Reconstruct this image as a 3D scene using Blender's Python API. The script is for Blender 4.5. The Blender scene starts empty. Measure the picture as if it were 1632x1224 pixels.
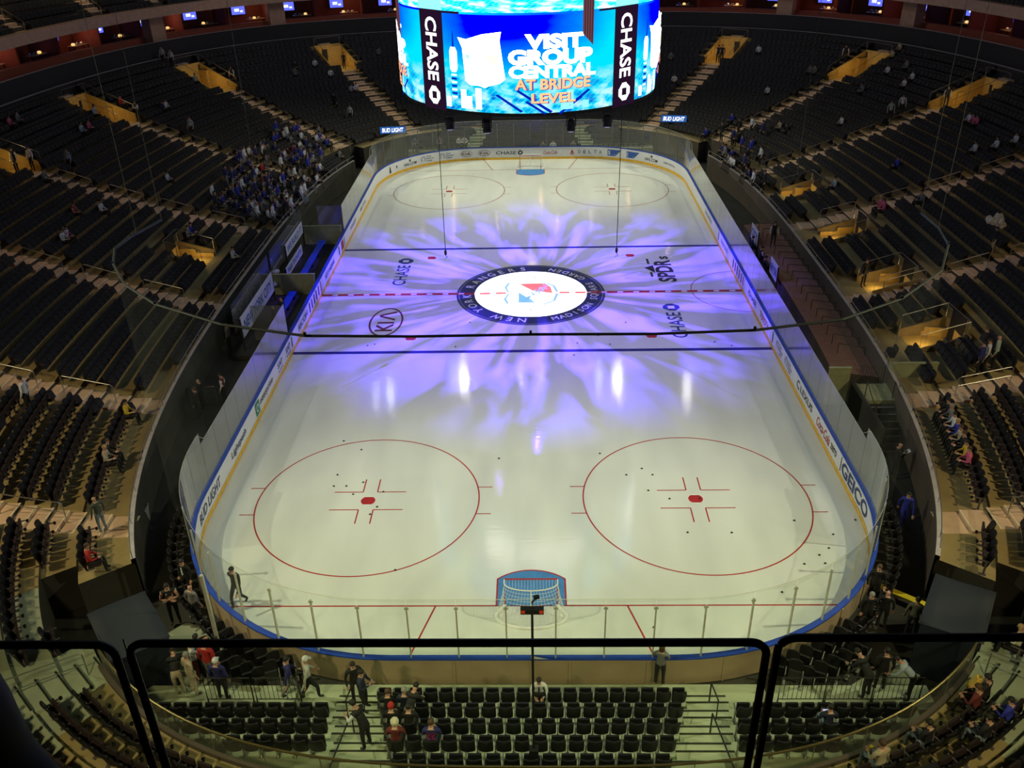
import bpy, bmesh, math, random
from mathutils import Vector, Matrix

random.seed(7)
PI = math.pi
sc = bpy.context.scene
COL = sc.collection

# ------------------------------------------------------------------ camera, world, exposure
CAM_P = (0.183, -50.161, 21.937)
CAM_R = (1.05609178, 0.0205129713, 0.017674319)
FPX = 1406.60459
cam_data = bpy.data.cameras.new('camera')
cam = bpy.data.objects.new('camera', cam_data)
COL.objects.link(cam)
cam.location = CAM_P
cam.rotation_euler = CAM_R
cam_data.sensor_width = 36.0
cam_data.lens = FPX / 1632 * 36.0
cam_data.clip_start = 0.05
cam_data.clip_end = 400
sc.camera = cam
sc.view_settings.view_transform = 'Standard'
sc.view_settings.look = 'None'
sc.view_settings.gamma = 1
sc.view_settings.exposure = 0.0
sc.view_settings.use_curve_mapping = False

world = bpy.data.worlds.new('arena_air')
sc.world = world
world.use_nodes = True
world.node_tree.nodes['Background'].inputs[0].default_value = (0.5, 0.45, 0.62, 1)
world.node_tree.nodes['Background'].inputs[1].default_value = 0.007


def add_light(name, kind, loc, energy, color, target=None, radius=0.3, spot=60, blend=0.6, size=None):
    d = bpy.data.lights.new(name, kind)
    d.energy = energy
    d.color = color
    if kind in ('SPOT', 'POINT'):
        d.shadow_soft_size = radius
    if kind == 'SPOT':
        d.spot_size = math.radians(spot)
        d.spot_blend = blend
    if kind == 'AREA':
        d.shape = 'RECTANGLE'
        d.size, d.size_y = size
    o = bpy.data.objects.new(name, d)
    COL.objects.link(o)
    o.location = loc
    if target is not None:
        v = Vector(target) - Vector(loc)
        o.rotation_euler = v.to_track_quat('-Z', 'Y').to_euler()
    return o


# rink floodlights on the side catwalks, aimed at the ice
ICE_W = 17500
for sx in (-1, 1):
    for (y, ty, e, c) in ((-27, -25, 1.5, (0.98, 1.0, 0.60)), (-14, -14, 0.62, (0.95, 0.93, 0.98)), (0, 0, 0.42, (0.95, 0.93, 0.98)),
                          (14, 14, 0.75, (0.97, 0.97, 0.88)), (27, 25, 1.9, (1.0, 1.0, 0.66))):
        add_light('catwalk_floodlight', 'SPOT', (sx * 30, y, 26.5), ICE_W * e, c, (sx * -1.5, ty, 0), 0.35, 44, 0.9)
# warm house lights over the seating
add_light('house_light', 'SPOT', (-25, -30, 15), 4200, (1.0, 0.80, 0.42), (-21, -20, 1), 0.5, 100, 0.9)
add_light('house_light', 'SPOT', (25, -30, 15), 4200, (1.0, 0.80, 0.42), (21, -20, 1), 0.5, 100, 0.9)
add_light('house_light', 'SPOT', (-12, -42, 12), 3300, (1.0, 0.85, 0.45), (-9, -35, 2), 0.5, 90, 0.9)
add_light('house_light', 'SPOT', (12, -42, 12), 3300, (1.0, 0.85, 0.45), (9, -35, 2), 0.5, 90, 0.9)
add_light('house_light', 'SPOT', (0, -44, 17), 4600, (0.90, 1.0, 0.46), (0, -34, 1), 0.5, 62, 0.9)
for sx in (-1, 1):
    add_light('house_light', 'SPOT', (sx * 31, -6, 19), 330, (1.0, 0.62, 0.42), (sx * 26, 4, 3), 0.5, 100, 0.9)
    add_light('house_light', 'SPOT', (sx * 31, 18, 19), 150, (0.9, 0.66, 0.55), (sx * 24, 24, 4), 0.5, 100, 0.9)
for sx in (-1, 1):
    for y, e in ((18, 190), (38, 170)):
        add_light('fascia_fill_light', 'POINT', (sx * (30 if y < 30 else 24), y, 17.5), e, (1.0, 0.74, 0.62), radius=.4)  # added fill without a real lamp, brightens the fascia and upper deck
add_light('house_light', 'SPOT', (0, 52, 20), 300, (1.0, 0.8, 0.5), (0, 44, 5), 0.5, 120, 0.9)


# ------------------------------------------------------------------ materials
def new_mat(name):
    m = bpy.data.materials.new(name)
    m.use_nodes = True
    return m, m.node_tree.nodes, m.node_tree.links


def mat(name, color, rough=0.6, metal=0.0, vary=0.12, scale=3.0, coat=0.0, bump=0.0):
    m, N, L = new_mat(name)
    b = N['Principled BSDF']
    b.inputs['Roughness'].default_value = rough
    b.inputs['Metallic'].default_value = metal
    b.inputs['Coat Weight'].default_value = coat
    tc = N.new('ShaderNodeTexCoord')
    nz = N.new('ShaderNodeTexNoise')
    nz.inputs['Scale'].default_value = scale
    nz.inputs['Detail'].default_value = 4
    L.new(tc.outputs['Object'], nz.inputs['Vector'])
    r = N.new('ShaderNodeValToRGB')
    r.color_ramp.elements[0].position = 0.3
    r.color_ramp.elements[1].position = 0.7
    r.color_ramp.elements[0].color = tuple(max(0, c * (1 - vary)) for c in color) + (1,)
    r.color_ramp.elements[1].color = tuple(min(1, c * (1 + vary)) for c in color) + (1,)
    L.new(nz.outputs['Fac'], r.inputs['Fac'])
    L.new(r.outputs['Color'], b.inputs['Base Color'])
    if bump:
        bp = N.new('ShaderNodeBump')
        bp.inputs['Strength'].default_value = bump
        L.new(nz.outputs['Fac'], bp.inputs['Height'])
        L.new(bp.outputs['Normal'], b.inputs['Normal'])
    return m


def emit(name, color, strength, scale=0.0):
    m, N, L = new_mat(name)
    N.remove(N['Principled BSDF'])
    e = N.new('ShaderNodeEmission')
    e.inputs['Color'].default_value = tuple(color) + (1,)
    e.inputs['Strength'].default_value = strength
    L.new(e.outputs[0], N['Material Output'].inputs['Surface'])
    return m


def pane_mat(name, tint, refl, haze):
    """thin clear sheet: see-through, mirrored by Fresnel, with a pale haze painted over it"""
    m, N, L = new_mat(name)
    N.remove(N['Principled BSDF'])
    tr = N.new('ShaderNodeBsdfTransparent')
    tr.inputs['Color'].default_value = tuple(tint) + (1,)
    gl = N.new('ShaderNodeBsdfGlossy')
    gl.inputs['Roughness'].default_value = 0.12
    df = N.new('ShaderNodeBsdfDiffuse')
    df.inputs['Color'].default_value = (0.8, 0.82, 0.8, 1)
    # two-sided Schlick reflectance from the angle between sheet and sight line
    g = N.new('ShaderNodeNewGeometry')
    dt = N.new('ShaderNodeVectorMath')
    dt.operation = 'DOT_PRODUCT'
    L.new(g.outputs['Incoming'], dt.inputs[0])
    L.new(g.outputs['Normal'], dt.inputs[1])

    def mth(op, a, b):
        n = N.new('ShaderNodeMath')
        n.operation = op
        n.use_clamp = op == 'MULTIPLY'
        for i, q in enumerate((a, b)):
            if isinstance(q, (int, float)):
                n.inputs[i].default_value = q
            elif q is not None:
                L.new(q, n.inputs[i])
        return n.outputs[0]
    ca = mth('ABSOLUTE', dt.outputs['Value'], None)
    p5 = mth('POWER', mth('SUBTRACT', 1.0, ca), 5.0)
    mu = N.new('ShaderNodeMath')
    mu.operation = 'MULTIPLY'
    mu.use_clamp = True
    L.new(mth('ADD', mth('MULTIPLY', p5, .92), .08), mu.inputs[0])
    mu.inputs[1].default_value = refl
    m1 = N.new('ShaderNodeMixShader')
    L.new(mu.outputs[0], m1.inputs[0])
    L.new(tr.outputs[0], m1.inputs[1])
    L.new(gl.outputs[0], m1.inputs[2])
    tc = N.new('ShaderNodeTexCoord')
    nz = N.new('ShaderNodeTexNoise')
    nz.inputs['Scale'].default_value = 0.9
    L.new(tc.outputs['Object'], nz.inputs['Vector'])
    m2 = N.new('ShaderNodeMath')
    m2.operation = 'MULTIPLY'
    m2.inputs[1].default_value = haze * 2
    L.new(nz.outputs['Fac'], m2.inputs[0])
    mx = N.new('ShaderNodeMixShader')
    L.new(m2.outputs[0], mx.inputs[0])
    L.new(m1.outputs[0], mx.inputs[1])
    L.new(df.outputs[0], mx.inputs[2])
    L.new(mx.outputs[0], N['Material Output'].inputs['Surface'])
    return m


def ice_mat():
    m, N, L = new_mat('ice')
    b = N['Principled BSDF']
    b.inputs['Roughness'].default_value = 0.5
    b.inputs['Coat Weight'].default_value = 1.0
    b.inputs['Coat Roughness'].default_value = 0.085
    b.inputs['Coat IOR'].default_value = 1.4
    tc = N.new('ShaderNodeTexCoord')
    mp = N.new('ShaderNodeMapping')
    mp.inputs['Scale'].default_value = (0.5, 0.12, 1)
    L.new(tc.outputs['Object'], mp.inputs['Vector'])
    nz = N.new('ShaderNodeTexNoise')
    nz.inputs['Scale'].default_value = 1.4
    nz.inputs['Detail'].default_value = 6
    L.new(mp.outputs[0], nz.inputs['Vector'])
    r = N.new('ShaderNodeValToRGB')
    r.color_ramp.elements[0].color = (0.68, 0.71, 0.69, 1)
    r.color_ramp.elements[1].color = (0.80, 0.83, 0.80, 1)
    r.color_ramp.elements[0].position = 0.3
    r.color_ramp.elements[1].position = 0.7
    L.new(nz.outputs['Fac'], r.inputs['Fac'])
    L.new(r.outputs['Color'], b.inputs['Base Color'])
    n2 = N.new('ShaderNodeTexNoise')
    n2.inputs['Scale'].default_value = 2.2
    n2.inputs['Detail'].default_value = 3
    mq = N.new('ShaderNodeMapping')
    mq.inputs['Scale'].default_value = (0.5, 4.0, 1)
    L.new(tc.outputs['Object'], mq.inputs['Vector'])
    L.new(mq.outputs[0], n2.inputs['Vector'])
    bp = N.new('ShaderNodeBump')
    bp.inputs['Strength'].default_value = 0.055
    bp.inputs['Distance'].default_value = 0.05
    L.new(n2.outputs['Fac'], bp.inputs['Height'])
    L.new(bp.outputs['Normal'], b.inputs['Coat Normal'])
    return m


M = {
    'ice': ice_mat(),
    'ochre': mat('ochre_concrete', (0.34, 0.26, 0.115), 0.75, vary=0.10, scale=1.6),
    'step': mat('step_concrete', (0.66, 0.46, 0.31), 0.75, vary=0.10, scale=2.0),
    'nosing': mat('step_nosing', (0.80, 0.70, 0.52), 0.6),
    'wallc': mat('painted_concrete', (0.085, 0.065, 0.05), 0.7, scale=1.0),
    'greenish_floor': mat('riser_and_greenlit_floor', (0.38, 0.42, 0.30), 0.7, vary=0.08, scale=1.5),  # own colour on the risers; near-corner treads use it for greener light
    'dark_strip': mat('dark_step_strip', (0.02, 0.022, 0.012), 0.6),
    'event_floor': mat('event_floor', (0.030, 0.028, 0.022), 0.75, vary=0.3, scale=0.7),
    'walkway': mat('walkway_carpet', (0.26, 0.13, 0.09), 0.8),
    'seat': mat('seat_plastic', (0.008, 0.0075, 0.009), 0.5, vary=0.2),
    'seat_far': mat('seat_fabric', (0.0055, 0.005, 0.010), 0.7, vary=0.3, scale=6),
    'seat_red': mat('seat_underside', (0.018, 0.009, 0.010), 0.7),
    'metal': mat('brushed_metal', (0.48, 0.48, 0.46), 0.38, 0.9),
    'dark_metal': mat('dark_metal', (0.05, 0.05, 0.05), 0.5, 0.6),
    'black': mat('black_paint', (0.006, 0.006, 0.007), 0.6, vary=0.3),
    'gold': mat('gold_rail', (0.42, 0.32, 0.14), 0.22, 0.9),
    'arm': mat('armrest', (0.11, 0.09, 0.10), 0.35),
    'blue': mat('blue_cap', (0.012, 0.055, 0.42), 0.45),
    'bench_blue': mat('bench_blue', (0.01, 0.06, 0.40), 0.5),
    'kick': mat('yellow_kickplate', (0.80, 0.46, 0.03), 0.5),
    'board': mat('dasher_white', (0.72, 0.72, 0.76), 0.45, vary=0.03),
    'board_back': mat('dasher_back', (0.36, 0.27, 0.18), 0.6, scale=1.2),
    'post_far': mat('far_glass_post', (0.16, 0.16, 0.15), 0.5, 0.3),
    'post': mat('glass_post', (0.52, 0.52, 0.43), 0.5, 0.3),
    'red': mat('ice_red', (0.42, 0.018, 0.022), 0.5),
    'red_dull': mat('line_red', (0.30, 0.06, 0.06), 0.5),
    'iblue': mat('ice_blue', (0.008, 0.010, 0.16), 0.5),
    'navy': mat('ice_navy', (0.020, 0.035, 0.12), 0.5),
    'crease': mat('crease_blue', (0.06, 0.24, 0.62), 0.5),
    'iwhite': mat('ice_white', (0.85, 0.86, 0.86), 0.5, vary=0.02),
    'ad_black': mat('advert_black', (0.02, 0.02, 0.03), 0.5),
    'ad_grey': mat('advert_grey', (0.30, 0.30, 0.33), 0.5),
    'ad_navy': mat('advert_navy', (0.02, 0.045, 0.16), 0.5),
    'ad_blue': mat('advert_blue', (0.03, 0.10, 0.42), 0.5),
    'ad_red': mat('advert_red', (0.42, 0.03, 0.04), 0.5),
    'ad_maroon': mat('advert_maroon', (0.13, 0.025, 0.04), 0.5),
    'ad_green': mat('advert_green', (0.02, 0.22, 0.13), 0.5),
    'ad_white': mat('advert_white', (0.75, 0.76, 0.8), 0.5, vary=0.02),
    'net': mat('goal_netting', (0.75, 0.75, 0.70), 0.8),
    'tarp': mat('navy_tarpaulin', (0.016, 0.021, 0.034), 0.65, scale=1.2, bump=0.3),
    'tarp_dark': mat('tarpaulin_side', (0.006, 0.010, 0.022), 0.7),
    'bin': mat('grey_bin', (0.20, 0.21, 0.20), 0.6),
    'fascia': mat('fascia_plaster', (0.42, 0.27, 0.21), 0.8),
    'suite': mat('suite_wall', (0.28, 0.06, 0.035), 0.8),
    'pillar': mat('pillar_plaster', (0.40, 0.24, 0.18), 0.8),
    'counter': mat('suite_counter', (0.55, 0.34, 0.16), 0.4),
    'ledge': mat('ledge_top', (0.42, 0.39, 0.42), 0.7),
    'ceiling': mat('ceiling_black', (0.02, 0.02, 0.025), 0.9),
    'cable': mat('black_cable', (0.01, 0.01, 0.01), 0.7),
    'truss': mat('net_track_tube', (0.02, 0.02, 0.02), 0.6),
    'wire': mat('grey_wire', (0.10, 0.10, 0.11), 0.6),
    'gold_wall': mat('gold_paint', (0.62, 0.40, 0.10), 0.6),
    'dim_wall': mat('dim_wall_shade', (0.26, 0.18, 0.07), 0.7),  # dim light on the low opening walls put into the colour
    'yellow': mat('yellow_barrier', (0.75, 0.62, 0.02), 0.5),
    'puck': mat('rubber_puck', (0.006, 0.006, 0.006), 0.7),
    'cover_white': mat('white_cover', (0.50, 0.52, 0.54), 0.5),
    'plaster_green': mat('pale_green_wall', (0.34, 0.36, 0.20), 0.7),
    'popcorn': mat('popcorn_box', (0.75, 0.50, 0.10), 0.7),
    'plastic_bag': mat('clear_plastic_bag', (0.62, 0.56, 0.46), 0.4),
    'glass': pane_mat('rink_glass', (0.84, 0.86, 0.86), 2.3, 0.075),  # strong haze stands in for ice reflected at grazing angles
    'glass_far': pane_mat('rink_glass_far', (0.80, 0.82, 0.82), 1.0, 0.035),
    'glass_near': pane_mat('rink_glass_near', (0.95, 0.97, 0.94), 1.0, 0.012),
    'parapet_glass': pane_mat('parapet_glass', (0.74, 0.76, 0.68), 1.0, 0.03),
    'rail_glass': pane_mat('rail_glass', (0.93, 0.95, 0.91), 0.5, 0.002),
    'safety_net': pane_mat('safety_net', (0.93, 0.93, 0.93), 0.0, 0.010),
    'tv': emit('tv_screen', (0.10, 0.12, 1.0), 1.6),
    'tv_white': emit('tv_picture', (0.7, 0.8, 1.0), 1.6),
    'warm_glow': emit('warm_table_lamp', (1.0, 0.62, 0.22), 1.1),
    'phone_glow': emit('phone_screen', (0.55, 0.6, 1.0), 1.2),
    'lens_white': emit('lamp_lens_white', (1.0, 1.0, 0.97), 220),
    'lens_soft': emit('lamp_lens_soft', (0.92, 1.0, 0.95), 75),
    'lens_pink': emit('lamp_lens_pink', (1.0, 0.62, 0.72), 45),
    'lens_purple': emit('lamp_lens_purple', (0.25, 0.12, 1.0), 160),
}


# ------------------------------------------------------------------ mesh building
class MB:
    def __init__(s):
        s.v, s.f, s.mi = [], [], []

    def add(s, vs, fs, mi=0):
        n = len(s.v)
        s.v += [tuple(q) for q in vs]
        s.f += [tuple(n + i for i in f) for f in fs]
        s.mi += [mi] * len(fs)

    def box(s, c, size, rz=0.0, mi=0, top=None, tilt=0.0):
        """box centred at c; top=(sx,sy) scale of the upper face; tilt leans about local x"""
        hx, hy, hz = size[0] / 2, size[1] / 2, size[2] / 2
        tx, ty = top or (1, 1)
        P = [(-hx, -hy, -hz), (hx, -hy, -hz), (hx, hy, -hz), (-hx, hy, -hz),
             (-hx * tx, -hy * ty, hz), (hx * tx, -hy * ty, hz), (hx * tx, hy * ty, hz), (-hx * tx, hy * ty, hz)]
        co, si = math.cos(rz), math.sin(rz)
        ct, st = math.cos(tilt), math.sin(tilt)
        out = []
        for x, y, z in P:
            y, z = y * ct - z * st, y * st + z * ct
            out.append((c[0] + x * co - y * si, c[1] + x * si + y * co, c[2] + z))
        s.add(out, [(0, 3, 2, 1), (4, 5, 6, 7), (0, 1, 5, 4), (1, 2, 6, 5), (2, 3, 7, 6), (3, 0, 4, 7)], mi)

    def quad(s, a, b, c, d, mi=0):
        s.add([a, b, c, d], [(0, 1, 2, 3)], mi)

    def tube(s, path, r, n=6, mi=0, closed=False):
        P = [Vector(p) for p in path]
        m = len(P)
        rs = r if isinstance(r, (list, tuple)) else [r] * m
        rings = []
        up0 = Vector((0, 0, 1))
        for i, p in enumerate(P):
            if closed:
                t = P[(i + 1) % m] - P[i - 1]
            else:
                t = P[min(i + 1, m - 1)] - P[max(i - 1, 0)]
            if t.length < 1e-9:
                t = Vector((0, 0, 1))
            t.normalize()
            u = up0 if abs(t.z) < 0.95 else Vector((1, 0, 0))
            a = t.cross(u).normalized()
            b = t.cross(a).normalized()
            rings.append([p + (a * math.cos(2 * PI * k / n) + b * math.sin(2 * PI * k / n)) * rs[i] for k in range(n)])
        vs = [q for rg in rings for q in rg]
        fs = []
        for i in range(m if closed else m - 1):
            j = (i + 1) % m
            for k in range(n):
                fs.append((i * n + k, i * n + (k + 1) % n, j * n + (k + 1) % n, j * n + k))
        if not closed:
            fs.append(tuple(range(n - 1, -1, -1)))
            fs.append(tuple((m - 1) * n + k for k in range(n)))
        s.add(vs, fs, mi)

    def lathe(s, prof, c=(0, 0, 0), n=12, mi=0):
        vs = [(c[0] + r * math.cos(2 * PI * k / n), c[1] + r * math.sin(2 * PI * k / n), c[2] + z) for r, z in prof for k in range(n)]
        fs = []
        for i in range(len(prof) - 1):
            for k in range(n):
                fs.append((i * n + k, i * n + (k + 1) % n, (i + 1) * n + (k + 1) % n, (i + 1) * n + k))
        fs.append(tuple(range(n - 1, -1, -1)))
        fs.append(tuple((len(prof) - 1) * n + k for k in range(n)))
        s.add(vs, fs, mi)

    def ribbon(s, a, b, mi=0):
        """quads between two equally long point lists"""
        n = len(a)
        s.add(list(a) + list(b), [(i, i + 1, n + i + 1, n + i) for i in range(n - 1)], mi)

    def poly(s, pts, mi=0):
        s.add(pts, [tuple(range(len(pts)))], mi)

    def mesh(s, name, mats, smooth=False):
        me = bpy.data.meshes.new(name)
        me.from_pydata(s.v, [], s.f)
        for m in (mats if isinstance(mats, (list, tuple)) else [mats]):
            me.materials.append(M[m] if isinstance(m, str) else m)
        me.polygons.foreach_set('material_index', s.mi)
        if smooth:
            me.polygons.foreach_set('use_smooth', [True] * len(s.f))
        me.update()
        return me

    def build(s, name, mats, parent=None, smooth=False, loc=None, rz=0.0):
        o = bpy.data.objects.new(name, s.mesh(name, mats, smooth))
        COL.objects.link(o)
        if parent is not None:
            o.parent = parent
        if loc is not None:
            o.location = loc
        o.rotation_euler[2] = rz
        return o


def empty(name, loc=(0, 0, 0), rz=0.0):
    o = bpy.data.objects.new(name, None)
    COL.objects.link(o)
    o.location = loc
    o.rotation_euler[2] = rz
    o.empty_display_size = 0.2
    return o


def tag(o, label=None, cat=None, group=None, kind=None):
    if label:
        o['label'] = label
    if cat:
        o['category'] = cat
    if group:
        o['group'] = group
    if kind:
        o['kind'] = kind
    return o


def struct(o):
    o['kind'] = 'structure'
    return o


def dup(root, loc, rz=0.0, scale=None):
    r = root.copy()
    for k in list(r.keys()):
        if k in ('label', 'group'):
            del r[k]
    COL.objects.link(r)
    r.location = loc
    r.rotation_euler = (0, 0, rz)
    if scale:
        r.scale = (scale, scale, scale)
    for ch in root.children:
        c = ch.copy()
        COL.objects.link(c)
        c.parent = r
        for g in ch.children:
            d = g.copy()
            COL.objects.link(d)
            d.parent = c
    return r


ORD = ['', 'first', 'second', 'third', 'fourth', 'fifth', 'sixth', 'seventh', 'eighth', 'ninth', 'tenth', 'eleventh', 'twelfth',
       'thirteenth', 'fourteenth', 'fifteenth', 'sixteenth', 'seventeenth', 'eighteenth', 'nineteenth', 'twentieth',
       'twenty-first', 'twenty-second', 'twenty-third', 'twenty-fourth', 'twenty-fifth', 'twenty-sixth', 'twenty-seventh',
       'twenty-eighth', 'twenty-ninth', 'thirtieth']


def ordinal(n):
    if n < len(ORD):
        return ORD[n]
    return '%d%s' % (n, {1: 'st', 2: 'nd', 3: 'rd'}.get(n % 10, 'th'))


_txt = {}


def glyphs(text, weight=0.0, shear=0.0):
    """flat letter shapes: verts in a box of height about 0.7, centred in x and y; returns verts, faces, width"""
    key = (text, weight, shear)
    if key in _txt:
        return _txt[key]
    cu = bpy.data.curves.new('lettering_source', 'FONT')
    cu.body = text
    cu.align_x = 'CENTER'
    cu.align_y = 'CENTER'
    cu.offset = weight
    cu.shear = shear
    cu.resolution_u = 3
    cu.fill_mode = 'FRONT'
    o = bpy.data.objects.new('lettering_source', cu)
    COL.objects.link(o)
    dg = bpy.context.evaluated_depsgraph_get()
    me = bpy.data.meshes.new_from_object(o.evaluated_get(dg))
    vs = [tuple(v.co) for v in me.vertices]
    fs = [tuple(p.vertices) for p in me.polygons]
    bpy.data.objects.remove(o)
    bpy.data.curves.remove(cu)
    bpy.data.meshes.remove(me)
    if not vs:
        vs, fs = [(0, 0, 0)], []
    xs = [v[0] for v in vs]
    ys = [v[1] for v in vs]
    cx, cy = (min(xs) + max(xs)) / 2, (min(ys) + max(ys)) / 2
    vs = [(v[0] - cx, v[1] - cy) for v in vs]
    _txt[key] = (vs, fs, max(xs) - min(xs), max(ys) - min(ys))
    return _txt[key]


def put_text(mb, text, fn, w, h, weight=0.01, shear=0.0, mi=0, ox=0.0, oy=0.0):
    """lay a word w wide and h tall through fn(a, b) -> point, centred on (ox, oy)"""
    vs, fs, tw, th = glyphs(text, weight, shear)
    kx, ky = w / max(tw, 1e-6), h / max(th, 1e-6)
    mb.add([fn(ox + x * kx, oy + y * ky) for x, y in vs], fs, mi)


def put_poly(mb, pts, fn, mi=0):
    mb.add([fn(a, b) for a, b in pts], [tuple(range(len(pts)))], mi)


def put_ring(mb, fn, ro, ri, n=32, mi=0, ox=0, oy=0, ex=1.0):
    o = [fn(ox + ex * ro * math.cos(2 * PI * k / n), oy + ro * math.sin(2 * PI * k / n)) for k in range(n + 1)]
    i = [fn(ox + (ex * ro - (ro - ri)) * math.cos(2 * PI * k / n), oy + ri * math.sin(2 * PI * k / n)) for k in range(n + 1)]
    mb.ribbon(i, o, mi)


def octagon(mb, fn, r, ox, oy, mi=0):
    """the pinwheel octagon: four wedges round a square hole"""
    for q in range(4):
        a = q * PI / 2
        pts = []
        for x, y in ((-0.92, 0.36), (-0.4, 1.0), (0.36, 1.0), (0.36, 0.40), (-0.32, 0.40)):
            pts.append((ox + r * (x * math.cos(a) - y * math.sin(a)), oy + r * (x * math.sin(a) + y * math.cos(a))))
        put_poly(mb, pts[::-1], fn, mi)


# ------------------------------------------------------------------ rink: path along the boards
HX, HY, RC = 12.95, 30.48, 8.53
FT = 0.3048


def rink_path(off=0.0, step=0.5):
    """closed outline (x, y, nx, ny), nx,ny pointing inwards; starts at the near end centre, runs clockwise seen from above"""
    pts = []

    def seg(ax, ay, bx, by):
        n = max(1, int(math.hypot(bx - ax, by - ay) / step))
        for i in range(n):
            t = i / n
            pts.append((ax + (bx - ax) * t, ay + (by - ay) * t))

    def arc(cx, cy, a0, a1):
        n = 20
        for i in range(n):
            a = math.radians(a0 + (a1 - a0) * i / n)
            pts.append((cx + (RC + off) * math.cos(a), cy + (RC + off) * math.sin(a)))
    hx, hy = HX + off, HY + off
    sx, sy = HX - RC, HY - RC
    seg(0, -hy, -sx, -hy)
    arc(-sx, -sy, -90, -180)
    seg(-hx, -sy, -hx, sy)
    arc(-sx, sy, 180, 90)
    seg(-sx, hy, sx, hy)
    arc(sx, sy, 90, 0)
    seg(hx, sy, hx, -sy)
    arc(sx, -sy, 0, -90)
    seg(sx, -hy, 0, -hy)
    return pts


class Path:
    def __init__(s, pts, closed=True):
        s.p = list(pts) + ([pts[0]] if closed else [])
        s.L = [0.0]
        for a, b in zip(s.p, s.p[1:]):
            s.L.append(s.L[-1] + math.hypot(b[0] - a[0], b[1] - a[1]))
        s.len = s.L[-1]

    def at(s, d):
        import bisect
        d = d % s.len
        i = min(max(bisect.bisect_right(s.L, d) - 1, 0), len(s.p) - 2)
        a, b = s.p[i], s.p[i + 1]
        l = s.L[i + 1] - s.L[i]
        t = (d - s.L[i]) / l if l else 0
        x, y = a[0] + (b[0] - a[0]) * t, a[1] + (b[1] - a[1]) * t
        tx, ty = (b[0] - a[0]) / l, (b[1] - a[1]) / l
        return x, y, tx, ty        # inward normal is (ty, -tx): to the right of travel

    def near(s, x, y):
        best = min(range(len(s.L)), key=lambda i: (s.p[i][0] - x) ** 2 + (s.p[i][1] - y) ** 2)
        d0 = s.L[best]
        return min((d0 + k * 0.05 for k in range(-12, 13)), key=lambda d: (s.at(d)[0] - x) ** 2 + (s.at(d)[1] - y) ** 2)


RINK = Path(rink_path())

# event floor
mb = MB()
mb.quad((-60, -60, -0.06), (60, -60, -0.06), (60, 75, -0.06), (-60, 75, -0.06))
struct(mb.build('floor', 'event_floor'))

# ice sheet with its painted marks
outer = rink_path(-0.02)
mb = MB()
mb.poly([(x, y, 0.0) for x, y in outer][::-1])
mb.ribbon([(x, y, 0.0) for x, y in outer + outer[:1]], [(x, y, -0.05) for x, y in outer + outer[:1]])
ice = struct(mb.build('floor_ice', 'ice'))
ice['label'] = 'white ice sheet with painted lines'
ZI = 0.004


def flat(z):
    return lambda a, b: (a, b, z)


def line(name, x0, x1, y0, y1, m, z=ZI):
    b = MB()
    b.quad((x0, y0, z), (x1, y0, z), (x1, y1, z), (x0, y1, z))
    return b.build(name, m, ice)


for sy in (-1, 1):
    y = sy * 25.5 * FT
    line('blue_line', -HX + .02, HX - .02, y - 0.15, y + 0.15, 'iblue')
    y = sy * 89 * FT
    xe = (HX - RC) + math.sqrt(RC ** 2 - (abs(y) - (HY - RC)) ** 2) - .03
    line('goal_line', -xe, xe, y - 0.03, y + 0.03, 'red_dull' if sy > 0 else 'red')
    # restricted area lines behind the goal
    b = MB()
    for sx in (-1, 1):
        x0, x1, w = sx * 3.35, sx * 4.27, 0.03
        b.quad((x0 - w, y, ZI), (x0 + w, y, ZI), (x1 + w, sy * (HY - .03), ZI), (x1 - w, sy * (HY - .03), ZI))
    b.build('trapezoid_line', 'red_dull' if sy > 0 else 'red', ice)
    # crease
    b = MB()
    pts = [(-1.22, y), (-1.22, y - sy * 1.37)]
    for k in range(13):
        a = math.radians(132 - (132 - 48) * k / 12)
        pts.append((1.83 * math.cos(a), y - sy * 1.83 * math.sin(a)))
    pts += [(1.22, y - sy * 1.37), (1.22, y)]
    if sy > 0:
        pts = pts[::-1]
    b.poly([(px, py, ZI + .002) for px, py in pts][::-1])
    b.build('goal_crease', 'crease', ice)
    b = MB()
    for p, q in zip(pts, pts[1:]):
        dx, dy = q[0] - p[0], q[1] - p[1]
        l = math.hypot(dx, dy) or 1
        nx, ny = -dy / l * .028, dx / l * .028
        b.quad((p[0] - nx, p[1] - ny, ZI + .004), (q[0] - nx, q[1] - ny, ZI + .004), (q[0] + nx, q[1] + ny, ZI + .004), (p[0] + nx, p[1] + ny, ZI + .004))
    b.build('crease_outline', 'red', ice)

# centre line: red with white dashes
b = MB()
b.quad((-HX, -.15, ZI + .004), (HX, -.15, ZI + .004), (HX, .15, ZI + .004), (-HX, .15, ZI + .004))
n = 0
x = -12.3
while x < 12.6:
    b.quad((x, -.085, ZI + .006), (x + .34, -.085, ZI + .006), (x + .34, .085, ZI + .006), (x, .085, ZI + .006), 1)
    x += 0.98
b.build('centre_line', ['red', 'iwhite'], ice)


def circle_line(mb, cx, cy, r, w, z=ZI, a0=0, a1=360, n=96, mi=0):
    A = [math.radians(a0 + (a1 - a0) * k / n) for k in range(n + 1)]
    mb.ribbon([(cx + (r - w / 2) * math.cos(a), cy + (r - w / 2) * math.sin(a), z) for a in A],
              [(cx + (r + w / 2) * math.cos(a), cy + (r + w / 2) * math.sin(a), z) for a in A], mi)


def disc(mb, cx, cy, r, z, mi=0, n=64, r0=0):
    mb.add([(cx + r * math.cos(2 * PI * k / n), cy + r * math.sin(2 * PI * k / n), z) for k in range(n)], [tuple(range(n))], mi)


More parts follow.
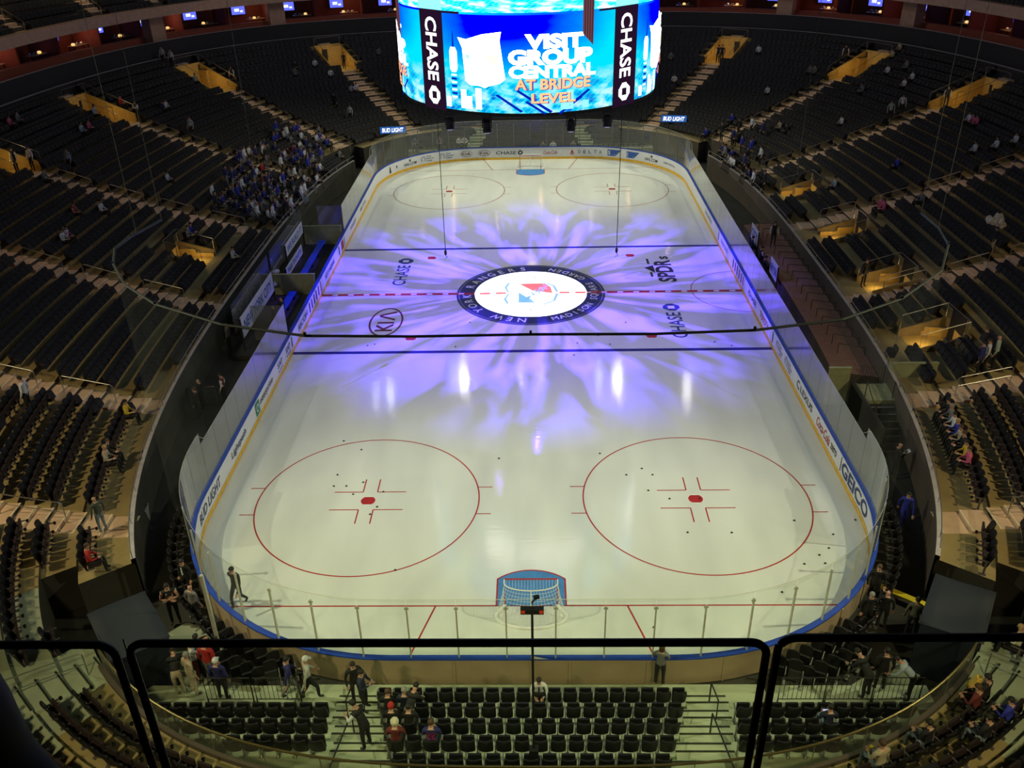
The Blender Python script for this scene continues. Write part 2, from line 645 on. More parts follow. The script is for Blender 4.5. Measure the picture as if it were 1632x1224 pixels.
def spot(mb, cx, cy):
    disc(mb, cx, cy, .33, ZI + .002, 1, 24)
    # red bar with white side slivers inside a thin red ring
    h = .25
    pts = []
    for k in range(9):
        a = math.asin(h / .30) * (1 - 2 * k / 8)
        pts.append((cx + .30 * math.cos(a), cy + .30 * math.sin(a)))
    for k in range(9):
        a = PI - math.asin(h / .30) * (-1 + 2 * k / 8)
        pts.append((cx + .30 * math.cos(a), cy - .30 * math.sin(a) * -1))
    A = math.asin(h / .30)
    pts = [(cx + .30 * math.cos(A - 2 * A * k / 8), cy + .30 * math.sin(A - 2 * A * k / 8)) for k in range(9)]
    pts += [(cx + .30 * math.cos(PI + A - 2 * A * k / 8), cy + .30 * math.sin(PI + A - 2 * A * k / 8)) for k in range(9)]
    mb.add([(px, py, ZI + .004) for px, py in pts], [tuple(range(17, -1, -1))], 0)


for cx in (-22 * FT, 22 * FT):
    for cy in (-69 * FT, 69 * FT):
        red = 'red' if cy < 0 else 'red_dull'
        b = MB()
        circle_line(b, cx, cy, 15 * FT, .055)
        for sx in (-1, 1):
            for yy in (-.90, .90):
                xa = cx + sx * (math.sqrt(15 ** 2 * FT * FT - yy * yy))
                xb = xa + sx * .61
                b.quad((min(xa, xb), cy + yy - .025, ZI), (max(xa, xb), cy + yy - .025, ZI), (max(xa, xb), cy + yy + .025, ZI), (min(xa, xb), cy + yy + .025, ZI))
        b.build('faceoff_circle', red, ice)
        b = MB()
        for sx in (-1, 1):
            for sy in (-1, 1):
                x0, y0 = cx + sx * .30, cy + sy * .60
                b.box((x0 + sx * .6, y0, ZI + .0005), (1.2, .05, .001))
                b.box((x0, y0 + sy * .45, ZI + .0005), (.05, .9, .001))
        b.build('faceoff_mark', red, ice)
        b = MB()
        spot(b, cx, cy)
        b.build('faceoff_spot', [red, 'iwhite'], ice)
    for cy in (-20 * FT, 20 * FT):
        b = MB()
        spot(b, cx, cy)
        b.build('neutral_spot', ['red', 'iwhite'], ice)
b = MB()
circle_line(b, HX - .03, 0, 10 * FT, .05, ZI, 90, 270, 48)
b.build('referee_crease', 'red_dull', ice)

# centre emblem; its upright direction points to the left of the picture (-x)
b = MB()
disc(b, 0, 0, 4.57, ZI + .000, 0, 96)
circle_line(b, 0, 0, 4.42, .05, ZI + .0015, n=96, mi=1)
disc(b, 0, 0, 3.45, ZI + .0015, 2, 96)
b.build('centre_emblem', ['navy', 'ad_grey', 'iwhite'], ice)


def logo(z):
    return lambda a, bb: (-bb, a, z)       # a = along the reading direction (+y), b = up (-x)


b = MB()


def arc_word(word, r, a_mid, step, size, inside=False):
    n = len(word)
    for i, ch in enumerate(word):
        if ch == ' ':
            continue
        if not inside:
            a = a_mid - (i - (n - 1) / 2) * step       # clockwise, letters stand outwards
            rot = a - 90
        else:
            a = a_mid + (i - (n - 1) / 2) * step
            rot = a + 90
        ar, rr = math.radians(a), math.radians(rot)
        cx, cy = r * math.cos(ar), r * math.sin(ar)
        vs, fs, tw, th = glyphs(ch, 0.012)
        k = size / 0.70
        out = []
        for x, y in vs:
            x, y = x * k, y * k
            out.append(logo(ZI + .003)(cx + x * math.cos(rr) - y * math.sin(rr), cy + x * math.sin(rr) + y * math.cos(rr)))
        b.add(out, fs)


arc_word('NEW YORK RANGERS', 3.93, 90, 11.0, .52)
arc_word('MADISON SQUARE GARDEN', 3.93, 270, 6.9, .44, True)
b.build('emblem_lettering', 'iwhite', ice)
# the club shield
b = MB()
lf = logo(ZI + .003)
sh = [(-2.05, 1.75), (-1.6, 1.45), (-.9, 1.65), (0, 1.4), (.9, 1.65), (1.6, 1.45), (2.05, 1.75), (1.75, .9), (1.8, -.8), (1.2, -1.5), (0, -1.75), (-1.2, -1.5), (-1.8, -.8), (-1.75, .9)]
put_poly(b, sh, lf, 0)
lf2 = logo(ZI + .0045)
put_poly(b, [(x * .93, y * .90) for x, y in sh], lf2, 2)
lf3 = logo(ZI + .006)
put_poly(b, [(-1.45, .75), (-1.5, -.35), (.15, .75)], lf3, 0)
put_poly(b, [(.35, -.1), (1.45, .75), (1.5, -.9), (.9, -1.25), (-.1, -1.35)], lf3, 1)
put_text(b, 'NEW YORK', lf3, 2.9, .42, .02, mi=0, oy=1.08)
for i, ch in enumerate('RANGERS'):
    vs, fs, tw, th = glyphs(ch, 0.02)
    k = .55 / .7
    b.add([logo(ZI + .0075)(-1.2 + i * .40 + x * k, .42 - i * .24 + y * k) for x, y in vs], fs, 0)
b.build('club_shield', ['ad_blue', 'ad_red', 'iwhite'], ice)
b = MB()
put_text(b, '19', lf2, .55, .62, .0, ox=-2.6, oy=0)
put_text(b, '26', lf2, .55, .62, .0, ox=2.6, oy=0)
b.build('founding_year', 'ad_navy', ice)


def on_ice(name, m, build, cx, cy, ka=1.0, kq=1.0):
    bb = MB()
    f = lambda a, q: (cx - q * kq, cy + a * ka, ZI)
    build(bb, f)
    return bb.build(name, m, ice)


def chase(bb, f):
    put_text(bb, 'CHASE', f, 3.0, .78, .012, ox=-.55)
    octagon(bb, f, .45, 1.62, 0)


on_ice('bank_advert', 'ad_navy', chase, -8.4, 3.75, 1.12, 1.1)
on_ice('bank_advert', 'ad_navy', chase, 8.3, -4.1, 1.10, 1.1)


def kia(bb, f):
    put_ring(bb, f, .95, .84, 40, ex=1.55)
    put_text(bb, 'KI', f, .95, .95, .02, ox=-.5)
    put_poly(bb, [(.12, -.47), (.30, -.47), (.62, .30), (.94, -.47), (1.12, -.47), (.72, .47), (.52, .47)], f)


on_ice('car_advert', 'ad_maroon', kia, -8.4, -3.9, 1.29, 1.03)


def spdrs(bb, f):
    put_text(bb, 'SPDR', f, 2.4, 1.0, .035, ox=-.25, oy=-.1)
    put_text(bb, 's', f, .35, .5, .03, ox=1.2, oy=-.3)
    put_poly(bb, [(-.5, .45), (.1, 1.0), (.35, .45)], f)
    put_poly(bb, [(-.9, .62), (-.4, .62), (-.4, .75), (-.9, .75)], f)
    put_poly(bb, [(.5, .62), (1.1, .62), (1.1, .75), (.5, .75)], f)


on_ice('fund_advert', 'ad_black', spdrs, 8.55, 3.75, 1.55, 1.15)

# ------------------------------------------------------------------ dasher boards
boards = tag(empty('dasher_boards'), 'white dasher boards with yellow kick plate and blue cap around the ice', 'rink boards')


def strip(path_off, z0, z1, d0=0, d1=None, step=.4, lean=0):
    P = Path(rink_path(path_off))
    d1 = P.len if d1 is None else d1
    n = max(2, int((d1 - d0) / step))
    a, c = [], []
    for i in range(n + 1):
        x, y, tx, ty = P.at(d0 + (d1 - d0) * i / n - (1e-6 if i == n else 0))
        a.append((x, y, z0))
        c.append((x, y, z1))
    return a, c


b = MB()
lo, hi = strip(0, 0, 1.07)
b.ribbon(lo, hi)
b.build('board_face', 'board', boards)
b = MB()
lo2, hi2 = strip(.12, 0, 1.07)
b.ribbon(lo2, hi2)
for i in range(0, len(lo2) - 2, 6):       # vertical framing ribs on the outside
    x, y = lo2[i][:2]
    x2, y2 = lo2[i + 1][:2]
    b.box((x, y, .5), (.07, .06, .98), math.atan2(y2 - y, x2 - x))
b.build('board_back', 'board_back', boards)
b = MB()
a, c = strip(-.012, 0.0, .20)
b.ribbon(a, c)
b.build('kick_plate', 'kick', boards)
b = MB()
a1, _ = strip(-.035, 1.07, 0)
b1, _ = strip(.155, 1.07, 0)
a2, _ = strip(-.035, 1.12, 0)
b2, _ = strip(.155, 1.12, 0)
b.ribbon(a2, b2)
b.ribbon(a1, a2)
b.ribbon(b2, b1)
b.ribbon(b1, a1)
b.build('cap_rail', 'blue', boards)


def board_fn(x, y, out=False):
    """ad surface centred where (x, y) meets the boards: a along the reading direction, b up"""
    P = Path(rink_path(-.015 if not out else .135))
    d = P.near(x, y)

    def f(a, bb):
        px, py, tx, ty = P.at(d + a)
        return (px, py, .62 + bb)
    return f


def ad(x, y, m, build):
    bb = MB()
    build(bb, board_fn(x, y))
    return bb.build('board_advert', m, boards)


def words(*ws, w=.012, sh=0.0):
    def g(bb, f):
        for i, t in enumerate(ws):
            text, ox, oy, wd, h = t[:5]
            put_text(bb, text, f, wd, h, w, sh, t[5] if len(t) > 5 else 0, ox, oy)
    return g


def kia_b(bb, f):
    put_ring(bb, f, .27, .235, 32, ex=2.0)
    put_text(bb, 'KIA', f, .80, .25, .015)


def chase_b(bb, f):
    put_text(bb, 'CHASE', f, 1.85, .30, .012, ox=-.35)
    octagon(bb, f, .22, .95, 0)


def sap_b(bb, f):
    put_poly(bb, [(-.62, -.28), (.1, -.28), (.66, .28), (-.62, .28)], f, 0)
    g = lambda a, q: tuple(Vector(f(a, q)) + Vector((-f(a, q)[0], -f(a, q)[1], 0)).normalized() * .012)
    put_text(bb, 'SAP', g, .85, .36, .03, mi=1, ox=-.14)


def delta_b(bb, f):
    put_poly(bb, [(-1.5, -.22), (-1.28, .24), (-1.28, -.06)], f, 1)
    put_poly(bb, [(-1.06, -.22), (-1.28, -.06), (-1.28, .24)], f, 1)
    put_poly(bb, [(-1.44, -.25), (-1.12, -.25), (-1.28, -.12)], f, 1)
    for i, ch in enumerate('DELTA'):
        put_text(bb, ch, f, .24, .30, .008, ox=-.62 + i * .48)


def twc_b(bb, f):
    for r in (.27, .17):
        A = [math.radians(-60 + 300 * k / 20) for k in range(21)]
        bb.ribbon([f(-.55 + (r - .03) * math.cos(q), (r - .03) * math.sin(q)) for q in A], [f(-.55 + r * math.cos(q), r * math.sin(q)) for q in A], 0)
    put_text(bb, 'Time', f, .48, .15, .005, ox=.02, oy=.20)
    put_text(bb, 'Warner', f, .75, .15, .005, ox=.16, oy=0)
    put_text(bb, 'Cable', f, .58, .15, .005, ox=.07, oy=-.20)


def nhl_b(bb, f):
    put_text(bb, 'NHL.COM', f, 1.45, .26, .015, .15, oy=-.10)
    put_poly(bb, [(-.08, .1), (.08, .1), (.1, .28), (-.1, .28)], f)


def coke_b(bb, f):
    put_text(bb, 'Coca-Cola', f, 1.25, .34, .012, .3)


# far end, left to right in the picture
ad(-12.2, 25.5, ['ad_black'], lambda bb, f: (put_poly(bb, [(-.15, -.3), (.15, -.3), (.05, .2), (-.05, .3)], f), put_poly(bb, [(.9, -.1), (1.05, -.1), (1.05, .12), (.9, .12)], f)))
ad(-10.7, 27.7, ['ad_black'], nhl_b)
ad(-9.2, 29.0, ['ad_navy'], twc_b)
ad(-7.5, 29.9, ['ad_navy'], twc_b)
ad(-5.85, 30.35, ['ad_maroon'], kia_b)
ad(-4.2, 30.48, ['ad_maroon'], kia_b)
ad(-1.85, 30.48, ['ad_black'], chase_b)
ad(1.8, 30.48, ['ad_red'], coke_b)
ad(5.1, 30.45, ['ad_navy', 'ad_red'], delta_b)
ad(7.6, 29.85, ['ad_blue', 'ad_white'], sap_b)
ad(9.2, 29.0, ['ad_blue', 'ad_white'], sap_b)
ad(10.7, 27.7, ['ad_black'], nhl_b)
ad(12.1, 25.8, ['ad_grey'], words(('LIBERTY MUTUAL', 0, 0, 1.7, .2)))
# left side, near to far
ad(-12.95, -21.75, ['ad_navy'], words(('BUD LIGHT', 0, 0, 2.9, .44), sh=.25))
ad(-12.95, -17.6, ['ad_navy', 'ad_grey'], words(('Lightpath', 0, -.02, 2.2, .40), sh=.15))
def ent(bb, f):
    put_poly(bb, [(-1.75, -.33), (-1.1, -.33), (-1.1, .33), (-1.75, .33)], f, 0)
    put_ring(bb, lambda a, q: (f(a, q)[0] + .01, f(a, q)[1], f(a, q)[2]), .2, .13, 20, 2, ox=-1.42)
    put_text(bb, 'nterprise', f, 2.3, .42, .01, .15, 1, ox=.2)
ad(-12.95, -13.1, ['ad_green', 'ad_black', 'ad_white'], ent)
ad(-12.95, -10.2, ['ad_navy', 'ad_white'], words(('SAP', 0, .08, .9, .3), ('---', 0, -.25, .9, .06)))
ad(-12.95, -8.5, ['ad_navy', 'ad_white'], words(('SAP', 0, .08, .9, .3), ('---', 0, -.25, .9, .06)))
ad(-12.95, -4.9, ['ad_navy'], words(('RICOH', 0, 0, 2.2, .34)))
def stripes(n, w, gap, col=0):
    def g(bb, f):
        for i in range(n):
            a = (i - (n - 1) / 2) * gap
            put_poly(bb, [(a - w / 2, -.3), (a + w / 2, -.3), (a + w / 2, .3), (a - w / 2, .3)], f, col)
    return g
ad(-12.95, -1.9, ['ad_black'], stripes(5, .22, .62))
ad(-12.95, 2.9, ['ad_navy'], words(('SCOTIABANK', 0, 0, 3.0, .32)))
ad(-12.95, 6.4, ['ad_red', 'ad_navy'], lambda bb, f: (put_poly(bb, [(.4, -.3), (1.2, -.3), (1.2, .3), (.4, .3)], f, 0), put_poly(bb, [(-.5, -.3), (-.25, -.3), (-.25, .3), (-.5, .3)], f, 1)))
ad(-12.95, 11.5, ['ad_grey'], words(('RANGERS', 0, 0, 2.2, .3)))
ad(-12.95, 15.8, ['ad_grey'], words(('MSG TOWN', 0, 0, 2.3, .3)))
for yy in (7.95, -7.6, .0):
    ad(-12.95, yy, ['ad_navy' if abs(yy) > 1 else 'ad_red'], stripes(1, .14, 1))
    ad(12.95, yy, ['ad_navy' if abs(yy) > 1 else 'ad_red'], stripes(1, .14, 1))
# right side, near to far (reads towards the camera)
ad(12.95, -21.3, ['ad_navy'], words(('GEICO', 0, 0, 3.3, .62), w=.03))
def coz(bb, f):
    put_text(bb, 'Coca-Cola', f, 1.9, .48, .01, .3, 0, ox=-.6)
    put_text(bb, 'zero', f, .8, .3, .01, 0, 1, ox=.95)
    put_poly(bb, [(1.95, -.33), (2.02, -.33), (2.02, .33), (1.95, .33)], f, 1)
ad(12.95, -17.5, ['ad_red', 'ad_black'], coz)
ad(12.95, -13.9, ['ad_black'], words(('LEXUS', .3, 0, 2.0, .34), ('C', -1.1, 0, .4, .45)))
ad(12.95, -11.0, ['ad_navy'], twc_b)
ad(12.95, -9.2, ['ad_navy'], twc_b)
ad(12.95, -5.6, ['ad_red'], words(('TOYOTA', 0, 0, 2.0, .4)))
ad(12.95, -2.6, ['ad_navy'], words(('CHASE', 0, 0, 2.0, .32)))
ad(12.95, 1.7, ['ad_maroon'], stripes(5, .24, .6))
ad(12.95, 6.0, ['ad_grey'], words(('RANGERS', 0, 0, 2.2, .3)))
ad(12.95, 12.0, ['ad_grey'], words(('THE GARDEN', 0, 0, 2.6, .3)))

# ------------------------------------------------------------------ glass on the boards
glass = tag(empty('rink_glass'), 'clear rink glass standing on the dasher boards', 'glass screen')
PC = Path(rink_path(.06))


def glass_height(x, y):
    return 3.5 if abs(y) > 21.3 else 3.0


d = 0.74
W = 1.49
panes = 0
posts = MB()
while d < PC.len - .2:
    d2 = min(d + W, PC.len + .74)
    x, y, tx, ty = PC.at((d + d2) / 2)
    bench = x < -12 and -8.0 < y < 8.4
    if not bench:
        h = glass_height(x, y)
        bb = MB()
        n = 4
        A = [PC.at(d + .012 + (d2 - d - .024) * k / n) for k in range(n + 1)]
        bb.ribbon([(q[0], q[1], 1.12) for q in A], [(q[0], q[1], h) for q in A])
        near = y < -24
        bb.build('glass_pane', 'glass_near' if near else ('glass_far' if y > 24 else 'glass'), glass)
        if near or y > 24:
            q = PC.at(d)
            pb = MB()
            rz = math.atan2(q[3], q[2])
            pb.box((q[0], q[1], (1.1 + h - .28) / 2), (.045, .06, h - .28 - 1.1), rz)
            pb.box((q[0], q[1], h - .36), (.13, .05, .05), rz)
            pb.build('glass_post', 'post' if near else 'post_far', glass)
    d += W
# thin bright top edge
for (da, db) in ((0, PC.len),):
    bb = MB()
    n = 260
    seg = []
    for k in range(n + 1):
        q = PC.at(PC.len * k / n - (1e-5 if k == n else 0))
        bench = q[0] < -12 and -8.0 < q[1] < 8.4
        if bench:
            if len(seg) > 1:
                bb.tube(seg, .009, 4)
            seg = []
        else:
            seg.append((q[0], q[1], glass_height(q[0], q[1])))
    bb.tube(seg, .009, 4)
    bb.build('glass_edge', 'post', glass)


# ------------------------------------------------------------------ goals
def goal(y, s, label):
    g = tag(empty('hockey_goal', (0, y, 0), 0 if s > 0 else PI), label, 'goal')
    b = MB()       # local: mouth faces +y, net behind (-y)
    h, w = 1.22, .915
    b.tube([(-w, 0, 0), (-w, 0, h), (w, 0, h), (w, 0, 0)], .032, 8)
    b.build('goal_frame', 'ad_red', g)
    b = MB()
    base = [(-w, 0, .03)]
    for k in range(17):
        a = math.radians(180 + 180 * k / 16)
        base.append((1.22 * math.cos(a) * (1 if abs(math.cos(a)) > .8 else 1), -.45 + .66 * math.sin(a), .03))
    base.append((w, 0, .03))
    b.tube(base, .055, 6)
    b.build('base_pad', 'iwhite', g)
    b = MB()
    top = [(-w, 0, h)]
    for k in range(13):
        a = math.radians(180 + 180 * k / 12)
        top.append((w * math.cos(a), -.18 + .38 * math.sin(a), h - .02))
    top.append((w, 0, h))
    b.tube(top, .022, 6)
    b.tube([(0, -.55, h - .02), (0, -1.1, .05)], .02, 6)
    b.build('top_shelf', 'iwhite', g)
    b = MB()
    n = 26

    def rs(P, n):
        Q = Path([(p[0], p[1]) for p in P], False)
        return [Q.at(Q.len * k / n * .9999)[:2] for k in range(n + 1)]
    T, B = rs(top, n), rs(base, n)
    for i in range(n + 1):
        b.tube([(T[i][0], T[i][1], h - .02), (B[i][0], B[i][1], .05)], .006, 3)
    for j in range(1, 10):
        t = j / 10
        b.tube([(T[i][0] * (1 - t) + B[i][0] * t, T[i][1] * (1 - t) + B[i][1] * t, (h - .02) * (1 - t) + .05 * t) for i in range(n + 1)], .006, 3)
    for j in range(-8, 9):
        b.tube([(j * .105, 0, h), (j * .105, -.18 - .38 * math.sqrt(max(0, 1 - (j * .105 / w) ** 2)), h - .02)], .006, 3)
    b.build('netting', 'net', g)
    return g


goal(-89 * FT, 1, 'red framed goal with white net at the near end of the ice')
goal(89 * FT, -1, 'red framed goal at the far end of the ice')


# ------------------------------------------------------------------ seating bowl
DS = 0.0485
NROW = 19


def ring_ab(s, y=1):
    return 17.6 + 23.0 * s, (34.5 if y >= 0 else 34.55) + 18.0 * s


def zsurf(s):
    q = s / .9
    return 1.5 + 4.2 * q + (2.1 * q * q if q > 0 else 0)


def s_row(k):
    return -.02 if k == 0 else .012 + DS * k


def z_row(k):
    return zsurf(-.02 + DS * (k + .5))


def super_pt(a, b, ph):
    c, s = math.cos(ph), math.sin(ph)
    if s < 0:
        b += .05          # the near half reaches a little further out
    return (a * math.copysign(abs(c) ** (2 / 3), c), b * math.copysign(abs(s) ** (2 / 3), s))


def ring_level(x, y):
    lo, hi = -.8, 2.5
    for _ in range(30):
        m = (lo + hi) / 2
        a, b = ring_ab(m, y)
        if abs(x / a) ** 3 + abs(y / b) ** 3 > 1:
            lo = m
        else:
            hi = m
    return (lo + hi) / 2


# even angular stations, found on a middle ring; starts at near centre and runs clockwise (to -x first)
def stations(n):
    a, b = ring_ab(.4)
    N = 6000
    P = [super_pt(a, b, -PI / 2 - 2 * PI * i / N) for i in range(N + 1)]
    L = [0]
    for p, q in zip(P, P[1:]):
        L.append(L[-1] + math.hypot(q[0] - p[0], q[1] - p[1]))
    out, j = [], 0
    for k in range(n):
        t = L[-1] * k / n
        while L[j + 1] < t:
            j += 1
        f = (t - L[j]) / max(1e-9, L[j + 1] - L[j])
        out.append(-PI / 2 - 2 * PI * (j + f) / N)
    return out


NST = 520
STA = stations(NST)


def rp(s, i):
    a, b = ring_ab(s)
    return super_pt(a, b, STA[i % NST])


class Aisle:
    def __init__(s, name, o, d, w=1.25, k0=0, k1=NROW):
        l = math.hypot(*d)
        s.name, s.o, s.d, s.w, s.k0, s.k1 = name, o, (d[0] / l, d[1] / l), w, k0, k1

    def lateral(s, x, y):
        dx, dy = x - s.o[0], y - s.o[1]
        return dx * s.d[0] + dy * s.d[1], -dx * s.d[1] + dy * s.d[0]

    def at(s, lev):
        lo, hi = -4.0, 40.0
        for _ in range(36):
            m = (lo + hi) / 2
            if ring_level(s.o[0] + s.d[0] * m, s.o[1] + s.d[1] * m) < lev:
                lo = m
            else:
                hi = m
        return (s.o[0] + s.d[0] * lo, s.o[1] + s.d[1] * lo)


AISLES = []
for sx, side in ((-1, 'left'), (1, 'right')):
    AISLES += [
        Aisle(side + ' near corner stair', (sx * 12.7, -31.4), (sx * .68, -.73), k0=1),
        Aisle('first ' + side + ' side stair', (sx * 16.5, -24.6), (sx * 1, -.03)),
        Aisle('second ' + side + ' side stair', (sx * 17.6, -15.9), (sx * 1, .0)),
        Aisle('third ' + side + ' side stair', (sx * 17.6, -5.1), (sx * 1, .08)),
        Aisle('fourth ' + side + ' side stair', (sx * 17.6, 7.0), (sx * 1, .05)),
        Aisle('fifth ' + side + ' side stair', (sx * 17.6, 18.9), (sx * 1, .2)),
        Aisle(side + ' far corner stair', (sx * 15.8, 27.6), (sx * 1, .55)),
        Aisle(side + ' far end stair', (sx * 10.6, 33.2), (sx * .6, .8), k0=1),
    ]

# vomitories: (aisle index or centre, first row, last row, half width, offset)
VOMS = []


class Vom:
    def __init__(s, ai, k0, k1, hw, off, label):
        s.ai, s.k0, s.k1, s.hw, s.off, s.label = ai, k0, k1, hw, off, label

    def inside(s, k, x, y):
        if not (s.k0 <= k <= s.k1):
            return False
        f, l = s.ai.lateral(x, y)
        return f > -2 and abs(l - s.off) < s.hw


for base, side in ((0, 'left'), (8, 'right')):
    sg = -1 if side == 'left' else 1
    for idx in (4, 5, 6, 7):
        VOMS.append(Vom(AISLES[base + idx], 14, 17, 1.35, 0.0, 'high on the ' + AISLES[base + idx].name))
for y in (13.2, 4.4, -3.6, -10.6):
    VOMS.append(Vom(Aisle('v', (17.6, y), (1, .06)), 1, 2, 1.05, 0.0, 'low on the right'))
VOMS.append(Vom(Aisle('v', (-17.6, 1.4), (-1, .02)), 2, 3, 1.0, 0.0, 'low on the left'))


def row_exists(k, x, y):
    if k <= 0:
        return abs(x) > 11 and -27.2 < y < 24.5
    if k == 1:
        if abs(x) > 11.5 and (-30.7 < y < -27.2):
            return False
        if y > 24.5 and abs(x) > 11.5 and y < 29:
            return False
    return True


H = []
for k in range(NROW):
    row = []
    for i in range(NST):
        a, b = rp((s_row(k) + s_row(k + 1)) / 2, i)
        c, d = rp((s_row(k) + s_row(k + 1)) / 2, i + 1)
        x, y = (a + c) / 2, (b + d) / 2
        if not row_exists(k, x, y):
            row.append((None, 0))
            continue
        z, kind = z_row(k), 0
        for v in VOMS:
            if v.inside(k, x, y):
                z, kind = z_row(v.k0) - .25, 1
        # near-corner treads get their painted lighting tint when the mesh is built
        row.append((z, kind))
    H.append(row)

mb = MB()


def near_corner(x, y):
    return y < -28.6 and abs(x) > 12.2 and y > -44


for k in range(NROW):
    for i in range(NST):
        z, kind = H[k][i]
        A, B = rp(s_row(k), i), rp(s_row(k), i + 1)
        C, D = rp(s_row(k + 1), i + 1), rp(s_row(k + 1), i)
        zi, ki = H[k - 1][i] if k > 0 else (None, 0)
        lo_in = zi if zi is not None else 0.0
        zz = z if z is not None else 0.0
        mi = 1 if kind else (2 if near_corner(*A) and not (k == 1 and abs(A[0]) < 12.3) else 0)  # near-corner treads tinted green: a lighting difference put into the colour
        if z is not None:
            mb.quad((*A, z), (*D, z), (*C, z), (*B, z), mi)
        if abs(zz - lo_in) > 1e-6:
            m2 = 1 if (kind or ki) else 3
            if k == 0 or zi is None:
                m2 = 4 if A[0] < 0 or A[1] < -26 else 3  # left and near-tunnel fronts get the dark floor colour as painted shade
            mb.quad((*A, lo_in), (*A, zz), (*B, zz), (*B, lo_in), m2)
        zj, kj = H[k][(i + 1) % NST]
        zj = zj if zj is not None else 0.0
        if abs(zj - zz) > 1e-6:
            mb.quad((*B, zz), (*C, zz), (*C, zj), (*B, zj), 1 if (kind or kj) else (4 if min(zz, zj) == 0 else 3))  # cut faces down to the floor use the dark colour as tunnel shade
terr = struct(mb.build('floor_terrace', ['ochre', 'gold_wall', 'greenish_floor', 'wallc', 'event_floor']))
terr['label'] = 'curved concrete seating terraces of the lower bowl'


def vom_at(x, y, k):
    return any(v.inside(k, x, y) for v in VOMS)


# parapet in front of the lowest row: solid low wall on the sides, glass with a gold rail at the near end
def ring_run(s, i0, i1, z):
    return [(*rp(s, i), z) for i in range(i0, i1 + 1)]


def find_sta(x, y):
    return min(range(NST), key=lambda i: (rp(.0, i)[0] - x) ** 2 + (rp(.0, i)[1] - y) ** 2)


for sx, side in ((-1, 'left'), (1, 'right')):
    ia, ib = sorted((find_sta(sx * 14.0, -27.0), find_sta(sx * 15.5, 24)))
    inner = ring_run(s_row(0) - .004, ia, ib, 0)
    outer = ring_run(s_row(0) + .003, ia, ib, 0)
    zt = z_row(0) + .42
    b = MB()
    b.ribbon([(x, y, 0) for x, y, _ in inner], [(x, y, zt) for x, y, _ in inner])
    b.ribbon([(x, y, zt) for x, y, _ in outer], [(x, y, z_row(0)) for x, y, _ in outer])
    b.ribbon([(x, y, zt) for x, y, _ in inner], [(x, y, zt) for x, y, _ in outer], 1)
    b.build('trim_front_wall', ['event_floor' if sx < 0 else 'wallc', 'ledge'])['kind'] = 'structure'  # left wall takes the dark floor colour to paint in its shade
    r = MB()
    r.tube([(x, y, zt + .35) for x, y, _ in ring_run(s_row(0), ia, ib, 0)], .022, 5)
    for i in range(ia, ib, 6):
        x, y = rp(s_row(0), i)
        r.tube([(x, y, zt), (x, y, zt + .35)], .018, 4)
    tag(r.build('front_rail', 'metal'), 'metal rail on the front wall of the %s side stand' % side, 'railing')

near_l, near_r = find_sta(-12.3, -31.0), find_sta(12.3, -31.0)
arc_idx = [i % NST for i in range(near_r, NST + near_l + 1)]
zt = z_row(1)
run = [rp(s_row(1), i) for i in arc_idx]
par = tag(empty('end_parapet'), 'curved glass parapet with gold rail in front of the near end seats', 'parapet')
b = MB()
b.ribbon([(x, y, zt - .02) for x, y in run], [(x, y, zt + .16) for x, y in run])
run2 = [rp(s_row(1) + .006, i) for i in arc_idx]
b.ribbon([(x, y, zt + .16) for x, y in run2], [(x, y, zt - .02) for x, y in run2])
b.ribbon([(x, y, zt + .16) for x, y in run], [(x, y, zt + .16) for x, y in run2])
b.build('kerb', 'wallc', par)
b = MB()
b.ribbon([(x, y, zt + .16) for x, y in run], [(x, y, zt + .92) for x, y in run])
b.build('glass_panel', 'parapet_glass', par)
b = MB()
b.tube([(x, y, zt + .94) for x, y in run], .035, 8)
b.build('gold_rail', 'gold', par)
b = MB()
for i in range(0, len(run), 5):
    b.tube([(run[i][0], run[i][1], zt), (run[i][0], run[i][1], zt + .9)], .014, 4)
b.build('upright', 'metal', par)


def in_view_simple(x, y):
    return y > -30 and abs(x) < 45


# stairs up the aisles
def stair(ai, label):
    root = tag(empty('aisle_stairs'), None, None, None, 'structure')
    b, nb, gb = MB(), MB(), MB()
    rz = math.atan2(ai.d[1], ai.d[0])
    far_pink = ai.o[1] > -20
    for k in range(ai.k0, ai.k1):
        p0, p1 = ai.at(s_row(k)), ai.at(s_row(k + 1))
        mx, my = (p0[0] + p1[0]) / 2, (p0[1] + p1[1]) / 2
        if vom_at(mx, my, k) or not row_exists(k, mx, my):
            continue
        run = math.hypot(p1[0] - p0[0], p1[1] - p0[1])
        z = z_row(k)
        zn = z_row(k + 1)
        # upper half-step stands at the back of the row
        L1 = run * .48
        c = (p1[0] - ai.d[0] * L1 / 2, p1[1] - ai.d[1] * L1 / 2)
        h = (zn - z) / 2
        b.box((c[0], c[1], z + h / 2), (L1, ai.w, h), rz)
        e = (p1[0] - ai.d[0] * (L1 - .025), p1[1] - ai.d[1] * (L1 - .025))
        nb.box((e[0], e[1], z + h + .006), (.055, ai.w, .012), rz)
        L0 = run - L1
        c = (p0[0] + ai.d[0] * L0 / 2, p0[1] + ai.d[1] * L0 / 2)
        b.box((c[0], c[1], z + .004), (L0, ai.w, .01), rz)
        e = (p0[0] + ai.d[0] * .03, p0[1] + ai.d[1] * .03)
        nb.box((e[0], e[1], z + .014), (.055, ai.w, .012), rz)
    b.build('tread', 'greenish_floor' if 'near corner' in ai.name else 'step', root)  # near-corner steps carry the same painted lighting tint
    nb.build('nosing', 'dark_strip' if 'near corner' in ai.name else 'nosing', root)
    root['label'] = 'concrete aisle steps, ' + label
    return root


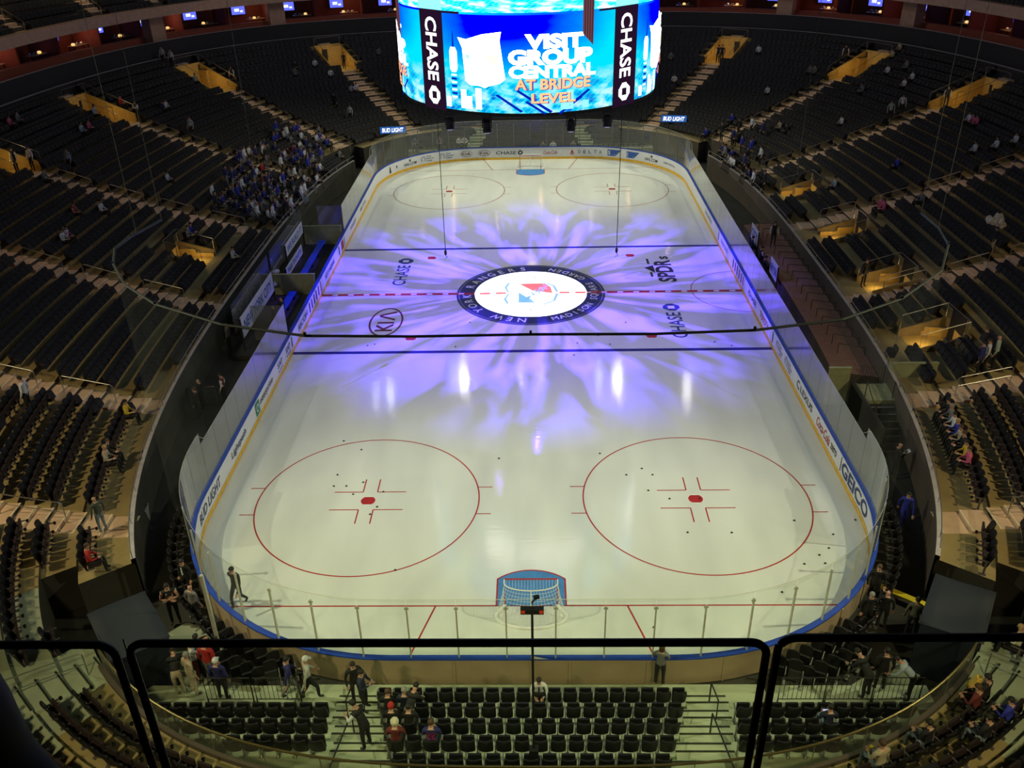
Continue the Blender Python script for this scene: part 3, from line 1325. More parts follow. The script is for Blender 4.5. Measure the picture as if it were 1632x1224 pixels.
def hand_rail(ai, ka, kb, off, m='metal'):
    """a looped rail from row ka to row kb beside the aisle"""
    r = empty('handrail')
    p0, p1 = ai.at(s_row(ka) + DS * .4), ai.at(s_row(kb) + DS * .4)
    nx, ny = -ai.d[1] * off, ai.d[0] * off
    a = (p0[0] + nx, p0[1] + ny, z_row(ka))
    c = (p1[0] + nx, p1[1] + ny, z_row(kb))
    b = MB()
    b.tube([a, (a[0], a[1], a[2] + .88), (a[0] + (c[0] - a[0]) * .05, a[1] + (c[1] - a[1]) * .05, a[2] + .93 + (c[2] - a[2]) * .05),
            (c[0] - (c[0] - a[0]) * .05, c[1] - (c[1] - a[1]) * .05, c[2] + .93), (c[0], c[1], c[2] + .86), c], .021, 6)
    b.build('rail_loop', m, r)
    b = MB()
    b.tube([(a[0], a[1], a[2] + .5), (c[0], c[1], c[2] + .5)], .015, 5)
    b.build('mid_rail', m, r)
    return r


for ai in AISLES:
    stair(ai, ai.name)
    ks = range(1 if ai.k0 < 2 else ai.k0, 18, 3)
    for q, k in enumerate(ks):
        p = ai.at(s_row(k + 1))
        if any(v.inside(kk, *ai.at(s_row(kk) + DS / 2)) for v in VOMS for kk in (k, k + 1, k + 2)) or ai.o[1] < -20 and k > 8:
            continue
        if ai.o[0] < 0 and q > 5:
            continue
        kb = min(k + 2, 17)
        r = hand_rail(ai, k, kb, .0)
        tag(r, 'looped metal handrail, %s from the ice on the %s' % (ordinal(q + 1), ai.name), 'handrail', 'handrails on the aisle stairs')

# small lamps that light the steps
for ai in AISLES:
    for k in ((4, 9, 14) if ai.o[1] > -20 else (5,)):
        if 'near corner' in ai.name:
            continue
        x, y = ai.at(s_row(k))
        if in_view_simple(x, y):
            add_light('aisle_lamp', 'SPOT', (x, y, z_row(k) + 4.2), 42 if ai.o[1] < 15 else 60, (1.0, .66, .44) if ai.o[1] < 15 else (1.0, .78, .42), (x + ai.d[0] * .3, y, z_row(k)), .1, 82, .8)

# vomitories: black panel painted as the dark of a doorway, low parapet walls, warm light inside
for vi, v in enumerate(VOMS):
    ai = v.ai
    root = empty('vomitory_surround')
    where = v.label if 'high' in v.label else v.label
    rz = math.atan2(ai.d[1], ai.d[0])
    pf, pb = ai.at(s_row(v.k0)), ai.at(s_row(v.k1 + 1))
    zf = z_row(v.k0) - .25
    L = math.hypot(pb[0] - pf[0], pb[1] - pf[1])
    low = 'low' in v.label
    sgn = 1 if ai.o[0] > 0 else -1
    tt = (-ai.d[1], ai.d[0])

    def W(f, l, z):
        return (pf[0] + ai.d[0] * f + tt[0] * l, pf[1] + ai.d[1] * f + tt[1] * l, z)
    b = MB()
    zt = z_row(v.k1 + 1) + (.25 if low else .2)
    for l in (-v.hw - .08, v.hw + .08):
        z1, z2 = z_row(v.k0) + .15, zt
        q = [W(-.05, l - .06, zf - .1), W(L + .1, l - .06, zf - .1), W(L + .1, l - .06, z2), W(-.05, l - .06, z1),
             W(-.05, l + .06, zf - .1), W(L + .1, l + .06, zf - .1), W(L + .1, l + .06, z2), W(-.05, l + .06, z1)]
        b.add(q, [(0, 1, 2, 3), (4, 7, 6, 5), (3, 2, 6, 7), (0, 3, 7, 4), (1, 5, 6, 2)])
    c = W(L + .1, 0, (zf + zt) / 2)
    b.box(c, (.12, v.hw * 2 + .3, zt - zf), rz)
    b.build('wall', 'dim_wall' if low else 'gold_wall', root)
    b = MB()
    b.box(W(L + .03, 0, zf + .85), (.04, 1.3, 1.7), rz)
    b.build('doorway', 'black', root)
    b = MB()
    for l in (-v.hw - .08, v.hw + .08):
        za, zb = z_row(v.k0) + .9, zt + .75
        b.tube([W(0, l, z_row(v.k0) + .1), W(0, l, za), W(L, l, zb), W(L, l, zt)], .02, 5)
    b.tube([W(L, -v.hw, zt + .75), W(L, v.hw, zt + .75)], .02, 5)
    b.build('guard_rail', 'metal', root)
    if low:
        tag(root, 'gold lit stair opening in the lower %s stand, %s' % (
            'left' if ai.o[0] < 0 else 'right',
            'alone there' if ai.o[0] < 0 else ordinal(vi - 7) + ' from the far end'), 'stair opening')
    else:
        tag(root, 'gold lit doorway opening ' + v.label, 'stair opening')
    if abs(ai.o[0]) > 1:
        e = 16 if low else (14 if ai.o[1] < 25 else 20)
        add_light('opening_lamp', 'POINT', W(L * (.3 if low else .45), 0, zf + (.45 if low else 1.0)), e, (1.0, 0.74, 0.30), radius=.12)

# raised walkway in front of the right stand
i0, i1 = sorted((find_sta(17.5, -13.0), find_sta(17.5, 9.5)))
b = MB()
ia_ = [rp(-.115, i) for i in range(i0, i1 + 1)]
oa_ = [rp(s_row(0) - .006, i) for i in range(i0, i1 + 1)]
b.ribbon([(x, y, 1.0) for x, y in ia_], [(x, y, 1.0) for x, y in oa_])
b.ribbon([(x, y, 0) for x, y in ia_], [(x, y, 1.0) for x, y in ia_], 1)
for j in (0, -1):
    b.quad((*ia_[j], 0), (*oa_[j], 0), (*oa_[j], 1.0), (*ia_[j], 1.0), 1)
wk = b.build('floor_walkway', ['walkway', 'wallc'])
wk['kind'] = 'structure'
for q, i in enumerate(range(i0 + 4, i1 - 3, 3)):
    b = MB()
    x, y = rp(-.085, i)
    b.tube([(x, y, 1.0), (x, y, 1.55)], .02, 5)
    x2, y2 = rp(-.03, i)
    b.tube([(x, y, 1.55), (x2, y2, 1.45)], .02, 5)
    b.tube([(x2, y2, 1.45), (x2, y2, 1.0)], .02, 5)
    tag(b.build('leaning_rail', 'dark_metal'), 'dark leaning rail on the red walkway at right, %s from the camera' % ordinal(q + 1), 'railing', 'leaning rails on the right walkway')

# ------------------------------------------------------------------ retractable risers at both ends
RIS = []                       # (y of front edge, z)
for r in range(7):
    RIS.append((-31.15 - .85 * r, .15 + .35 * r))


def ring_x(s, y):
    a, b = ring_ab(s, y)
    t = 1 - abs(y / b) ** 3
    return a * max(t, 0) ** (1 / 3)


def centre_edge(r):
    return 4.65 - .25 * r


def side_edge(r):
    return 5.9 - .17 * (r - 1)


for sgn, nm in ((-1, 'near'), (1, 'far')):
    b = MB()
    for r, (yf, z) in enumerate(RIS):
        yb = yf - .85
        if r == 0:
            yf = -30.75
        xm = min(12.0, ring_x(s_row(1), yb) - .02)
        xm = min(xm, 12.0 if r else 7.2)
        if xm < 1:
            continue
        yy0, yy1 = (yb, yf) if sgn < 0 else (-yf, -yb)
        b.box((0, (yy0 + yy1) / 2, z / 2), (2 * xm, yy1 - yy0, z))
    struct(b.build('floor_riser_' + nm, 'greenish_floor'))
    # aisle half steps with dark strips
    for sx, side in ((-1, 'left'), (1, 'right')):
        b, nb = MB(), MB()
        for r, (yf, z) in enumerate(RIS[:6]):
            x0, x1 = centre_edge(r) + .02, side_edge(max(r, 1)) - .05
            if r == 0:
                x1 = centre_edge(0) + 1.3
            y = yf - .85 + .2
            b.box((sx * (x0 + x1) / 2, sgn * -1 * y if sgn > 0 else y, z + .09), (x1 - x0, .36, .17))
            for off, zz in ((.40, z + .18), (0.0, z + .006)):
                yy = yf - .85 + off if off else yf - .06
                nb.box((sx * (x0 + x1) / 2, -yy if sgn > 0 else yy, zz), (x1 - x0, .06, .014))
        rt = empty('aisle_stairs')
        rt['kind'] = 'structure'
        b.build('tread', 'greenish_floor', rt)
        nb.build('nosing', 'dark_strip', rt)
        if sgn < 0:
            for q, (ra, rb) in enumerate(((0, 1), (2, 5))):
                rail = empty('handrail')
                xx = sx * ((centre_edge(ra) + side_edge(max(1, ra))) / 2 + .1)
                bb = MB()
                bb.tube([(xx, RIS[ra][0] - .4, RIS[ra][1]), (xx, RIS[ra][0] - .4, RIS[ra][1] + .95), (xx, RIS[rb][0] - .5, RIS[rb][1] + .95), (xx, RIS[rb][0] - .5, RIS[rb][1])], .024, 6)
                bb.build('rail_loop', 'dark_metal', rail)
                tag(rail, '%s handrail in the %s aisle between the seat blocks behind the near goal' % (('short dark', 'long dark')[q], side), 'handrail')

# steel barricades beside the near blocks
def barricade(x0, x1, y, z, label):
    r = tag(empty('barricade', ((x0 + x1) / 2, y, z)), label, 'barricade', 'black barricades by the near corners')
    w = abs(x1 - x0)
    b = MB()
    b.tube([(-w / 2, 0, 0), (-w / 2, 0, 1.05), (w / 2, 0, 1.05), (w / 2, 0, 0)], .022, 6)
    b.tube([(-w / 2, 0, .15), (w / 2, 0, .15)], .015, 5)
    b.build('frame', 'black', r)
    b = MB()
    n = int(w / .13)
    for i in range(1, n):
        x = -w / 2 + w * i / n
        b.tube([(x, 0, .15), (x, 0, 1.05)], .009, 4)
    b.build('bars', 'black', r)
    return r


for i, (a, c) in enumerate(((7.35, 8.7), (8.75, 10.1), (10.15, 11.5))):
    barricade(a, c, -31.75, .5, 'black steel barricade on the right near corner, %s from the seat block' % ordinal(i + 1))
for i, (a, c) in enumerate(((-8.3, -6.95), (-9.8, -8.4))):
    barricade(a, c, -31.75, .5, 'black steel barricade on the left near corner, %s from the seat block' % ordinal(i + 1))
for sx in (-1, 1):
    b = MB()
    b.box((sx * 9.6, -31.55, .25), (4.8, .9, .5))
    struct(b.build('floor_corner', 'greenish_floor'))
for sx, side in ((-1, 'left'), (1, 'right')):
    b = MB()
    b.add([(sx * 9.6, -30.9, .02), (sx * 11.6, -29.6, .02), (sx * 12.4, -30.1, .02), (sx * 10.7, -32.0, .02)], [(0, 1, 2, 3)])
    if sx < 0:
        b.add([(-11.9, -27.9, .02), (-10.6, -28.4, .02), (-11.2, -29.6, .02), (-12.9, -29.0, .02)], [(0, 1, 2, 3)])
    struct(b.build('floor_mat', 'greenish_floor'))

# ------------------------------------------------------------------ seats
def seat_near(cup=False, open_=False):
    """single folding seat seen from behind; local +y looks to the ice"""
    root = empty('stadium_seat')
    w = .47 if cup else .415
    b = MB()
    prof = [(.30, .94), (.40, 1.0), (.62, 1.0), (.80, .98), (.86, .92), (.885, .80)]
    front, back = [], []
    n = 8
    rows_f, rows_b = [], []
    for z, k in prof:
        lean = -(z - .30) * .28
        rf, rb_ = [], []
        for i in range(n + 1):
            t = i / n * 2 - 1
            x = t * w / 2 * k
            curve = -.045 * (1 - t * t)
            rf.append((x, curve + lean - .02, z))
            rb_.append((x, curve + lean - .075, z))
        rows_f.append(rf)
        rows_b.append(rb_)
    for a, c in zip(rows_f, rows_f[1:]):
        b.ribbon(a, c)
    for a, c in zip(rows_b, rows_b[1:]):
        b.ribbon(c, a)
    b.ribbon(rows_f[-1], rows_b[-1])
    b.ribbon(rows_b[0], rows_f[0])
    b.ribbon([r[0] for r in rows_b], [r[0] for r in rows_f])
    b.ribbon([r[-1] for r in rows_f], [r[-1] for r in rows_b])
    b.build('backrest', 'seat', root)
    b = MB()
    if open_:
        b.box((0, .20, .42), (w * .95, .42, .075), 0, 0, (.95, .95), .04)
    else:
        b.box((0, .045, .52), (w * .93, .085, .42), 0, 0, (.92, .8), -.12)
    b.build('seat_pan', 'seat_red' if cup else 'seat', root)
    b = MB()
    b.box((-.232, .03, .56), (.032, .36, .035))
    b.box((-.232, -.03, .28), (.03, .07, .55))
    b.box((-.232, -.0, .02), (.10, .22, .03))
    b.build('armrest', 'arm' if cup else 'metal', root)
    if cup:
        b = MB()
        b.lathe([(.022, -.06), (.045, -.06), (.052, .02), (.045, .02), (.038, -.05)], (-.232, .27, .56), 10)
        b.build('cup_holder', 'black', root)
    return root


SM = MB()


def seat_far(mb, x, y, z, dx, dy, w=.52, h=1.0, arm=True, taken=False):
    """simple seat; (dx, dy) points to the ice"""
    rz = math.atan2(-dx, dy)
    co, si = math.cos(rz), math.sin(rz)

    def P(a, bq, c):
        return (x + a * co - bq * si, y + a * si + bq * co, z + c)
    hw = w / 2
    # backrest with chamfered top
    v = [P(-hw, -.03, .34), P(hw, -.03, .34), P(hw, -.15, .80 * h), P(hw * .8, -.16, .87 * h), P(-hw * .8, -.16, .87 * h), P(-hw, -.15, .80 * h),
         P(-hw, -.11, .34), P(hw, -.11, .34), P(hw, -.22, .80 * h), P(hw * .8, -.23, .87 * h), P(-hw * .8, -.23, .87 * h), P(-hw, -.22, .80 * h)]
    mb.add(v, [(0, 1, 2, 3, 4, 5), (11, 10, 9, 8, 7, 6), (1, 7, 8, 2), (2, 8, 9, 3), (3, 9, 10, 4), (4, 10, 11, 5), (5, 11, 6, 0)], 0)
    # folded pan, or lowered when somebody sits on it
    v = [P(-hw * .9, .0, .38), P(hw * .9, .0, .38), P(hw * .9, .38, .40), P(-hw * .9, .38, .40),
         P(-hw * .9, .0, .44), P(hw * .9, .0, .44), P(hw * .9, .38, .46), P(-hw * .9, .38, .46)] if taken else [P(-hw * .9, .0, .32), P(hw * .9, .0, .32), P(hw * .9, .24, .36), P(-hw * .9, .24, .36),
         P(-hw * .9, -.06, .70), P(hw * .9, -.06, .70), P(hw * .9, .13, .70), P(-hw * .9, .13, .70)]
    mb.add(v, [(4, 5, 6, 7), (0, 1, 5, 4), (1, 2, 6, 5), (2, 3, 7, 6), (3, 0, 4, 7)], 0)
    if arm:
        v = [P(hw - .02, -.06, .60), P(hw + .02, -.06, .60), P(hw + .02, .22, .60), P(hw - .02, .22, .60),
             P(hw - .02, -.06, .0), P(hw + .02, -.06, .0)]
        mb.add(v, [(0, 1, 2, 3)], 1)
        mb.add([P(hw - .02, -.06, .0), P(hw + .02, -.06, .0), P(hw + .02, .0, .6), P(hw - .02, .0, .6)], [(0, 1, 2, 3)], 0)


CAMV = Vector(CAM_P)
CAMR = Matrix.Rotation(CAM_R[2], 3, 'Z') @ Matrix.Rotation(CAM_R[1], 3, 'Y') @ Matrix.Rotation(CAM_R[0], 3, 'X')


def in_view(x, y, z, margin=0):
    q = CAMR.transposed() @ (Vector((x, y, z)) - CAMV)
    if q.z > -1:
        return None
    u, v = 816 + FPX * q.x / -q.z, 612 - FPX * q.y / -q.z
    if -margin < u < 1632 + margin and -margin < v < 1224 + margin:
        return (u, v, -q.z)
    return None


SEATS = []      # (x, y, z, dx, dy, kind, label)
NM = ['front', 'second', 'third', 'fourth', 'fifth', 'sixth', 'seventh']
for sgn in (-1, 1):
    for r in range(7):
        yf, z = RIS[r]
        y = yf - .46
        e = centre_edge(r)
        n = int(2 * e / .465)
        for i in range(n):
            x = -e + .2325 + (2 * e - .465) * i / (n - 1)
            lab = 'black folding seat behind the near goal, %s row, %s from the left' % (NM[r], ordinal(i + 1))
            SEATS.append((x, y * (1 if sgn < 0 else -1), z, 0, -sgn, 'riser' if sgn < 0 else 'rfar', lab))
        if r > 0:
            for sx, side in ((-1, 'left'), (1, 'right')):
                x, j = side_edge(r) + .23, 1
                xm = min(11.6, ring_x(s_row(1), yf - .85) - .25)
                while x < xm:
                    lab = 'black folding seat, %s row of the %s near block, %s from its aisle' % (NM[r - 1], side, ordinal(j))
                    SEATS.append((sx * x, y * (1 if sgn < 0 else -1), z, 0, -sgn, 'riser' if sgn < 0 else 'rfar', lab))
                    x += .465
                    j += 1
for k in [-1] + list(range(NROW)):
    extra = k < 0
    k = max(k, 0)
    s = s_row(k + 1) - DS * (.38 if k != 1 else .14) - (.043 if extra else 0)
    a, b = ring_ab(s)
    N = 3000
    pts = [super_pt(a, b, -PI / 2 - 2 * PI * i / N) for i in range(N)]
    P = Path(pts)
    n = int(P.len / .53)
    z = z_row(k)
    cnt, last = 0, 0
    for i in range(n):
        x, y, tx, ty = P.at(P.len * i / n)
        if not row_exists(k, x, y) or (extra and not -12.5 < y < 23):
            cnt = 0
            continue
        if any(ai.k0 <= k <= ai.k1 and ai.lateral(x, y)[0] > -3 and abs(ai.lateral(x, y)[1]) < ai.w / 2 + .3 for ai in AISLES):
            cnt = 0
            continue
        bad = False
        for v in VOMS:
            f, l = v.ai.lateral(x, y)
            if f > -2 and v.k0 - (1 if k < 10 else 0) <= k <= v.k1 + 1 and abs(l - v.off) < v.hw + .45:
                bad = True
            # no seats on the aisle's own width just below a high opening
        if bad:
            cnt = 0
            continue
        cnt += 1
        side = 'left' if x < 0 else 'right'
        SEATS.append((x, y, z, ty, -tx, 'bowl', (k, side, cnt)))

PEOPLE = [
    (-5.35, -31.4, 'stand', 'black', 'black', 'black', 'dark', 'person in black standing on the left aisle behind the near goal', 150, None, None),
    (-4.97, -32.02, 'phone', 'navy', 'navy', 'black', 'dark', 'person in navy holding a glowing phone on the left aisle', 100, 'phone', None),
    (-4.53, -33.9, 'lean', 'black', 'white', 'black', 'dark', 'usher in black vest and white sleeves leaning on the left aisle rail', -60, None, None),
    (-4.34, -32.21, 'sit', 'black', 'black', 'black', 'brown', 'person in black coat seated at the left end of the front row', None, None, None),
    (-3.75, -32.16, 'sit', 'navy', 'navy', 'black', 'grey', 'person with grey hair seated in the front row beside the black coat', None, None, None),
    (-3.91, -33.12, 'sit', 'black', 'black', 'black', 'dark', 'person in black wearing a red woolly hat', None, 'redcap', None),
    (-3.45, -33.23, 'sit', 'black', 'black', 'black', 'dark', 'person in a black jacket seated second from the red woolly hat', None, None, None),
    (-3.63, -34.2, 'sit', 'darkred', 'darkred', 'black', 'dark', 'person in dark red jacket with cream hood seated low behind the near goal', None, 'hood', None),
    (-3.45, -33.11, 'bend', 'black', 'black', 'khaki', 'dark', 'tall person in black standing bent over the seats beside the blue jersey', 20, None, None),
    (-2.73, -34.56, 'sit', 'blue', 'blue', 'black', 'brown', 'person in blue jersey with red lettering on the back', None, 'backprint', None),
    (0.18, -30.96, 'sitf', 'white', 'white', 'black', 'dark', 'person in white shirt and dark tie sitting turned to the camera in the front row', 180, 'tie', None),
    (3.97, -30.76, 'phone', 'grey', 'grey', 'black', 'brown', 'long haired person in grey coat standing by the near boards', 15, 'longhair', None),
    (-7.27, -31.57, 'walk', 'blue', 'blue', 'grey', 'dark', 'person in blue jersey walking on the left landing behind the near boards', 60, None, None),
    (-6.8, -31.3, 'walk', 'palegrey', 'palegrey', 'black', 'dark', 'person in pale grey jersey and white cap on the left landing', 60, 'whitecap', None),
    (-10.37, -30.89, 'armsup', 'white', 'white', 'darkred', 'dark', 'person in white long sleeves with arms raised on the left corner landing', 60, None, None),
    (-10.73, -31.45, 'bend', 'black', 'black', 'beige', 'dark', 'person in black bending over beside the left corner steps', -20, None, None),
    (-10.31, -31.43, 'stand', 'beige', 'beige', 'beige', 'grey', 'person in beige hooded top standing in the left corner', 40, None, None),
    (-9.88, -31.01, 'stand', 'red', 'red', 'grey', 'grey', 'person in red shirt standing in the left corner group', 10, None, None),
    (-10.55, -30.16, 'stand', 'teal', 'teal', 'black', 'dark', 'person in teal top behind the left corner group', 10, None, None),
    (-9.35, -31.64, 'stand', 'blue', 'blue', 'black', 'dark', 'person in blue jersey and white cap by the left barricade', 5, 'whitecap2', None),
    (-12.24, -27.91, 'arms', 'black', 'skin', 'black', 'dark', 'officer in black short sleeves standing with crossed arms by the left corner', 160, 'badge', None),
    (-12.22, -26.53, 'stand', 'black', 'black', 'black', 'dark', 'person in black suit and white shirt by the left corner glass', 200, 'tie2', None),
    (-10.27, -27.08, 'walk', 'dark', 'dark', 'dark', 'dark', 'person in dark clothes walking on the ice by the left corner boards', 200, None, None),
    (-11.5, -27.89, 'stand', 'grey', 'grey', 'black', 'bald', 'bald person in grey by the left corner glass post', 20, None, None),
    (11.12, -28.29, 'stand', 'black', 'black', 'black', 'grey', 'grey haired person in black beside the right corner boards', 180, None, None),
    (11.68, -28.23, 'stand', 'black', 'black', 'black', 'bald', 'bald person in black coat in the right corner lane', 20, None, None),
    (12.49, -28.61, 'stand', 'khaki', 'khaki', 'black', 'dark', 'person in khaki shirt standing by the yellow barrier', 20, None, None),
    (11.77, -27.07, 'stand', 'black', 'black', 'black', 'brown', 'person in black with brown hair behind the bald one in the right corner', 190, None, None),
    (14.35, -22.83, 'walk', 'royal', 'royal', 'royal', 'dark', 'person in bright blue tracksuit walking on the dark right floor', 200, None, None),
    (15.18, -19.53, 'phone', 'black', 'black', 'black', 'bald', 'bald person in black suit holding white papers at the foot of the right steps', 90, 'paper', None),
    (10.0, -31.57, 'bend', 'black', 'black', 'black', 'dark', 'person in black leaning over the right barricade', -30, None, None),
    (10.49, -31.28, 'stand', 'black', 'black', 'black', 'dark', 'tall person in black standing behind the right barricade', 10, None, None),
    (11.26, -31.64, 'bend', 'paleblue', 'paleblue', 'black', 'dark', 'person in pale blue shirt leaning forward by the right parapet', -60, None, None),
    (12.79, -30.25, 'stand', 'grey', 'grey', 'black', 'grey', 'grey haired person standing on the right corner steps', -20, None, None),
    (8.19, -33.35, 'sit', 'navy', 'navy', 'jeans', 'dark', 'person with a bright phone light seated in the right block', None, 'phone', None),
    (12.49, -31.22, 'sit', 'cream', 'cream', 'black', 'blond', 'person in cream top seated at the aisle end of the front curved row', None, None, None),
    (12.07, -32.92, 'sit', 'black', 'black', 'black', 'dark', 'person in black holding a yellow popcorn box', None, 'popcorn', None),
    (12.48, -32.94, 'sit', 'darkred', 'darkred', 'black', 'brown', 'person in dark red top seated right of the popcorn box', None, None, None),
    (12.58, -33.63, 'sit', 'royal', 'royal', 'black', 'dark', 'person in royal blue jersey seated in the right corner stand', None, None, None),
    (11.66, -34.29, 'sit', 'black', 'black', 'jeans', 'dark', 'person in black with patterned scarf in the right corner stand', None, None, None),
    (10.45, -34.88, 'sit', 'black', 'black', 'jeans', 'dark', 'person in pale jeans stretching legs in the front curved row', None, None, None),
    (9.05, -35.2, 'sit', 'beige', 'beige', 'jeans', 'brown', 'person in beige lace top holding a yellow drink', None, 'cup', None),
    (-21.54, -17.96, 'stand', 'white', 'white', 'black', 'dark', 'person in white shirt standing in the left side stand', -90, None, None),
    (-18.0, -17.28, 'sit', 'yellow', 'yellow', 'black', 'dark', 'person in yellow jersey seated by the left side stair', None, None, None),
    (-16.44, -20.58, 'sit', 'black', 'black', 'black', 'brown', 'person in black with pale hat seated at the left stand front rail', None, None, None),
    (-16.17, -20.76, 'sit', 'beige', 'beige', 'black', 'blond', 'blond person in beige seated at the left stand front rail', None, None, None),
    (-15.66, -24.9, 'stand', 'greengrey', 'greengrey', 'jeans', 'bald', 'bald person in green grey coat standing in the left stand front row', -60, None, None),
    (-14.17, -27.18, 'sit', 'red', 'red', 'black', 'brown', 'person in red shirt seated in the left stand front row', None, None, None),
    (-15.97, -13.46, 'stand', 'black', 'black', 'black', 'bald', 'bald person in black standing in the dark lane behind the left boards', -90, None, None),
    (-15.89, -14.29, 'stand', 'black', 'black', 'black', 'brown', 'person in black with brown hair in the dark lane behind the left boards', -90, None, None),
    (-15.07, -12.88, 'stand', 'darkred', 'white', 'black', 'dark', 'person with white sleeves and red waist behind the left glass', -90, None, None),
    (16.65, -18.52, 'sit', 'grey', 'grey', 'black', 'grey', 'person in grey top in the group above the right steps', None, None, 'group seated above the right steps'),
    (16.37, -18.85, 'sit', 'white', 'white', 'black', 'dark', 'person in white top in the group above the right steps', None, None, 'group seated above the right steps'),
    (16.79, -18.88, 'sit', 'royal', 'royal', 'black', 'blond', 'person in bright blue jersey in the group above the right steps', None, None, 'group seated above the right steps'),
    (16.07, -19.49, 'sit', 'beige', 'beige', 'black', 'brown', 'person in beige top in the group above the right steps', None, None, 'group seated above the right steps'),
    (16.33, -19.72, 'sit', 'black', 'black', 'black', 'brown', 'person in black top in the group above the right steps', None, None, 'group seated above the right steps'),
    (15.88, -20.56, 'sit', 'yellow', 'yellow', 'black', 'dark', 'person in yellow jersey in the group above the right steps', None, None, 'group seated above the right steps'),
    (15.99, -19.62, 'sit', 'pink', 'pink', 'black', 'brown', 'person in pink top in the group above the right steps', None, None, 'group seated above the right steps'),
    (16.74, -18.01, 'sit', 'black', 'black', 'black', 'dark', 'person in black jacket in the group above the right steps', None, None, 'group seated above the right steps'),
    (20.32, -14.6, 'stand', 'blue', 'blue', 'black', 'dark', 'person in blue jersey standing high beside the right stair landing', -60, None, None),
    (20.73, -14.32, 'stand', 'white', 'white', 'black', 'dark', 'person in white standing beside the blue jersey on the right', -60, None, None),
    (20.99, -14.49, 'stand', 'greenpale', 'greenpale', 'black', 'bald', 'bald person in pale green shirt in the right stand', -60, None, None),
    (20.9, -13.5, 'stand', 'black', 'black', 'black', 'brown', 'person in black between white and pale green shirts in the right stand', -60, None, None),
    (18.99, -3.09, 'stand', 'black', 'black', 'black', 'brown', 'dark dressed person standing at the third low opening on the right', 150, None, None),
    (25.68, -3.34, 'stand', 'black', 'black', 'beige', 'dark', 'vendor carrying a big bundle of clear plastic bags up the right stair', -60, 'bags', None),
    (15.85, 4.92, 'stand', 'black', 'white', 'black', 'dark', 'usher in black vest and white sleeves on the red walkway at right', 180, None, None),
    (23.06, 5.92, 'sit', 'pink', 'pink', 'black', 'brown', 'person in pink top seated in the right stand', None, None, None),
    (23.43, 6.08, 'sit', 'pink', 'pink', 'black', 'blond', 'blond person beside the pink top in the right stand', None, None, None),
    (24.97, 5.75, 'sit', 'grey', 'grey', 'black', 'dark', 'person in grey seated alone above the pink top', None, None, None),
    (-32.12, 23.04, 'arms', 'black', 'white', 'black', 'dark', 'usher in vest with folded arms at the gold doorway, upper left', 200, None, None),
    (-34.57, 8.17, 'stand', 'black', 'white', 'black', 'dark', 'usher in vest at the leftmost gold doorway', 200, None, None),
    (-33.83, 8.82, 'stand', 'white', 'white', 'black', 'dark', 'person in white shirt beside the leftmost gold doorway', 200, None, None),
    (-31.92, 10.05, 'stand', 'paleblue', 'paleblue', 'black', 'dark', 'person in pale blue standing below the leftmost gold doorway', 200, None, None),
    (-34.11, 35.66, 'stand', 'white', 'white', 'black', 'dark', 'person in white shirt on the upper left walkway', 200, None, None),
    (-33.35, 35.67, 'stand', 'white', 'white', 'black', 'dark', 'second person in white on the upper left walkway, nearer the screen', 200, None, None),
    (-16.78, 33.6, 'stand', 'white', 'white', 'black', 'dark', 'person in white shirt standing under the far left stand', 200, None, None),
    (-18.58, 35.8, 'stand', 'black', 'black', 'black', 'dark', 'person in black standing in the middle of the far left section', 200, None, None),
    (-27.66, 22.38, 'stand', 'paleblue', 'paleblue', 'black', 'dark', 'person in pale blue on the second upper left stair', 200, None, None),
    (-28.26, 36.66, 'stand', 'black', 'white', 'black', 'dark', 'usher at the gold doorway right of the upper left stair', 200, None, None),
    (29.43, 37.09, 'stand', 'black', 'white', 'black', 'dark', 'usher at the upper right gold doorway nearer the screen', 200, None, None),
    (33.38, 23.15, 'stand', 'black', 'white', 'black', 'dark', 'usher in vest at the rightmost gold doorway', 200, None, None),
    (29.85, 22.96, 'stand', 'white', 'white', 'black', 'dark', 'person in white shirt on the upper right stair', 200, None, None),
    (28.81, 22.41, 'stand', 'greenpale', 'greenpale', 'black', 'dark', 'person in pale shirt just below the white shirt on the upper right stair', 200, None, None),
    (19.19, 44.96, 'stand', 'black', 'white', 'black', 'dark', 'usher at the gold doorway right of the screen', 200, None, None),
    (19.53, 44.76, 'stand', 'black', 'black', 'black', 'dark', 'person in black at the gold doorway right of the screen', 200, None, None),
    (-19.21, 45.24, 'stand', 'black', 'black', 'black', 'dark', 'person in black at the gold doorway left of the screen', 200, None, None),
    (-28.63, 2.93, 'sit', 'red', 'skin', 'black', 'dark', 'person in red top seated on the left, alone but one', None, None, None),
    (-27.54, 4.02, 'sit', 'white', 'white', 'black', 'dark', 'person in white seated right of the red top', None, None, None),
    (-27.22, -1.5, 'sit', 'white', 'white', 'black', 'dark', 'left person of a pair in white seated in the left stand', None, None, None),
    (-27.19, -0.99, 'sit', 'white', 'pink', 'black', 'dark', 'right person of a pair in white seated in the left stand', None, None, None),
    (-33.25, 17.44, 'sit', 'pink', 'pink', 'black', 'dark', 'person in pink seated in the upper left stand', None, None, None),
    (-33.4, 16.47, 'sit', 'paleblue', 'paleblue', 'black', 'dark', 'person in pale blue seated left of the pink top', None, None, None),
    (-33.56, 21.39, 'sit', 'paleblue', 'paleblue', 'black', 'dark', 'person in pale blue seated before the gold doorway, upper left', None, None, None),
    (-33.29, 24.01, 'sit', 'red', 'red', 'black', 'dark', 'person in red seated behind the gold doorway, upper left', None, None, None),
    (-31.38, 26.15, 'sit', 'white', 'white', 'black', 'dark', 'person in white seated beside a blue top, upper left', None, None, None),
    (-30.94, 26.11, 'sit', 'navy', 'navy', 'black', 'dark', 'person in navy seated beside the white top, upper left', None, None, None),
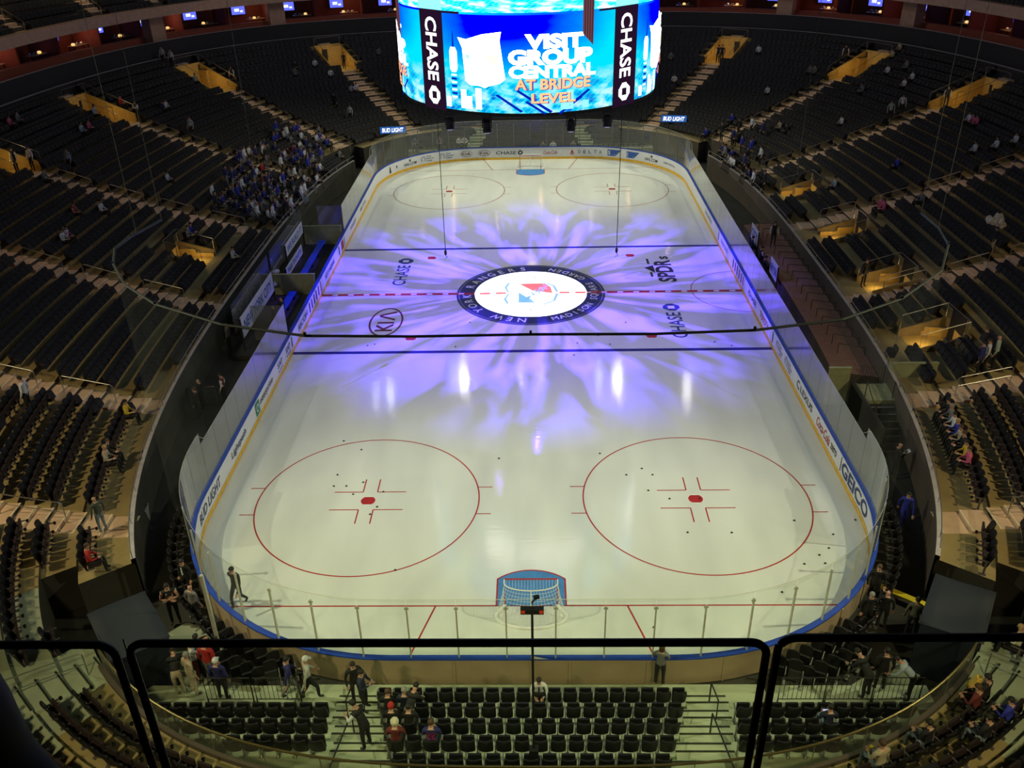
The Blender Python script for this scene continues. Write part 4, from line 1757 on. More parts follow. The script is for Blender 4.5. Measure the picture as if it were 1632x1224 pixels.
    (-32.36, 6.14, 'sit', 'grey', 'grey', 'black', 'dark', 'person in grey seated below the leftmost doorway', None, None, None),
    (-26.59, 12.08, 'sit', 'white', 'white', 'black', 'dark', 'person in white seated alone in the left stand middle', None, None, None),
    (-37.52, 13.38, 'sit', 'pink', 'pink', 'black', 'dark', 'person in pink at the far left edge', None, None, None),
    (-37.66, 14.62, 'sit', 'grey', 'grey', 'black', 'dark', 'person in grey at the far left edge', None, None, None),
    (-30.08, 33.67, 'sit', 'paleblue', 'paleblue', 'black', 'dark', 'person in pale blue by the second doorway', None, None, None),
    (-23.68, 40.61, 'sit', 'grey', 'grey', 'black', 'dark', 'person in grey in the far left section, upper row', None, None, None),
    (-23.45, 41.82, 'sit', 'black', 'black', 'black', 'dark', 'person in black in the far left section, upper row', None, None, None),
    (-21.89, 43.38, 'sit', 'white', 'white', 'black', 'dark', 'person in white in the far left section, upper row', None, None, None),
    (-20.33, 42.05, 'sit', 'white', 'white', 'black', 'dark', 'person in white seated by the far left stair', None, None, None),
    (-17.64, 39.95, 'sit', 'paleblue', 'paleblue', 'black', 'dark', 'person in pale blue seated by the middle of the far left stair', None, None, None),
    (-17.24, 40.18, 'sit', 'white', 'white', 'black', 'dark', 'person in white seated by the middle of the far left stair', None, None, None),
    (-13.52, 44.94, 'sit', 'grey', 'grey', 'black', 'dark', 'person in grey seated right of the far left stair', None, None, None),
    (-13.15, 45.03, 'sit', 'grey', 'grey', 'black', 'dark', 'second person in grey seated right of the far left stair', None, None, None),
    (-15.71, 47.28, 'sit', 'grey', 'grey', 'black', 'dark', 'person in grey seated at the top of the far end', None, None, None),
    (12.83, 45.09, 'sit', 'grey', 'grey', 'black', 'dark', 'person in grey right of the screen', None, None, None),
    (14.26, 44.9, 'sit', 'grey', 'grey', 'black', 'dark', 'second person in grey right of the screen, higher', None, None, None),
    (14.58, 41.54, 'sit', 'white', 'white', 'black', 'dark', 'person in white right of the screen, lower', None, None, None),
    (23.23, 43.78, 'sit', 'white', 'white', 'black', 'dark', 'person in white seated in the upper right section', None, None, None),
    (22.59, 35.17, 'sit', 'white', 'white', 'black', 'dark', 'person in white in the upper right, left of the wire', None, None, None),
    (25.9, 36.74, 'sit', 'grey', 'grey', 'black', 'dark', 'person in grey seated by the upper right stair', None, None, None),
    (26.97, 36.71, 'sit', 'grey', 'grey', 'black', 'dark', 'second person in grey seated by the upper right stair', None, None, None),
    (32.53, 36.28, 'sit', 'beige', 'beige', 'black', 'dark', 'person in beige seated above the upper right doorway', None, None, None),
    (32.77, 35.78, 'sit', 'beige', 'beige', 'black', 'dark', 'second person in beige above the upper right doorway', None, None, None),
    (31.22, 31.69, 'sit', 'white', 'white', 'black', 'dark', 'person in white alone between the upper right doorways', None, None, None),
    (32.23, 28.37, 'sit', 'white', 'white', 'black', 'dark', 'left person of a white pair in the upper right', None, None, None),
    (32.24, 27.82, 'sit', 'white', 'white', 'black', 'dark', 'right person of a white pair in the upper right', None, None, None),
    (33.38, 31.51, 'sit', 'grey', 'grey', 'black', 'dark', 'person in grey above the white pair in the upper right', None, None, None),
    (29.32, 29.36, 'sit', 'grey', 'grey', 'black', 'dark', 'person in grey below the upper right doorway', None, None, None),
    (21.97, 26.63, 'sit', 'beige', 'beige', 'black', 'dark', 'person in beige seated in the right middle', None, None, None),
    (26.15, 24.03, 'sit', 'white', 'white', 'black', 'dark', 'person in white seated in the right middle', None, None, None),
    (32.27, 16.88, 'sit', 'white', 'white', 'black', 'dark', 'person in white of a row in the far right', None, None, None),
    (32.41, 16.47, 'sit', 'pink', 'pink', 'black', 'dark', 'person in pink of a row in the far right', None, None, None),
    (33.06, 15.92, 'sit', 'pink', 'pink', 'black', 'dark', 'second person in pink of a row in the far right', None, None, None),
    (31.0, 11.28, 'sit', 'white', 'white', 'black', 'dark', 'person in white seated before the right edge stair', None, None, None),
    (32.26, 10.81, 'sit', 'white', 'white', 'black', 'dark', 'person in white shirt standing near the right edge', None, None, None),
    (32.98, 10.56, 'sit', 'white', 'white', 'black', 'dark', 'person in white shirt at the right edge', None, None, None),
    (26.56, 12.52, 'sit', 'royal', 'royal', 'black', 'dark', 'person in blue seated in the right stand', None, None, None),
    (22.08, 12.17, 'sit', 'paleblue', 'paleblue', 'black', 'dark', 'person in pale blue in the right stand above the first low opening', None, None, None),
    (-22.07, 3.25, 'sit', 'grey', 'grey', 'black', 'dark', 'person in grey seated left of the crowd', None, None, None),
    (-22.15, 3.94, 'sit', 'royal', 'royal', 'black', 'dark', 'person in blue seated left of the crowd', None, None, None),
    (-18.5, 1.38, 'sit', 'white', 'white', 'black', 'dark', 'person in white standing low behind the bench stand', None, None, None),
    (-18.65, 22.19, 'sit', 'grey', 'grey', 'black', 'dark', 'person in grey in the lower far left', None, None, None),
    (-14.16, 25.92, 'sit', 'grey', 'grey', 'black', 'dark', 'person in grey behind the far left corner glass', None, None, None),
    (-11.22, 30.6, 'sit', 'grey', 'grey', 'black', 'dark', 'person in grey behind the far glass at left', None, None, None),
    (-6.82, 32.0, 'sit', 'white', 'white', 'black', 'dark', 'person in white behind the far glass', None, None, None),
    (-6.58, 32.73, 'sit', 'white', 'white', 'black', 'dark', 'second person in white behind the far glass', None, None, None),
    (-8.63, 30.77, 'sit', 'grey', 'grey', 'black', 'dark', 'person in grey behind the far glass near the left', None, None, None),
    (1.15, 32.02, 'sit', 'grey', 'grey', 'black', 'dark', 'person in grey behind the far glass at the goal', None, None, None),
    (2.08, 32.04, 'sit', 'white', 'white', 'black', 'dark', 'person in white behind the far glass, right of the goal', None, None, None),
    (4.0, 32.03, 'sit', 'grey', 'grey', 'black', 'dark', 'person in grey behind the far glass, further right', None, None, None),
    (16.19, 19.72, 'sit', 'white', 'white', 'black', 'dark', 'person in white in the right corner crowd', None, None, None),
    (21.57, 25.71, 'sit', 'black', 'black', 'black', 'dark', 'person in black on the right corner', None, None, None),
    (-22.23, 9.49, 'sit', 'black', 'black', 'grey', 'dark', 'person in black seated in the crowd behind the far left bench', None, None, 'crowd in the stand behind the far left bench'),
    (-22.41, 10.33, 'stand', 'white', 'white', 'black', 'dark', 'person in white standing in the crowd behind the far left bench', None, None, 'crowd in the stand behind the far left bench'),
    (-21.8, 8.96, 'stand', 'navy', 'navy', 'black', 'dark', 'person in navy standing in the crowd behind the far left bench', None, None, 'crowd in the stand behind the far left bench'),
    (-21.99, 9.64, 'sit', 'royal', 'royal', 'black', 'brown', 'person in bright blue seated in the crowd behind the far left bench', None, None, 'crowd in the stand behind the far left bench'),
    (-21.71, 10.15, 'sit', 'black', 'black', 'grey', 'dark', 'person in black seated in the crowd behind the far left bench', None, None, 'crowd in the stand behind the far left bench'),
    (-22.12, 12.02, 'sit', 'grey', 'grey', 'jeans', 'blond', 'person in grey seated in the crowd behind the far left bench', None, None, 'crowd in the stand behind the far left bench'),
    (-22.68, 14.37, 'stand', 'blue', 'blue', 'jeans', 'dark', 'person in dark blue standing in the crowd behind the far left bench', None, None, 'crowd in the stand behind the far left bench'),
    (-21.65, 11.9, 'sit', 'blue', 'blue', 'jeans', 'blond', 'person in dark blue seated in the crowd behind the far left bench', None, None, 'crowd in the stand behind the far left bench'),
    (-22.63, 15.47, 'sit', 'navy', 'navy', 'grey', 'dark', 'person in navy seated in the crowd behind the far left bench', None, None, 'crowd in the stand behind the far left bench'),
    (-22.0, 13.72, 'stand', 'blue', 'blue', 'jeans', 'blond', 'person in dark blue standing in the crowd behind the far left bench', None, None, 'crowd in the stand behind the far left bench'),
    (-22.88, 16.92, 'sit', 'blue', 'blue', 'black', 'brown', 'person in dark blue seated in the crowd behind the far left bench', None, None, 'crowd in the stand behind the far left bench'),
    (-20.76, 9.3, 'sit', 'blue', 'blue', 'black', 'dark', 'person in dark blue seated in the crowd behind the far left bench', None, None, 'crowd in the stand behind the far left bench'),
    (-21.1, 11.0, 'sit', 'blue', 'blue', 'jeans', 'brown', 'person in dark blue seated in the crowd behind the far left bench', None, None, 'crowd in the stand behind the far left bench'),
    (-22.47, 15.94, 'sit', 'blue', 'blue', 'jeans', 'dark', 'person in dark blue seated in the crowd behind the far left bench', None, None, 'crowd in the stand behind the far left bench'),
    (-21.65, 13.19, 'sit', 'blue', 'blue', 'jeans', 'dark', 'person in dark blue seated in the crowd behind the far left bench', None, None, 'crowd in the stand behind the far left bench'),
    (-21.01, 11.45, 'stand', 'royal', 'royal', 'black', 'brown', 'person in bright blue standing in the crowd behind the far left bench', None, None, 'crowd in the stand behind the far left bench'),
    (-21.15, 12.15, 'sit', 'blue', 'blue', 'jeans', 'dark', 'person in dark blue seated in the crowd behind the far left bench', None, None, 'crowd in the stand behind the far left bench'),
    (-23.05, 19.21, 'sit', 'royal', 'royal', 'grey', 'blond', 'person in bright blue seated in the crowd behind the far left bench', None, None, 'crowd in the stand behind the far left bench'),
    (-22.64, 18.2, 'stand', 'blue', 'blue', 'jeans', 'dark', 'person in dark blue standing in the crowd behind the far left bench', None, None, 'crowd in the stand behind the far left bench'),
    (-20.06, 9.09, 'sit', 'blue', 'blue', 'jeans', 'blond', 'person in dark blue seated in the crowd behind the far left bench', None, None, 'crowd in the stand behind the far left bench'),
    (-20.96, 12.53, 'stand', 'white', 'white', 'black', 'dark', 'person in white standing in the crowd behind the far left bench', None, None, 'crowd in the stand behind the far left bench'),
    (-21.15, 13.53, 'sit', 'white', 'white', 'black', 'dark', 'person in white seated in the crowd behind the far left bench', None, None, 'crowd in the stand behind the far left bench'),
    (-22.54, 18.94, 'stand', 'white', 'white', 'jeans', 'brown', 'person in white standing in the crowd behind the far left bench', None, None, 'crowd in the stand behind the far left bench'),
    (-19.99, 9.76, 'sit', 'navy', 'navy', 'jeans', 'blond', 'person in navy seated in the crowd behind the far left bench', None, None, 'crowd in the stand behind the far left bench'),
    (-22.95, 21.19, 'sit', 'white', 'white', 'grey', 'dark', 'person in white seated in the crowd behind the far left bench', None, None, 'crowd in the stand behind the far left bench'),
    (-21.17, 14.72, 'sit', 'blue', 'blue', 'jeans', 'dark', 'person in dark blue seated in the crowd behind the far left bench', None, None, 'crowd in the stand behind the far left bench'),
    (-19.94, 10.93, 'sit', 'white', 'white', 'grey', 'dark', 'person in white seated in the crowd behind the far left bench', None, None, 'crowd in the stand behind the far left bench'),
    (-20.89, 15.33, 'stand', 'blue', 'blue', 'jeans', 'blond', 'person in dark blue standing in the crowd behind the far left bench', None, None, 'crowd in the stand behind the far left bench'),
    (-21.87, 19.22, 'sit', 'blue', 'blue', 'black', 'dark', 'person in dark blue seated in the crowd behind the far left bench', None, None, 'crowd in the stand behind the far left bench'),
    (-21.54, 18.02, 'sit', 'red', 'red', 'black', 'dark', 'person in red seated in the crowd behind the far left bench', None, None, 'crowd in the stand behind the far left bench'),
    (-19.3, 9.57, 'sit', 'white', 'white', 'black', 'dark', 'person in white seated in the crowd behind the far left bench', None, None, 'crowd in the stand behind the far left bench'),
    (-20.04, 12.58, 'stand', 'blue', 'blue', 'black', 'blond', 'person in dark blue standing in the crowd behind the far left bench', None, None, 'crowd in the stand behind the far left bench'),
    (-22.06, 20.36, 'stand', 'blue', 'blue', 'black', 'dark', 'person in dark blue standing in the crowd behind the far left bench', None, None, 'crowd in the stand behind the far left bench'),
    (-18.9, 8.65, 'stand', 'white', 'white', 'grey', 'blond', 'person in white standing in the crowd behind the far left bench', None, None, 'crowd in the stand behind the far left bench'),
    (-20.89, 16.98, 'sit', 'white', 'white', 'black', 'blond', 'person in white seated in the crowd behind the far left bench', None, None, 'crowd in the stand behind the far left bench'),
    (-22.51, 23.36, 'sit', 'grey', 'grey', 'grey', 'brown', 'person in grey seated in the crowd behind the far left bench', None, None, 'crowd in the stand behind the far left bench'),
    (-19.19, 10.59, 'stand', 'blue', 'blue', 'grey', 'brown', 'person in dark blue standing in the crowd behind the far left bench', None, None, 'crowd in the stand behind the far left bench'),
    (-19.43, 11.82, 'sit', 'grey', 'grey', 'jeans', 'brown', 'person in grey seated in the crowd behind the far left bench', None, None, 'crowd in the stand behind the far left bench'),
    (-20.4, 15.7, 'sit', 'blue', 'blue', 'grey', 'blond', 'person in dark blue seated in the crowd behind the far left bench', None, None, 'crowd in the stand behind the far left bench'),
    (-20.05, 14.52, 'stand', 'darkred', 'darkred', 'jeans', 'brown', 'person in darkred standing in the crowd behind the far left bench', None, None, 'crowd in the stand behind the far left bench'),
    (-21.56, 20.93, 'stand', 'white', 'white', 'black', 'dark', 'person in white standing in the crowd behind the far left bench', None, None, 'crowd in the stand behind the far left bench'),
    (-19.75, 13.71, 'sit', 'navy', 'navy', 'jeans', 'dark', 'person in navy seated in the crowd behind the far left bench', None, None, 'crowd in the stand behind the far left bench'),
    (-22.0, 23.24, 'sit', 'blue', 'blue', 'grey', 'dark', 'person in dark blue seated in the crowd behind the far left bench', None, None, 'crowd in the stand behind the far left bench'),
    (-21.2, 20.09, 'stand', 'black', 'black', 'grey', 'blond', 'person in black standing in the crowd behind the far left bench', None, None, 'crowd in the stand behind the far left bench'),
    (-19.27, 12.83, 'sit', 'royal', 'royal', 'black', 'blond', 'person in bright blue seated in the crowd behind the far left bench', None, None, 'crowd in the stand behind the far left bench'),
    (-20.69, 18.64, 'sit', 'navy', 'navy', 'jeans', 'brown', 'person in navy seated in the crowd behind the far left bench', None, None, 'crowd in the stand behind the far left bench'),
    (-20.13, 16.49, 'sit', 'blue', 'blue', 'grey', 'dark', 'person in dark blue seated in the crowd behind the far left bench', None, None, 'crowd in the stand behind the far left bench'),
    (-22.23, 25.16, 'sit', 'royal', 'royal', 'black', 'blond', 'person in bright blue seated in the crowd behind the far left bench', None, None, 'crowd in the stand behind the far left bench'),
    (-18.79, 11.36, 'sit', 'white', 'white', 'grey', 'brown', 'person in white seated in the crowd behind the far left bench', None, None, 'crowd in the stand behind the far left bench'),
    (-19.44, 13.98, 'stand', 'blue', 'blue', 'jeans', 'brown', 'person in dark blue standing in the crowd behind the far left bench', None, None, 'crowd in the stand behind the far left bench'),
    (-18.19, 9.11, 'sit', 'white', 'white', 'jeans', 'brown', 'person in white seated in the crowd behind the far left bench', None, None, 'crowd in the stand behind the far left bench'),
    (-18.89, 12.07, 'stand', 'black', 'black', 'grey', 'dark', 'person in black standing in the crowd behind the far left bench', None, None, 'crowd in the stand behind the far left bench'),
    (-19.59, 15.52, 'sit', 'black', 'black', 'black', 'dark', 'person in black seated in the crowd behind the far left bench', None, None, 'crowd in the stand behind the far left bench'),
    (-17.78, 8.47, 'stand', 'white', 'white', 'jeans', 'dark', 'person in white standing in the crowd behind the far left bench', None, None, 'crowd in the stand behind the far left bench'),
    (-21.9, 25.45, 'sit', 'royal', 'royal', 'black', 'dark', 'person in bright blue seated in the crowd behind the far left bench', None, None, 'crowd in the stand behind the far left bench'),
    (-18.85, 12.94, 'sit', 'black', 'black', 'black', 'dark', 'person in black seated in the crowd behind the far left bench', None, None, 'crowd in the stand behind the far left bench'),
    (-19.13, 14.45, 'sit', 'blue', 'blue', 'jeans', 'dark', 'person in dark blue seated in the crowd behind the far left bench', None, None, 'crowd in the stand behind the far left bench'),
    (-17.92, 9.67, 'stand', 'blue', 'blue', 'grey', 'blond', 'person in dark blue standing in the crowd behind the far left bench', None, None, 'crowd in the stand behind the far left bench'),
    (-20.8, 21.63, 'sit', 'blue', 'blue', 'jeans', 'dark', 'person in dark blue seated in the crowd behind the far left bench', None, None, 'crowd in the stand behind the far left bench'),
    (-21.07, 22.97, 'sit', 'blue', 'blue', 'grey', 'blond', 'person in dark blue seated in the crowd behind the far left bench', None, None, 'crowd in the stand behind the far left bench'),
    (-21.9, 26.57, 'stand', 'royal', 'royal', 'jeans', 'brown', 'person in bright blue standing in the crowd behind the far left bench', None, None, 'crowd in the stand behind the far left bench'),
    (-20.81, 22.08, 'sit', 'white', 'white', 'grey', 'brown', 'person in white seated in the crowd behind the far left bench', None, None, 'crowd in the stand behind the far left bench'),
    (-19.52, 16.83, 'sit', 'royal', 'royal', 'black', 'dark', 'person in bright blue seated in the crowd behind the far left bench', None, None, 'crowd in the stand behind the far left bench'),
    (-18.65, 13.33, 'stand', 'royal', 'royal', 'jeans', 'brown', 'person in bright blue standing in the crowd behind the far left bench', None, None, 'crowd in the stand behind the far left bench'),
    (-20.64, 22.8, 'sit', 'darkred', 'darkred', 'grey', 'brown', 'person in darkred seated in the crowd behind the far left bench', None, None, 'crowd in the stand behind the far left bench'),
    (-19.84, 19.35, 'stand', 'white', 'white', 'black', 'brown', 'person in white standing in the crowd behind the far left bench', None, None, 'crowd in the stand behind the far left bench'),
    (-17.66, 10.5, 'sit', 'red', 'red', 'jeans', 'dark', 'person in red seated in the crowd behind the far left bench', None, None, 'crowd in the stand behind the far left bench'),
    (-21.36, 26.52, 'sit', 'white', 'white', 'jeans', 'blond', 'person in white seated in the crowd behind the far left bench', None, None, 'crowd in the stand behind the far left bench'),
    (-19.02, 16.52, 'sit', 'white', 'white', 'black', 'dark', 'person in white seated in the crowd behind the far left bench', None, None, 'crowd in the stand behind the far left bench'),
    (-18.78, 15.61, 'stand', 'royal', 'royal', 'jeans', 'dark', 'person in bright blue standing in the crowd behind the far left bench', None, None, 'crowd in the stand behind the far left bench'),
    (-17.83, 11.92, 'sit', 'black', 'black', 'jeans', 'dark', 'person in black seated in the crowd behind the far left bench', None, None, 'crowd in the stand behind the far left bench'),
    (-21.42, 27.53, 'sit', 'black', 'black', 'grey', 'brown', 'person in black seated in the crowd behind the far left bench', None, None, 'crowd in the stand behind the far left bench'),
    (-17.3, 10.05, 'stand', 'blue', 'blue', 'jeans', 'blond', 'person in dark blue standing in the crowd behind the far left bench', None, None, 'crowd in the stand behind the far left bench'),
    (-19.24, 18.28, 'sit', 'grey', 'grey', 'black', 'dark', 'person in grey seated in the crowd behind the far left bench', None, None, 'crowd in the stand behind the far left bench'),
    (-20.88, 26.03, 'stand', 'white', 'white', 'jeans', 'dark', 'person in white standing in the crowd behind the far left bench', None, None, 'crowd in the stand behind the far left bench'),
    (-17.47, 11.2, 'stand', 'white', 'white', 'grey', 'dark', 'person in white standing in the crowd behind the far left bench', None, None, 'crowd in the stand behind the far left bench'),
    (-19.87, 21.84, 'sit', 'royal', 'royal', 'black', 'dark', 'person in bright blue seated in the crowd behind the far left bench', None, None, 'crowd in the stand behind the far left bench'),
    (-17.03, 9.56, 'stand', 'black', 'black', 'black', 'dark', 'person in black standing in the crowd behind the far left bench', None, None, 'crowd in the stand behind the far left bench'),
    (-20.2, 23.58, 'sit', 'red', 'red', 'jeans', 'dark', 'person in red seated in the crowd behind the far left bench', None, None, 'crowd in the stand behind the far left bench'),
    (-21.12, 28.28, 'sit', 'royal', 'royal', 'jeans', 'brown', 'person in bright blue seated in the crowd behind the far left bench', None, None, 'crowd in the stand behind the far left bench'),
    (-17.73, 13.58, 'sit', 'white', 'white', 'black', 'dark', 'person in white seated in the crowd behind the far left bench', None, None, 'crowd in the stand behind the far left bench'),
    (-20.32, 25.47, 'sit', 'grey', 'grey', 'grey', 'dark', 'person in grey seated in the crowd behind the far left bench', None, None, 'crowd in the stand behind the far left bench'),
    (-16.98, 10.47, 'stand', 'white', 'white', 'jeans', 'dark', 'person in white standing in the crowd behind the far left bench', None, None, 'crowd in the stand behind the far left bench'),
    (-19.54, 21.93, 'sit', 'white', 'white', 'grey', 'dark', 'person in white seated in the crowd behind the far left bench', None, None, 'crowd in the stand behind the far left bench'),
    (-17.97, 15.09, 'stand', 'navy', 'navy', 'jeans', 'brown', 'person in navy standing in the crowd behind the far left bench', None, None, 'crowd in the stand behind the far left bench'),
    (-19.6, 22.49, 'sit', 'royal', 'royal', 'jeans', 'dark', 'person in bright blue seated in the crowd behind the far left bench', None, None, 'crowd in the stand behind the far left bench'),
    (-16.97, 10.74, 'sit', 'white', 'white', 'black', 'blond', 'person in white seated in the crowd behind the far left bench', None, None, 'crowd in the stand behind the far left bench'),
    (-20.9, 28.88, 'sit', 'royal', 'royal', 'black', 'brown', 'person in bright blue seated in the crowd behind the far left bench', None, None, 'crowd in the stand behind the far left bench'),
    (-18.32, 17.37, 'stand', 'white', 'white', 'black', 'dark', 'person in white standing in the crowd behind the far left bench', None, None, 'crowd in the stand behind the far left bench'),
    (-19.43, 22.58, 'stand', 'blue', 'blue', 'grey', 'dark', 'person in dark blue standing in the crowd behind the far left bench', None, None, 'crowd in the stand behind the far left bench'),
    (-16.92, 11.59, 'sit', 'black', 'black', 'black', 'blond', 'person in black seated in the crowd behind the far left bench', None, None, 'crowd in the stand behind the far left bench'),
    (-20.36, 27.26, 'sit', 'white', 'white', 'jeans', 'dark', 'person in white seated in the crowd behind the far left bench', None, None, 'crowd in the stand behind the far left bench'),
    (-19.03, 21.49, 'sit', 'blue', 'blue', 'black', 'brown', 'person in dark blue seated in the crowd behind the far left bench', None, None, 'crowd in the stand behind the far left bench'),
    (-18.11, 17.39, 'sit', 'white', 'white', 'grey', 'brown', 'person in white seated in the crowd behind the far left bench', None, None, 'crowd in the stand behind the far left bench'),
    (-18.32, 18.84, 'stand', 'black', 'black', 'grey', 'dark', 'person in black standing in the crowd behind the far left bench', None, None, 'crowd in the stand behind the far left bench'),
    (-16.98, 13.05, 'sit', 'blue', 'blue', 'grey', 'brown', 'person in dark blue seated in the crowd behind the far left bench', None, None, 'crowd in the stand behind the far left bench'),
    (-18.81, 21.87, 'stand', 'royal', 'royal', 'black', 'dark', 'person in bright blue standing in the crowd behind the far left bench', None, None, 'crowd in the stand behind the far left bench'),
    (-19.23, 24.43, 'sit', 'white', 'white', 'jeans', 'dark', 'person in white seated in the crowd behind the far left bench', None, None, 'crowd in the stand behind the far left bench'),
    (-16.82, 13.02, 'stand', 'white', 'white', 'jeans', 'dark', 'person in white standing in the crowd behind the far left bench', None, None, 'crowd in the stand behind the far left bench'),
    (-19.37, 25.53, 'sit', 'blue', 'blue', 'jeans', 'blond', 'person in dark blue seated in the crowd behind the far left bench', None, None, 'crowd in the stand behind the far left bench'),
    (-18.8, 22.97, 'sit', 'white', 'white', 'jeans', 'brown', 'person in white seated in the crowd behind the far left bench', None, None, 'crowd in the stand behind the far left bench'),
    (-16.8, 13.3, 'sit', 'white', 'white', 'jeans', 'dark', 'person in white seated in the crowd behind the far left bench', None, None, 'crowd in the stand behind the far left bench'),
    (-17.3, 15.98, 'sit', 'black', 'black', 'grey', 'blond', 'person in black seated in the crowd behind the far left bench', None, None, 'crowd in the stand behind the far left bench'),
    (-16.76, 13.83, 'stand', 'white', 'white', 'grey', 'dark', 'person in white standing in the crowd behind the far left bench', None, None, 'crowd in the stand behind the far left bench'),
    (-17.47, 17.86, 'sit', 'white', 'white', 'black', 'dark', 'person in white seated in the crowd behind the far left bench', None, None, 'crowd in the stand behind the far left bench'),
    (-18.1, 20.96, 'stand', 'navy', 'navy', 'jeans', 'brown', 'person in navy standing in the crowd behind the far left bench', None, None, 'crowd in the stand behind the far left bench'),
    (-17.83, 19.86, 'stand', 'royal', 'royal', 'black', 'blond', 'person in bright blue standing in the crowd behind the far left bench', None, None, 'crowd in the stand behind the far left bench'),
    (-18.78, 25.37, 'sit', 'blue', 'blue', 'grey', 'dark', 'person in dark blue seated in the crowd behind the far left bench', None, None, 'crowd in the stand behind the far left bench'),
    (-19.18, 27.37, 'sit', 'white', 'white', 'grey', 'dark', 'person in white seated in the crowd behind the far left bench', None, None, 'crowd in the stand behind the far left bench'),
    (-18.11, 22.11, 'stand', 'blue', 'blue', 'grey', 'blond', 'person in dark blue standing in the crowd behind the far left bench', None, None, 'crowd in the stand behind the far left bench'),
    (-17.6, 21.04, 'sit', 'white', 'white', 'jeans', 'dark', 'person in white seated in the crowd behind the far left bench', None, None, 'crowd in the stand behind the far left bench'),
    (-18.89, 28.05, 'sit', 'royal', 'royal', 'jeans', 'dark', 'person in bright blue seated in the crowd behind the far left bench', None, None, 'crowd in the stand behind the far left bench'),
    (-17.83, 22.81, 'sit', 'white', 'white', 'grey', 'blond', 'person in white seated in the crowd behind the far left bench', None, None, 'crowd in the stand behind the far left bench'),
    (-16.74, 17.93, 'stand', 'black', 'black', 'jeans', 'blond', 'person in black standing in the crowd behind the far left bench', None, None, 'crowd in the stand behind the far left bench'),
    (-16.93, 19.4, 'sit', 'royal', 'royal', 'black', 'dark', 'person in bright blue seated in the crowd behind the far left bench', None, None, 'crowd in the stand behind the far left bench'),
    (-18.67, 28.4, 'stand', 'grey', 'grey', 'jeans', 'brown', 'person in grey standing in the crowd behind the far left bench', None, None, 'crowd in the stand behind the far left bench'),
    (-18.26, 26.67, 'sit', 'royal', 'royal', 'black', 'dark', 'person in bright blue seated in the crowd behind the far left bench', None, None, 'crowd in the stand behind the far left bench'),
    (-17.42, 22.91, 'stand', 'royal', 'royal', 'grey', 'dark', 'person in bright blue standing in the crowd behind the far left bench', None, None, 'crowd in the stand behind the far left bench'),
    (16.65, 27.62, 'stand', 'black', 'black', 'black', 'dark', 'person in black standing in the crowd at the far right corner', None, None, 'crowd at the far right corner'),
    (16.69, 24.97, 'sit', 'blue', 'blue', 'black', 'dark', 'person in dark blue seated in the crowd at the far right corner', None, None, 'crowd at the far right corner'),
    (17.31, 26.04, 'stand', 'blue', 'blue', 'black', 'dark', 'person in dark blue standing in the crowd at the far right corner', None, None, 'crowd at the far right corner'),
    (17.1, 23.07, 'sit', 'royal', 'royal', 'black', 'dark', 'person in bright blue seated in the crowd at the far right corner', None, None, 'crowd at the far right corner'),
    (17.75, 24.49, 'stand', 'royal', 'royal', 'black', 'dark', 'person in bright blue standing in the crowd at the far right corner', None, None, 'crowd at the far right corner'),
    (18.46, 26.12, 'sit', 'black', 'black', 'black', 'dark', 'person in black seated in the crowd at the far right corner', None, None, 'crowd at the far right corner'),
    (18.25, 28.24, 'stand', 'black', 'black', 'black', 'dark', 'person in black standing in the crowd at the far right corner', None, None, 'crowd at the far right corner'),
    (16.54, 20.97, 'sit', 'grey', 'grey', 'black', 'dark', 'person in grey seated in the crowd at the far right corner', None, None, 'crowd at the far right corner'),
    (16.97, 19.65, 'stand', 'blue', 'blue', 'black', 'dark', 'person in dark blue standing in the crowd at the far right corner', None, None, 'crowd at the far right corner'),
    (15.92, 19.91, 'sit', 'white', 'white', 'black', 'dark', 'person in white seated in the crowd at the far right corner', None, None, 'crowd at the far right corner'),
    (18.12, 22.85, 'stand', 'royal', 'royal', 'black', 'dark', 'person in bright blue standing in the crowd at the far right corner', None, None, 'crowd at the far right corner'),
    (18.88, 24.3, 'sit', 'royal', 'royal', 'black', 'dark', 'person in bright blue seated in the crowd at the far right corner', None, None, 'crowd at the far right corner'),
    (18.51, 20.93, 'stand', 'white', 'white', 'black', 'dark', 'person in white standing in the crowd at the far right corner', None, None, 'crowd at the far right corner'),
    (16.02, 25.51, 'sit', 'blue', 'blue', 'black', 'dark', 'person in dark blue seated in the crowd at the far right corner', None, None, 'crowd at the far right corner'),
    (15.94, 22.33, 'stand', 'grey', 'grey', 'black', 'dark', 'person in grey standing in the crowd at the far right corner', None, None, 'crowd at the far right corner'),
    (16.68, 17.39, 'sit', 'black', 'black', 'black', 'dark', 'person in black seated in the crowd at the far right corner', None, None, 'crowd at the far right corner'),
    (16.65, 15.03, 'stand', 'white', 'white', 'black', 'dark', 'person in white standing in the crowd at the far right corner', None, None, 'crowd at the far right corner'),
    (16.24, 18.17, 'sit', 'blue', 'blue', 'black', 'dark', 'person in dark blue seated in the crowd at the far right corner', None, None, 'crowd at the far right corner'),
    (17.38, 14.56, 'stand', 'black', 'black', 'black', 'dark', 'person in black standing in the crowd at the far right corner', None, None, 'crowd at the far right corner'),
    (15.57, 28.25, 'sit', 'royal', 'royal', 'black', 'dark', 'person in bright blue seated in the crowd at the far right corner', None, None, 'crowd at the far right corner'),
    (19.72, 25.94, 'stand', 'blue', 'blue', 'black', 'dark', 'person in dark blue standing in the crowd at the far right corner', None, None, 'crowd at the far right corner'),
    (18.05, 30.64, 'sit', 'royal', 'royal', 'black', 'dark', 'person in bright blue seated in the crowd at the far right corner', None, None, 'crowd at the far right corner'),
    (19.15, 27.45, 'stand', 'white', 'white', 'black', 'dark', 'person in white standing in the crowd at the far right corner', None, None, 'crowd at the far right corner'),
